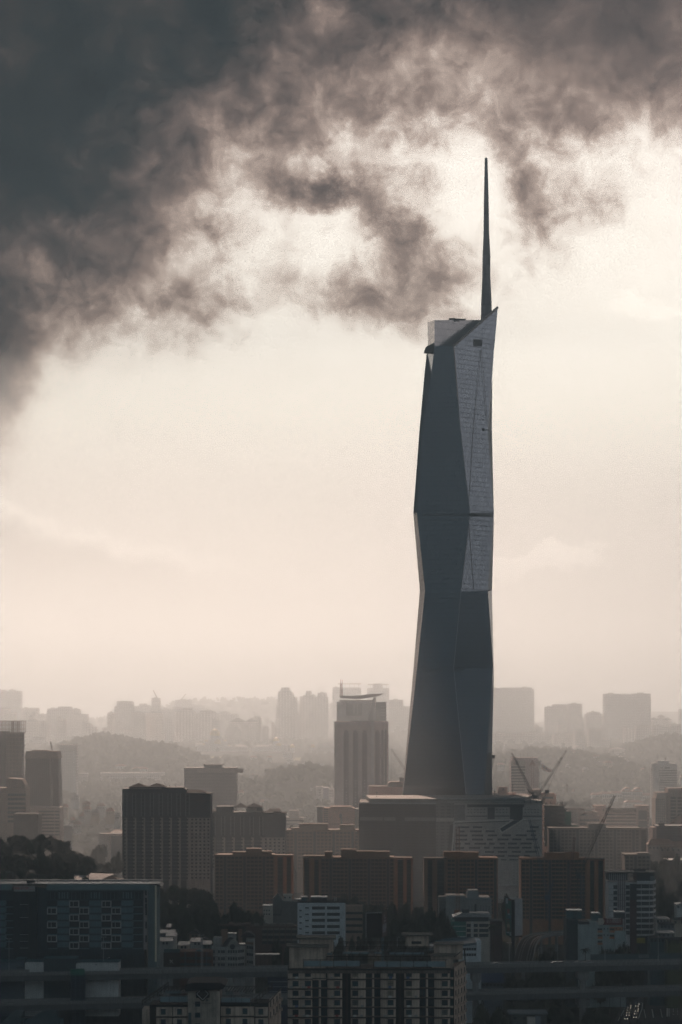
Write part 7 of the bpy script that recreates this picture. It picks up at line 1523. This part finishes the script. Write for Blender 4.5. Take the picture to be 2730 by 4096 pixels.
for a, b, w, dsh in (((2473, 4083), (2497, 4040), .35, 0), ((2554, 4075), (2569, 4035), .4, 0), ((2569, 4035), (2571, 4012), .4, 0), ((2520, 4076), (2530, 4030), .25, 3), ((2496, 4060), (2498, 4030), .25, 3), ((2584, 4073), (2577, 4037), .4, 0), ((2615, 4071), (2609, 4037), .6, 0), ((2650, 4070), (2643, 4036), .4, 0),
                     ((2669, 4066), (2670, 4012), .55, 0), ((2673, 4066), (2674, 4012), .35, 0), ((2679, 4066), (2678, 4024), .35, 0), ((2711, 4060), (2710, 4030), .3, 3), ((2719, 4060), (2735, 4060), .3, 0), ((2719, 4030), (2735, 4029), .3, 0), ((2668, 4017), (2706, 4016), .5, 0), ((2668, 4009), (2702, 4008), .5, 0), ((2552, 4019), (2569, 4017), .5, 0), ((2555, 4013), (2570, 4010), .5, 0), ((2694, 4048), (2695, 4030), .25, 0),
                     ((2576, 3948), (2578, 3925), .35, 0), ((2581, 3948), (2582, 3918), .35, 0), ((2591, 3948), (2594, 3926), .5, 0), ((2620, 3947), (2621, 3925), .5, 0), ((2650, 3948), (2649, 3926), .35, 0), ((2653, 3948), (2653, 3920), .35, 0), ((2503, 3950), (2505, 3934), .35, 0), ((2657, 3944), (2666, 3936), .3, 0), ((2666, 3936), (2690, 3930), .3, 0)):
    line(a, b, w, .10, dsh)
for q in (4058, 4028):                              # straight-on arrows on the right road
    A = Vector(gp(2695, q, .1)); tag(MB().add([A + Vector(v) for v in ((-.12, 0, 0), (.12, 0, 0), (.12, 3, 0), (-.12, 3, 0))] + [A + Vector(v) for v in ((-.7, 0, 0), (.7, 0, 0), (0, -1.6, 0))], [(0, 1, 2, 3), (4, 6, 5)]).build('road_marking', MATS['road paint']), kind='structure')
def railway():
    pts = [(2090, 3860), (2099, 3815), (2112, 3775), (2130, 3752), (2165, 3738), (2215, 3732), (2290, 3726)]; z = 12.0
    P_ = [Vector(gp(*p, z)) for p in pts]; fine = []
    for i in range(len(P_) - 1):
        for t in range(6):
            t_ = t / 6; p0, p1, p2, p3 = P_[max(0, i - 1)], P_[i], P_[i + 1], P_[min(len(P_) - 1, i + 2)]
            fine.append(.5 * ((2 * p1) + (p2 - p0) * t_ + (2 * p0 - 5 * p1 + 4 * p2 - p3) * t_ ** 2 + (3 * p1 - p0 - 3 * p2 + p3) * t_ ** 3))
    fine.append(P_[-1]); r = thing('elevated_railway', 'elevated railway curving away to the right with shining rails', 'railway', (*P_[0][:2], 0))
    o0 = Vector((P_[0].x, P_[0].y, 0)); nr = []
    for i, p in enumerate(fine): d = (fine[min(len(fine) - 1, i + 1)] - fine[max(0, i - 1)]); d.z = 0; d.normalize(); nr.append(Vector((-d.y, d.x, 0)))
    def sweep(a, b, z0, z1, nm, m):
        mb = MB(); vs = []
        for p, n in zip(fine, nr):
            q = p - o0; vs += [q + n * a + Vector((0, 0, z0)), q + n * b + Vector((0, 0, z0)), q + n * b + Vector((0, 0, z1)), q + n * a + Vector((0, 0, z1))]
        fs = []
        for i in range(len(fine) - 1):
            for j in range(4): fs.append((i * 4 + j, i * 4 + (j + 1) % 4, i * 4 + 4 + (j + 1) % 4, i * 4 + 4 + j))
        mb.add(vs, fs).build(nm, m, r)
    sweep(-5.2, 5.2, -1.4, -.2, 'deck', mat('track bed', (.03, .03, .032), 1.0, spec=0.0)); sweep(-5.4, -5.2, -1.2, .6, 'parapet', greyw); sweep(5.2, 5.4, -1.2, .6, 'parapet', greyw)
    for a in (-3.6, -2.2, -1.9, 1.4, 2.8): sweep(a, a + .09, -.2, -.02, 'rail', zinc)
    for i in range(3, len(fine), 7): p = fine[i] - o0; MB().cyl(p.x, p.y, 0, 10.7, .9).build('pier', greyw, r)
railway()
def car_mesh():
    body = MB(); prof = [(-2.1, .35), (-2.15, .75), (-1.35, .88), (-.75, 1.38), (.75, 1.42), (1.5, .95), (2.15, .85), (2.15, .35)]
    body.prism([(y, z) for y, z in prof], -.85, .85)
    def rot(mb): mb.v = [(y, x, z) for x, y, z in mb.v]; mb.f = [tuple(reversed(f)) for f in mb.f]; return mb
    rot(body)
    gl = MB().add([(-.72, -1.33, .92), (.72, -1.33, .92), (.66, -.79, 1.36), (-.66, -.79, 1.36), (-.66, .79, 1.38), (.66, .79, 1.38), (.7, 1.45, 1.0), (-.7, 1.45, 1.0)], [(0, 1, 2, 3), (4, 5, 6, 7)]).box(-.87, .87, -.75, .85, .95, 1.3)
    hl = MB().box(-.8, -.5, -2.2, -2.1, .55, .75)
    wh = MB(); 
    for i in range(10): pass
    wv = [(sx, .33 * math.cos(a * .6283), .33 + .33 * math.sin(a * .6283)) for sx in (0, .2) for a in range(10)]
    wh.add(wv, [tuple(range(10)), tuple(range(19, 9, -1))] + [(i, i + 10, (i + 1) % 10 + 10, (i + 1) % 10) for i in range(10)])
    return body, gl, hl, wh
cb, cg, ch_, cw2 = car_mesh(); tyre = mat('tyre', (.015, .015, .015), .8)
hlm = bpy.data.materials.new('head lamp'); hlm.use_nodes = True; b_ = hlm.node_tree.nodes['Principled BSDF']; b_.inputs['Emission Color'].default_value = (1, .85, .65, 1); b_.inputs['Emission Strength'].default_value = 1.6
paints = {n: mat('car paint ' + n, c, .25, .3, var=0, spec=.6) for n, c in dict(white=(.6, .6, .6), silver=(.35, .36, .37), grey=(.12, .12, .13), black=(.02, .02, .022), red=(.25, .03, .03), blue=(.04, .08, .2)).items()}
cme = {n: cb.mesh('body', m) for n, m in paints.items()}; gme = cg.mesh('window', glass); hme = ch_.mesh('headlight', hlm); wme = cw2.mesh('wheel', tyre)
def car(label, paint, loc, rz=0.0, lights=True, group='cars in the queue', cat='car'):
    r = thing('car', label, cat, loc, rz, group); link('body', cme[paint], r); link('window', gme, r)
    if lights: link('headlight', hme, r); link('headlight', hme, r, (1.3, 0, 0))
    for x, y in ((-.87, -1.35), (.68, -1.35), (-.87, 1.35), (.68, 1.35)): link('wheel', wme, r, (x, y, 0))
    return r
P1 = [(2502, 4078, 'silver'), (2509, 4064, 'blue'), (2510, 4054, 'black'), (2512, 4044, 'grey'), (2515, 4035, 'silver'), (2516, 4027, 'black')]
P2 = [(2537, 4072, 'silver'), (2541, 4058, 'white'), (2544, 4047, 'grey'), (2546, 4039, 'black'), (2545, 4027, 'silver'), (2549, 4019, 'white')]
od = ['front', 'second', 'third', 'fourth', 'fifth', 'last']
for nm, PP in (('left', P1), ('right', P2)):
    for i, (px, py, pc) in enumerate(PP): car('%s car, %s in the %s file of the queue below the flyovers' % (pc, od[i], nm), pc, gp(px, py, .07), .06 if nm == 'left' else .08)
for px, py, pc, lab in ((2507, 3925, 'black', 'black car with lit lamps, furthest of three between the flyovers'), (2529, 3930, 'silver', 'silver car, middle of three between the flyovers'), (2550, 3937, 'white', 'white car with lit lamps, nearest of three between the flyovers'), (2712, 4018, 'black', 'black car with bright lamps nearest on the right hand road'), (2706, 4006, 'grey', 'grey car just behind the bright lamped one on the right hand road'), (2690, 4003, 'silver', 'silver car left of the pair on the right hand road'), (2728, 4012, 'silver', 'silver car cut by the right edge on the right hand road')):
    car(lab, pc, gp(px, py, .07), .05, group='cars on the roads at right')
for px, py, pc, lab in ((2434, 4012, 'silver', 'silver car broadside, left one of the row waiting beside the queue'), (2453, 4012, 'white', 'white car broadside, in the middle of the row beside the queue'), (2470, 4012, 'grey', 'grey car broadside, nearest to the queue'), (2390, 4014, 'black', 'black car broadside, far left of the row beside the queue')):
    car(lab, pc, gp(px, py, .07), R(90), False, 'cars crossing beside the queue')
for px, pc, lab in ((2222, 'grey', 'grey car on the upper flyover, leftmost of four'), (2246, 'black', 'black car on the upper flyover, second of four'), (2318, 'silver', 'silver car on the upper flyover, right of the pier, third of four'), (2356, 'white', 'white car on the upper flyover, rightmost of four'), (1985, 'silver', 'silver car on the upper flyover near the blue shed roof')):
    x, y = onfly(UP, px); car(lab, pc, (wx(px, y + 3), y + 3, 35.2), R(90) + UP[6], False, 'cars on the upper flyover')
for px, py, z, pc, lab in ((2490, 4001, .07, 'white', 'white van shaped car at the head of the roads below the lower flyover'),):
    car(lab, pc, gp(px, py, z), .1, False, 'cars on the roads at right')
# ---------------------------------------------------------------- trees
def leafmat(name, c1, c2, c3):
    m = bpy.data.materials.new(name); m.use_nodes = True; n = m.node_tree; MATS[name] = m; b = n.nodes['Principled BSDF']; b.inputs['Roughness'].default_value = .75; b.inputs['Specular IOR Level'].default_value = .25
    g = n.nodes.new('ShaderNodeNewGeometry'); ns = noise(n, g.outputs['Position'], .055, 4, .6); n2 = noise(n, g.outputs['Position'], .6, 2, .5)
    a = ramp(n, ns.outputs['Fac'], [(.35, c1), (.52, c2), (.68, c3)]); k = ramp(n, n2.outputs['Fac'], [(.3, (.6, .6, .6)), (.7, (1.25, 1.25, 1.25))])
    n.links.new(mixc(n, 1.0, a, k, 'MULTIPLY'), b.inputs['Base Color']); return m
leaf = leafmat('foliage', (.030, .045, .020), (.055, .070, .028), (.11, .105, .035))
leafd = leafmat('dark foliage', (.014, .024, .016), (.022, .034, .020), (.035, .045, .022))
bark = mat('bark', (.07, .055, .045), .9)
rg_ = np.random.default_rng(5)
def crown_arrays(nl, size, nblob, seed, flat=.75):
    """many leaf-sized faces spread through a cluster of overlapping clumps, radius about 1"""
    r = np.random.default_rng(seed); cen = r.normal(size=(nblob, 3)); cen /= np.linalg.norm(cen, axis=1)[:, None]; cen *= r.uniform(.25, .68, (nblob, 1)); cen[:, 2] *= flat
    rad = r.uniform(.28, .48, nblob); b = r.integers(0, nblob, nl); d = r.normal(size=(nl, 3)); d /= np.linalg.norm(d, axis=1)[:, None]
    p = cen[b] + d * (rad[b] * r.uniform(.72, 1.06, nl))[:, None] * np.array([1, 1, .85])
    n_ = d + r.normal(size=(nl, 3)) * .45; n_ /= np.linalg.norm(n_, axis=1)[:, None]; a = np.cross(n_, r.normal(size=(nl, 3))); a /= np.linalg.norm(a, axis=1)[:, None]; c = np.cross(n_, a)
    s = size * r.uniform(.6, 1.3, nl)[:, None]; q = np.stack([p - a * s - c * s * .6, p + a * s - c * s * .6, p + a * s * .8 + c * s * .6, p - a * s * .8 + c * s * .6], 1)
    # solid hearts of the clumps, so that no light leaks straight through
    cv = []; cf = []; o = 0
    for k in range(nblob):
        for j in range(5):
            ph = math.pi * j / 4
            for i in range(7): th = 6.28318 * i / 7; cv.append(cen[k] + rad[k] * .80 * np.array([math.sin(ph) * math.cos(th), math.sin(ph) * math.sin(th), .85 * math.cos(ph)]) * r.uniform(.85, 1.1))
        for j in range(4):
            for i in range(7): cf.append((o + j * 7 + i, o + j * 7 + (i + 1) % 7, o + (j + 1) * 7 + (i + 1) % 7, o + (j + 1) * 7 + i))
        o += 35
    V_ = np.concatenate([q.reshape(-1, 3), np.array(cv)]); F_ = np.concatenate([np.arange(nl * 4).reshape(-1, 4), np.array(cf) + nl * 4]); return V_, F_
def quick_mesh(name, V_, F_, m):
    me = bpy.data.meshes.new(name); me.vertices.add(len(V_)); me.vertices.foreach_set('co', V_.astype(np.float32).ravel()); nf = len(F_)
    me.loops.add(nf * 4); me.loops.foreach_set('vertex_index', F_.astype(np.int32).ravel()); me.polygons.add(nf); me.polygons.foreach_set('loop_start', np.arange(0, nf * 4, 4, dtype=np.int32)); me.polygons.foreach_set('loop_total', np.full(nf, 4, dtype=np.int32))
    me.materials.append(m); me.update(calc_edges=True); return me
PROTO = [quick_mesh('crown', *crown_arrays(2200, .05, 22, 40 + i), leafd) for i in range(4)]
def trunk_mesh(seed):
    r = random.Random(seed); mb = MB(); mb.cyl(0, 0, -1.2, -.45, .06, .045, 7)
    for i in range(5): a = i * 1.26 + r.random(); mb.bar((0, 0, -.5), (.4 * math.cos(a), .4 * math.sin(a), .05 + .2 * r.random()), .045, w2=.02)
    return mb.mesh('trunk', bark)
TRUNK = [trunk_mesh(i) for i in range(2)]
tcount = 0
def tree(label, px, pt_, Y, rpx, group, py_base=None):
    """crown top at (px, pt_), crown radius in photo pixels"""
    global tcount
    x = wx(px, Y); r = rpx * Y / F; zt = wz(pt_, Y); base = gz(x, Y); rz_ = max(r * .95, (zt - base) * .42); zc = zt - rz_ * .92
    t = thing('tree', label, 'tree', (x, Y, base - .3), rnd.random() * 6.28, group); h = zc - (base - .3)
    c = link('crown', PROTO[tcount % 4], t, (0, 0, h), rnd.random() * 6); c.scale = (r * 1.15, r * 1.15, rz_ * 1.05)
    k = link('trunk', TRUNK[tcount % 2], t, (0, 0, h)); k.scale = (r * .7, r * .7, h / 1.2)
    tcount += 1; return t
def row(fmt, group, lst):
    for i, (px, q, Y, rp) in enumerate(lst): tree(fmt % ORD[i], px, q, Y, rp, group)
ORD = ['first', 'second', 'third', 'fourth', 'fifth', 'sixth', 'seventh', 'eighth', 'ninth', 'tenth', 'eleventh', 'twelfth', 'thirteenth', 'fourteenth', 'fifteenth', 'sixteenth', 'seventeenth', 'eighteenth', 'nineteenth', 'twentieth']
row('ridge tree of the wooded mound at left, %s from the left', 'trees of the wooded mound at left', [(10, 3345, 1600, 42), (68, 3324, 1620, 46), (118, 3345, 1590, 40), (160, 3328, 1610, 48), (212, 3338, 1650, 36), (250, 3345, 1640, 40), (305, 3390, 1600, 44), (345, 3412, 1570, 36)])
row('lower slope tree of the wooded mound at left, %s from the left', 'trees of the wooded mound at left', [(5, 3410, 1560, 50), (60, 3400, 1550, 52), (115, 3405, 1555, 50), (170, 3400, 1545, 54), (222, 3400, 1560, 48), (270, 3420, 1540, 50), (320, 3450, 1530, 46), (30, 3465, 1510, 50), (95, 3460, 1505, 54), (160, 3465, 1500, 52), (225, 3465, 1500, 52), (285, 3480, 1490, 46), (345, 3490, 1490, 40)])
row('smaller tree between wooded mound and tall condominium, %s from the left', 'trees left of the tall condominium', [(395, 3350, 1850, 38), (360, 3420, 1700, 30), (430, 3440, 1650, 30), (470, 3400, 1680, 26), (395, 3470, 1600, 30), (445, 3490, 1560, 34)])
row('dark tree at the foot of the tall condominium, %s from the left', 'trees at the foot of the tall condominium', [(640, 3545, 1480, 42), (700, 3530, 1500, 46), (760, 3535, 1500, 46), (820, 3540, 1490, 42), (660, 3590, 1440, 40), (725, 3585, 1440, 42), (790, 3590, 1440, 40), (845, 3575, 1450, 34)])
row('big dark tree behind the low bright roofs, %s from the left', 'trees behind the low bright roofs', [(748, 3632, 1300, 36), (795, 3618, 1310, 38), (838, 3605, 1320, 40), (885, 3622, 1300, 42), (932, 3590, 1350, 36), (965, 3620, 1310, 40), (1010, 3612, 1330, 40), (1045, 3628, 1300, 34), (700, 3655, 1270, 28), (770, 3665, 1250, 34), (850, 3660, 1250, 36)])
row('dark tree behind the white banded office, %s from the left', 'trees around the black billboard', [(1340, 3570, 1480, 30), (1375, 3562, 1490, 36), (1420, 3570, 1480, 34), (1465, 3585, 1470, 32), (1520, 3592, 1450, 32), (1570, 3598, 1440, 34), (1620, 3600, 1440, 32), (1670, 3602, 1430, 30), (1440, 3625, 1350, 34), (1490, 3620, 1350, 36)])
row('broad tree in the clump right of the black billboard, %s from left', 'trees around the black billboard', [(1570, 3655, 1230, 44), (1625, 3640, 1240, 50), (1685, 3622, 1250, 56), (1722, 3614, 1260, 54), (1768, 3622, 1260, 46), (1640, 3680, 1200, 50), (1705, 3675, 1200, 56), (1770, 3670, 1200, 52), (1815, 3690, 1200, 36), (1590, 3695, 1180, 44)])
row('small round tree before the white banded office, %s from the left', 'small trees in front of the white banded office', [(1330, 3738, 1180, 18), (1367, 3726, 1180, 24), (1408, 3732, 1180, 20), (1450, 3700, 1200, 30), (1108, 3722, 1190, 22), (1160, 3748, 1170, 22)])
row('dark tree before the orange banded block, %s from the left', 'trees at the foot of the banded tower', [(2405, 3778, 1085, 24), (2440, 3752, 1090, 34), (2482, 3735, 1095, 38), (2520, 3765, 1085, 34), (2550, 3775, 1080, 26), (2180, 3770, 1130, 26), (2150, 3795, 1120, 22), (2215, 3790, 1120, 22)])
row('dark tree below the upper flyover at right, %s from the left', 'trees between the flyovers', [(2055, 3895, 1110, 44), (2115, 3890, 1115, 48), (2180, 3895, 1110, 46), (2245, 3895, 1110, 44), (2300, 3900, 1110, 36), (2390, 3892, 1110, 40), (2440, 3900, 1115, 36), (1990, 4010, 940, 56), (1925, 3990, 930, 40), (2375, 4020, 1030, 50), (2420, 4030, 1010, 44), (2220, 4020, 1040, 44), (2280, 4030, 1030, 40)])
row('grey green tree below the red roofed houses, %s from the left', 'trees below the red roofed houses', [(2620, 3410, 1640, 30), (2665, 3400, 1650, 32), (2705, 3398, 1650, 34), (2630, 3455, 1560, 30), (2640, 3510, 1480, 30), (2690, 3540, 1460, 36), (2725, 3500, 1500, 30), (2650, 3580, 1400, 36), (2710, 3590, 1400, 30), (2600, 3430, 1700, 22), (2030, 3560, 1440, 26), (2065, 3580, 1430, 26)])
row('tree beside the white terraces at right, %s from the left', 'trees beside the white terraces', [(2320, 3190, 2500, 26), (2358, 3182, 2520, 28), (2290, 3185, 2560, 24), (2250, 3195, 2480, 26), (2385, 3200, 2450, 22), (2430, 3210, 2420, 20)])
row('dark tree crown below the salmon blank block, %s from the left', 'trees below the salmon blank block', [(1165, 3285, 2050, 26), (1205, 3275, 2050, 28), (1245, 3278, 2040, 26)])
# palms
def palm(label, px, pt_, Y, rpx):
    x = wx(px, Y); base = gz(x, Y); r = rpx * Y / F; z = wz(pt_, Y) - r * .4 - base; t = thing('palm_tree', label, 'palm tree', (x, Y, base), 0, 'palms'); MB().cyl(0, 0, 0, z, .32, .2, 8).build('trunk', bark, t)
    mb = MB(); rr = random.Random(px)
    for i in range(22):
        a = i * 2.4; e = rr.uniform(-.5, .9); p = Vector((0, 0, z)); dirv = Vector((math.cos(a) * math.cos(e), math.sin(a) * math.cos(e), math.sin(e))); sd_ = Vector((-math.sin(a), math.cos(a), 0)); w = .14 * r
        for k in range(5):
            q = p + dirv * r * .24; mb.add([p - sd_ * w, p + Vector((0, 0, .05 * r)), p + sd_ * w, q + sd_ * w * .85, q + Vector((0, 0, .05 * r)), q - sd_ * w * .85], [(0, 1, 4, 5), (1, 2, 3, 4)]); p = q; w *= .85; dirv = (dirv + Vector((0, 0, -.28))).normalized()
    mb.build('fronds', leafd, t)
palm('short bushy palm in front of the blank grey wall, above the flyover', 2342, 3792, 1040, 20)
palm('tall spreading palm between the green office and the maroon block', 1975, 3690, 1150, 30)
palm('small palm beside the elevated railway', 2203, 3790, 1130, 14)
palm('palm standing in the woods above the terraces at right', 2468, 3108, 2950, 14)
# woods on the land behind: nobody could count these
def woods(name, y0, y1, spacing, rad, seed, keep=None, nl=46, m=leaf, pw=.165):
    r = np.random.default_rng(seed); proto = [crown_arrays(nl, .19, 4, 70 + i) for i in range(5)]; VV = []; FF = []; off = 0; y = y0; boxes = [b for b in SITES if b[1] > y0 - 80 and b[1] < y1 + 60]
    while y < y1:
        w = pw * y + 20; x = -w + r.uniform(0, spacing)
        while x < w:
            X_ = x + r.uniform(-.4, .4) * spacing; Y_ = y + r.uniform(-.5, .5) * spacing; x += spacing * r.uniform(.75, 1.35)
            if any(abs(X_ - b[0]) < b[2] / 2 + rad * 1.1 and -rad * 1.3 < Y_ - b[1] < 34 for b in boxes): continue
            if keep is not None and not keep(X_, Y_): continue
            s = rad * r.uniform(.65, 1.3); a = r.uniform(0, 6.28); c, d = math.cos(a), math.sin(a); V_, F_ = proto[r.integers(0, 5)]
            q = V_ * s; q = np.stack([q[:, 0] * c - q[:, 1] * d, q[:, 0] * d + q[:, 1] * c, q[:, 2] * r.uniform(.85, 1.2)], 1) + np.array([X_, Y_, gz(X_, Y_) + s * .45 + 1.0]); VV.append(q); FF.append(F_ + off); off += len(V_)
        y += spacing * .85
    o = link(name, quick_mesh(name, np.concatenate(VV), np.concatenate(FF), m)); tag(o, kind='stuff')
PX = lambda X_, Y_: CX + X_ * F / Y_
woods('woodland', 2010, 2700, 15, 8.5, 1, keep=lambda x, y: not (1180 < PX(x, y) < 2230 and y < 2500))
woods('woodland', 2700, 3500, 17, 9.5, 2, nl=40)
woods('woodland', 3500, 4140, 20, 10, 3, keep=lambda x, y: not (y > 3850 and 780 < PX(x, y) < 1250) and not (3650 < y and 700 < PX(x, y) < 1240 and math.sin(x * .05) > .2), nl=34)
woods('woodland', 4320, 5000, 34, 11, 4, nl=30)
woods('woodland', 6300, 7500, 46, 14, 5, nl=26, keep=lambda x, y: gz(x, y) > 112)
woods('shrubbery', 1560, 2010, 16, 7, 6, keep=lambda x, y: (250 < PX(x, y) < 480) or (2590 < PX(x, y)) or (1150 < PX(x, y) < 1440 and y > 1940), nl=40, m=leafd)
def lawn():
    for a, b, Y, lab in ((800, 905, 3900, 'grass'), (930, 1010, 3860, 'grass'), (1178, 1240, 3880, 'grass')):
        mb = MB(); n = 14
        vs = [(wx(a + (b - a) * i / n, Y), Y - 60 + 130 * j / 6, gz(wx(a + (b - a) * i / n, Y), Y - 60 + 130 * j / 6) + 1.2) for j in range(7) for i in range(n + 1)]
        mb.add(vs, [(j * (n + 1) + i, j * (n + 1) + i + 1, (j + 1) * (n + 1) + i + 1, (j + 1) * (n + 1) + i) for j in range(6) for i in range(n)]); o = mb.build('lawn', mat('grass', (.22, .20, .06), .95, scale=.02)); tag(o, kind='stuff')
lawn()
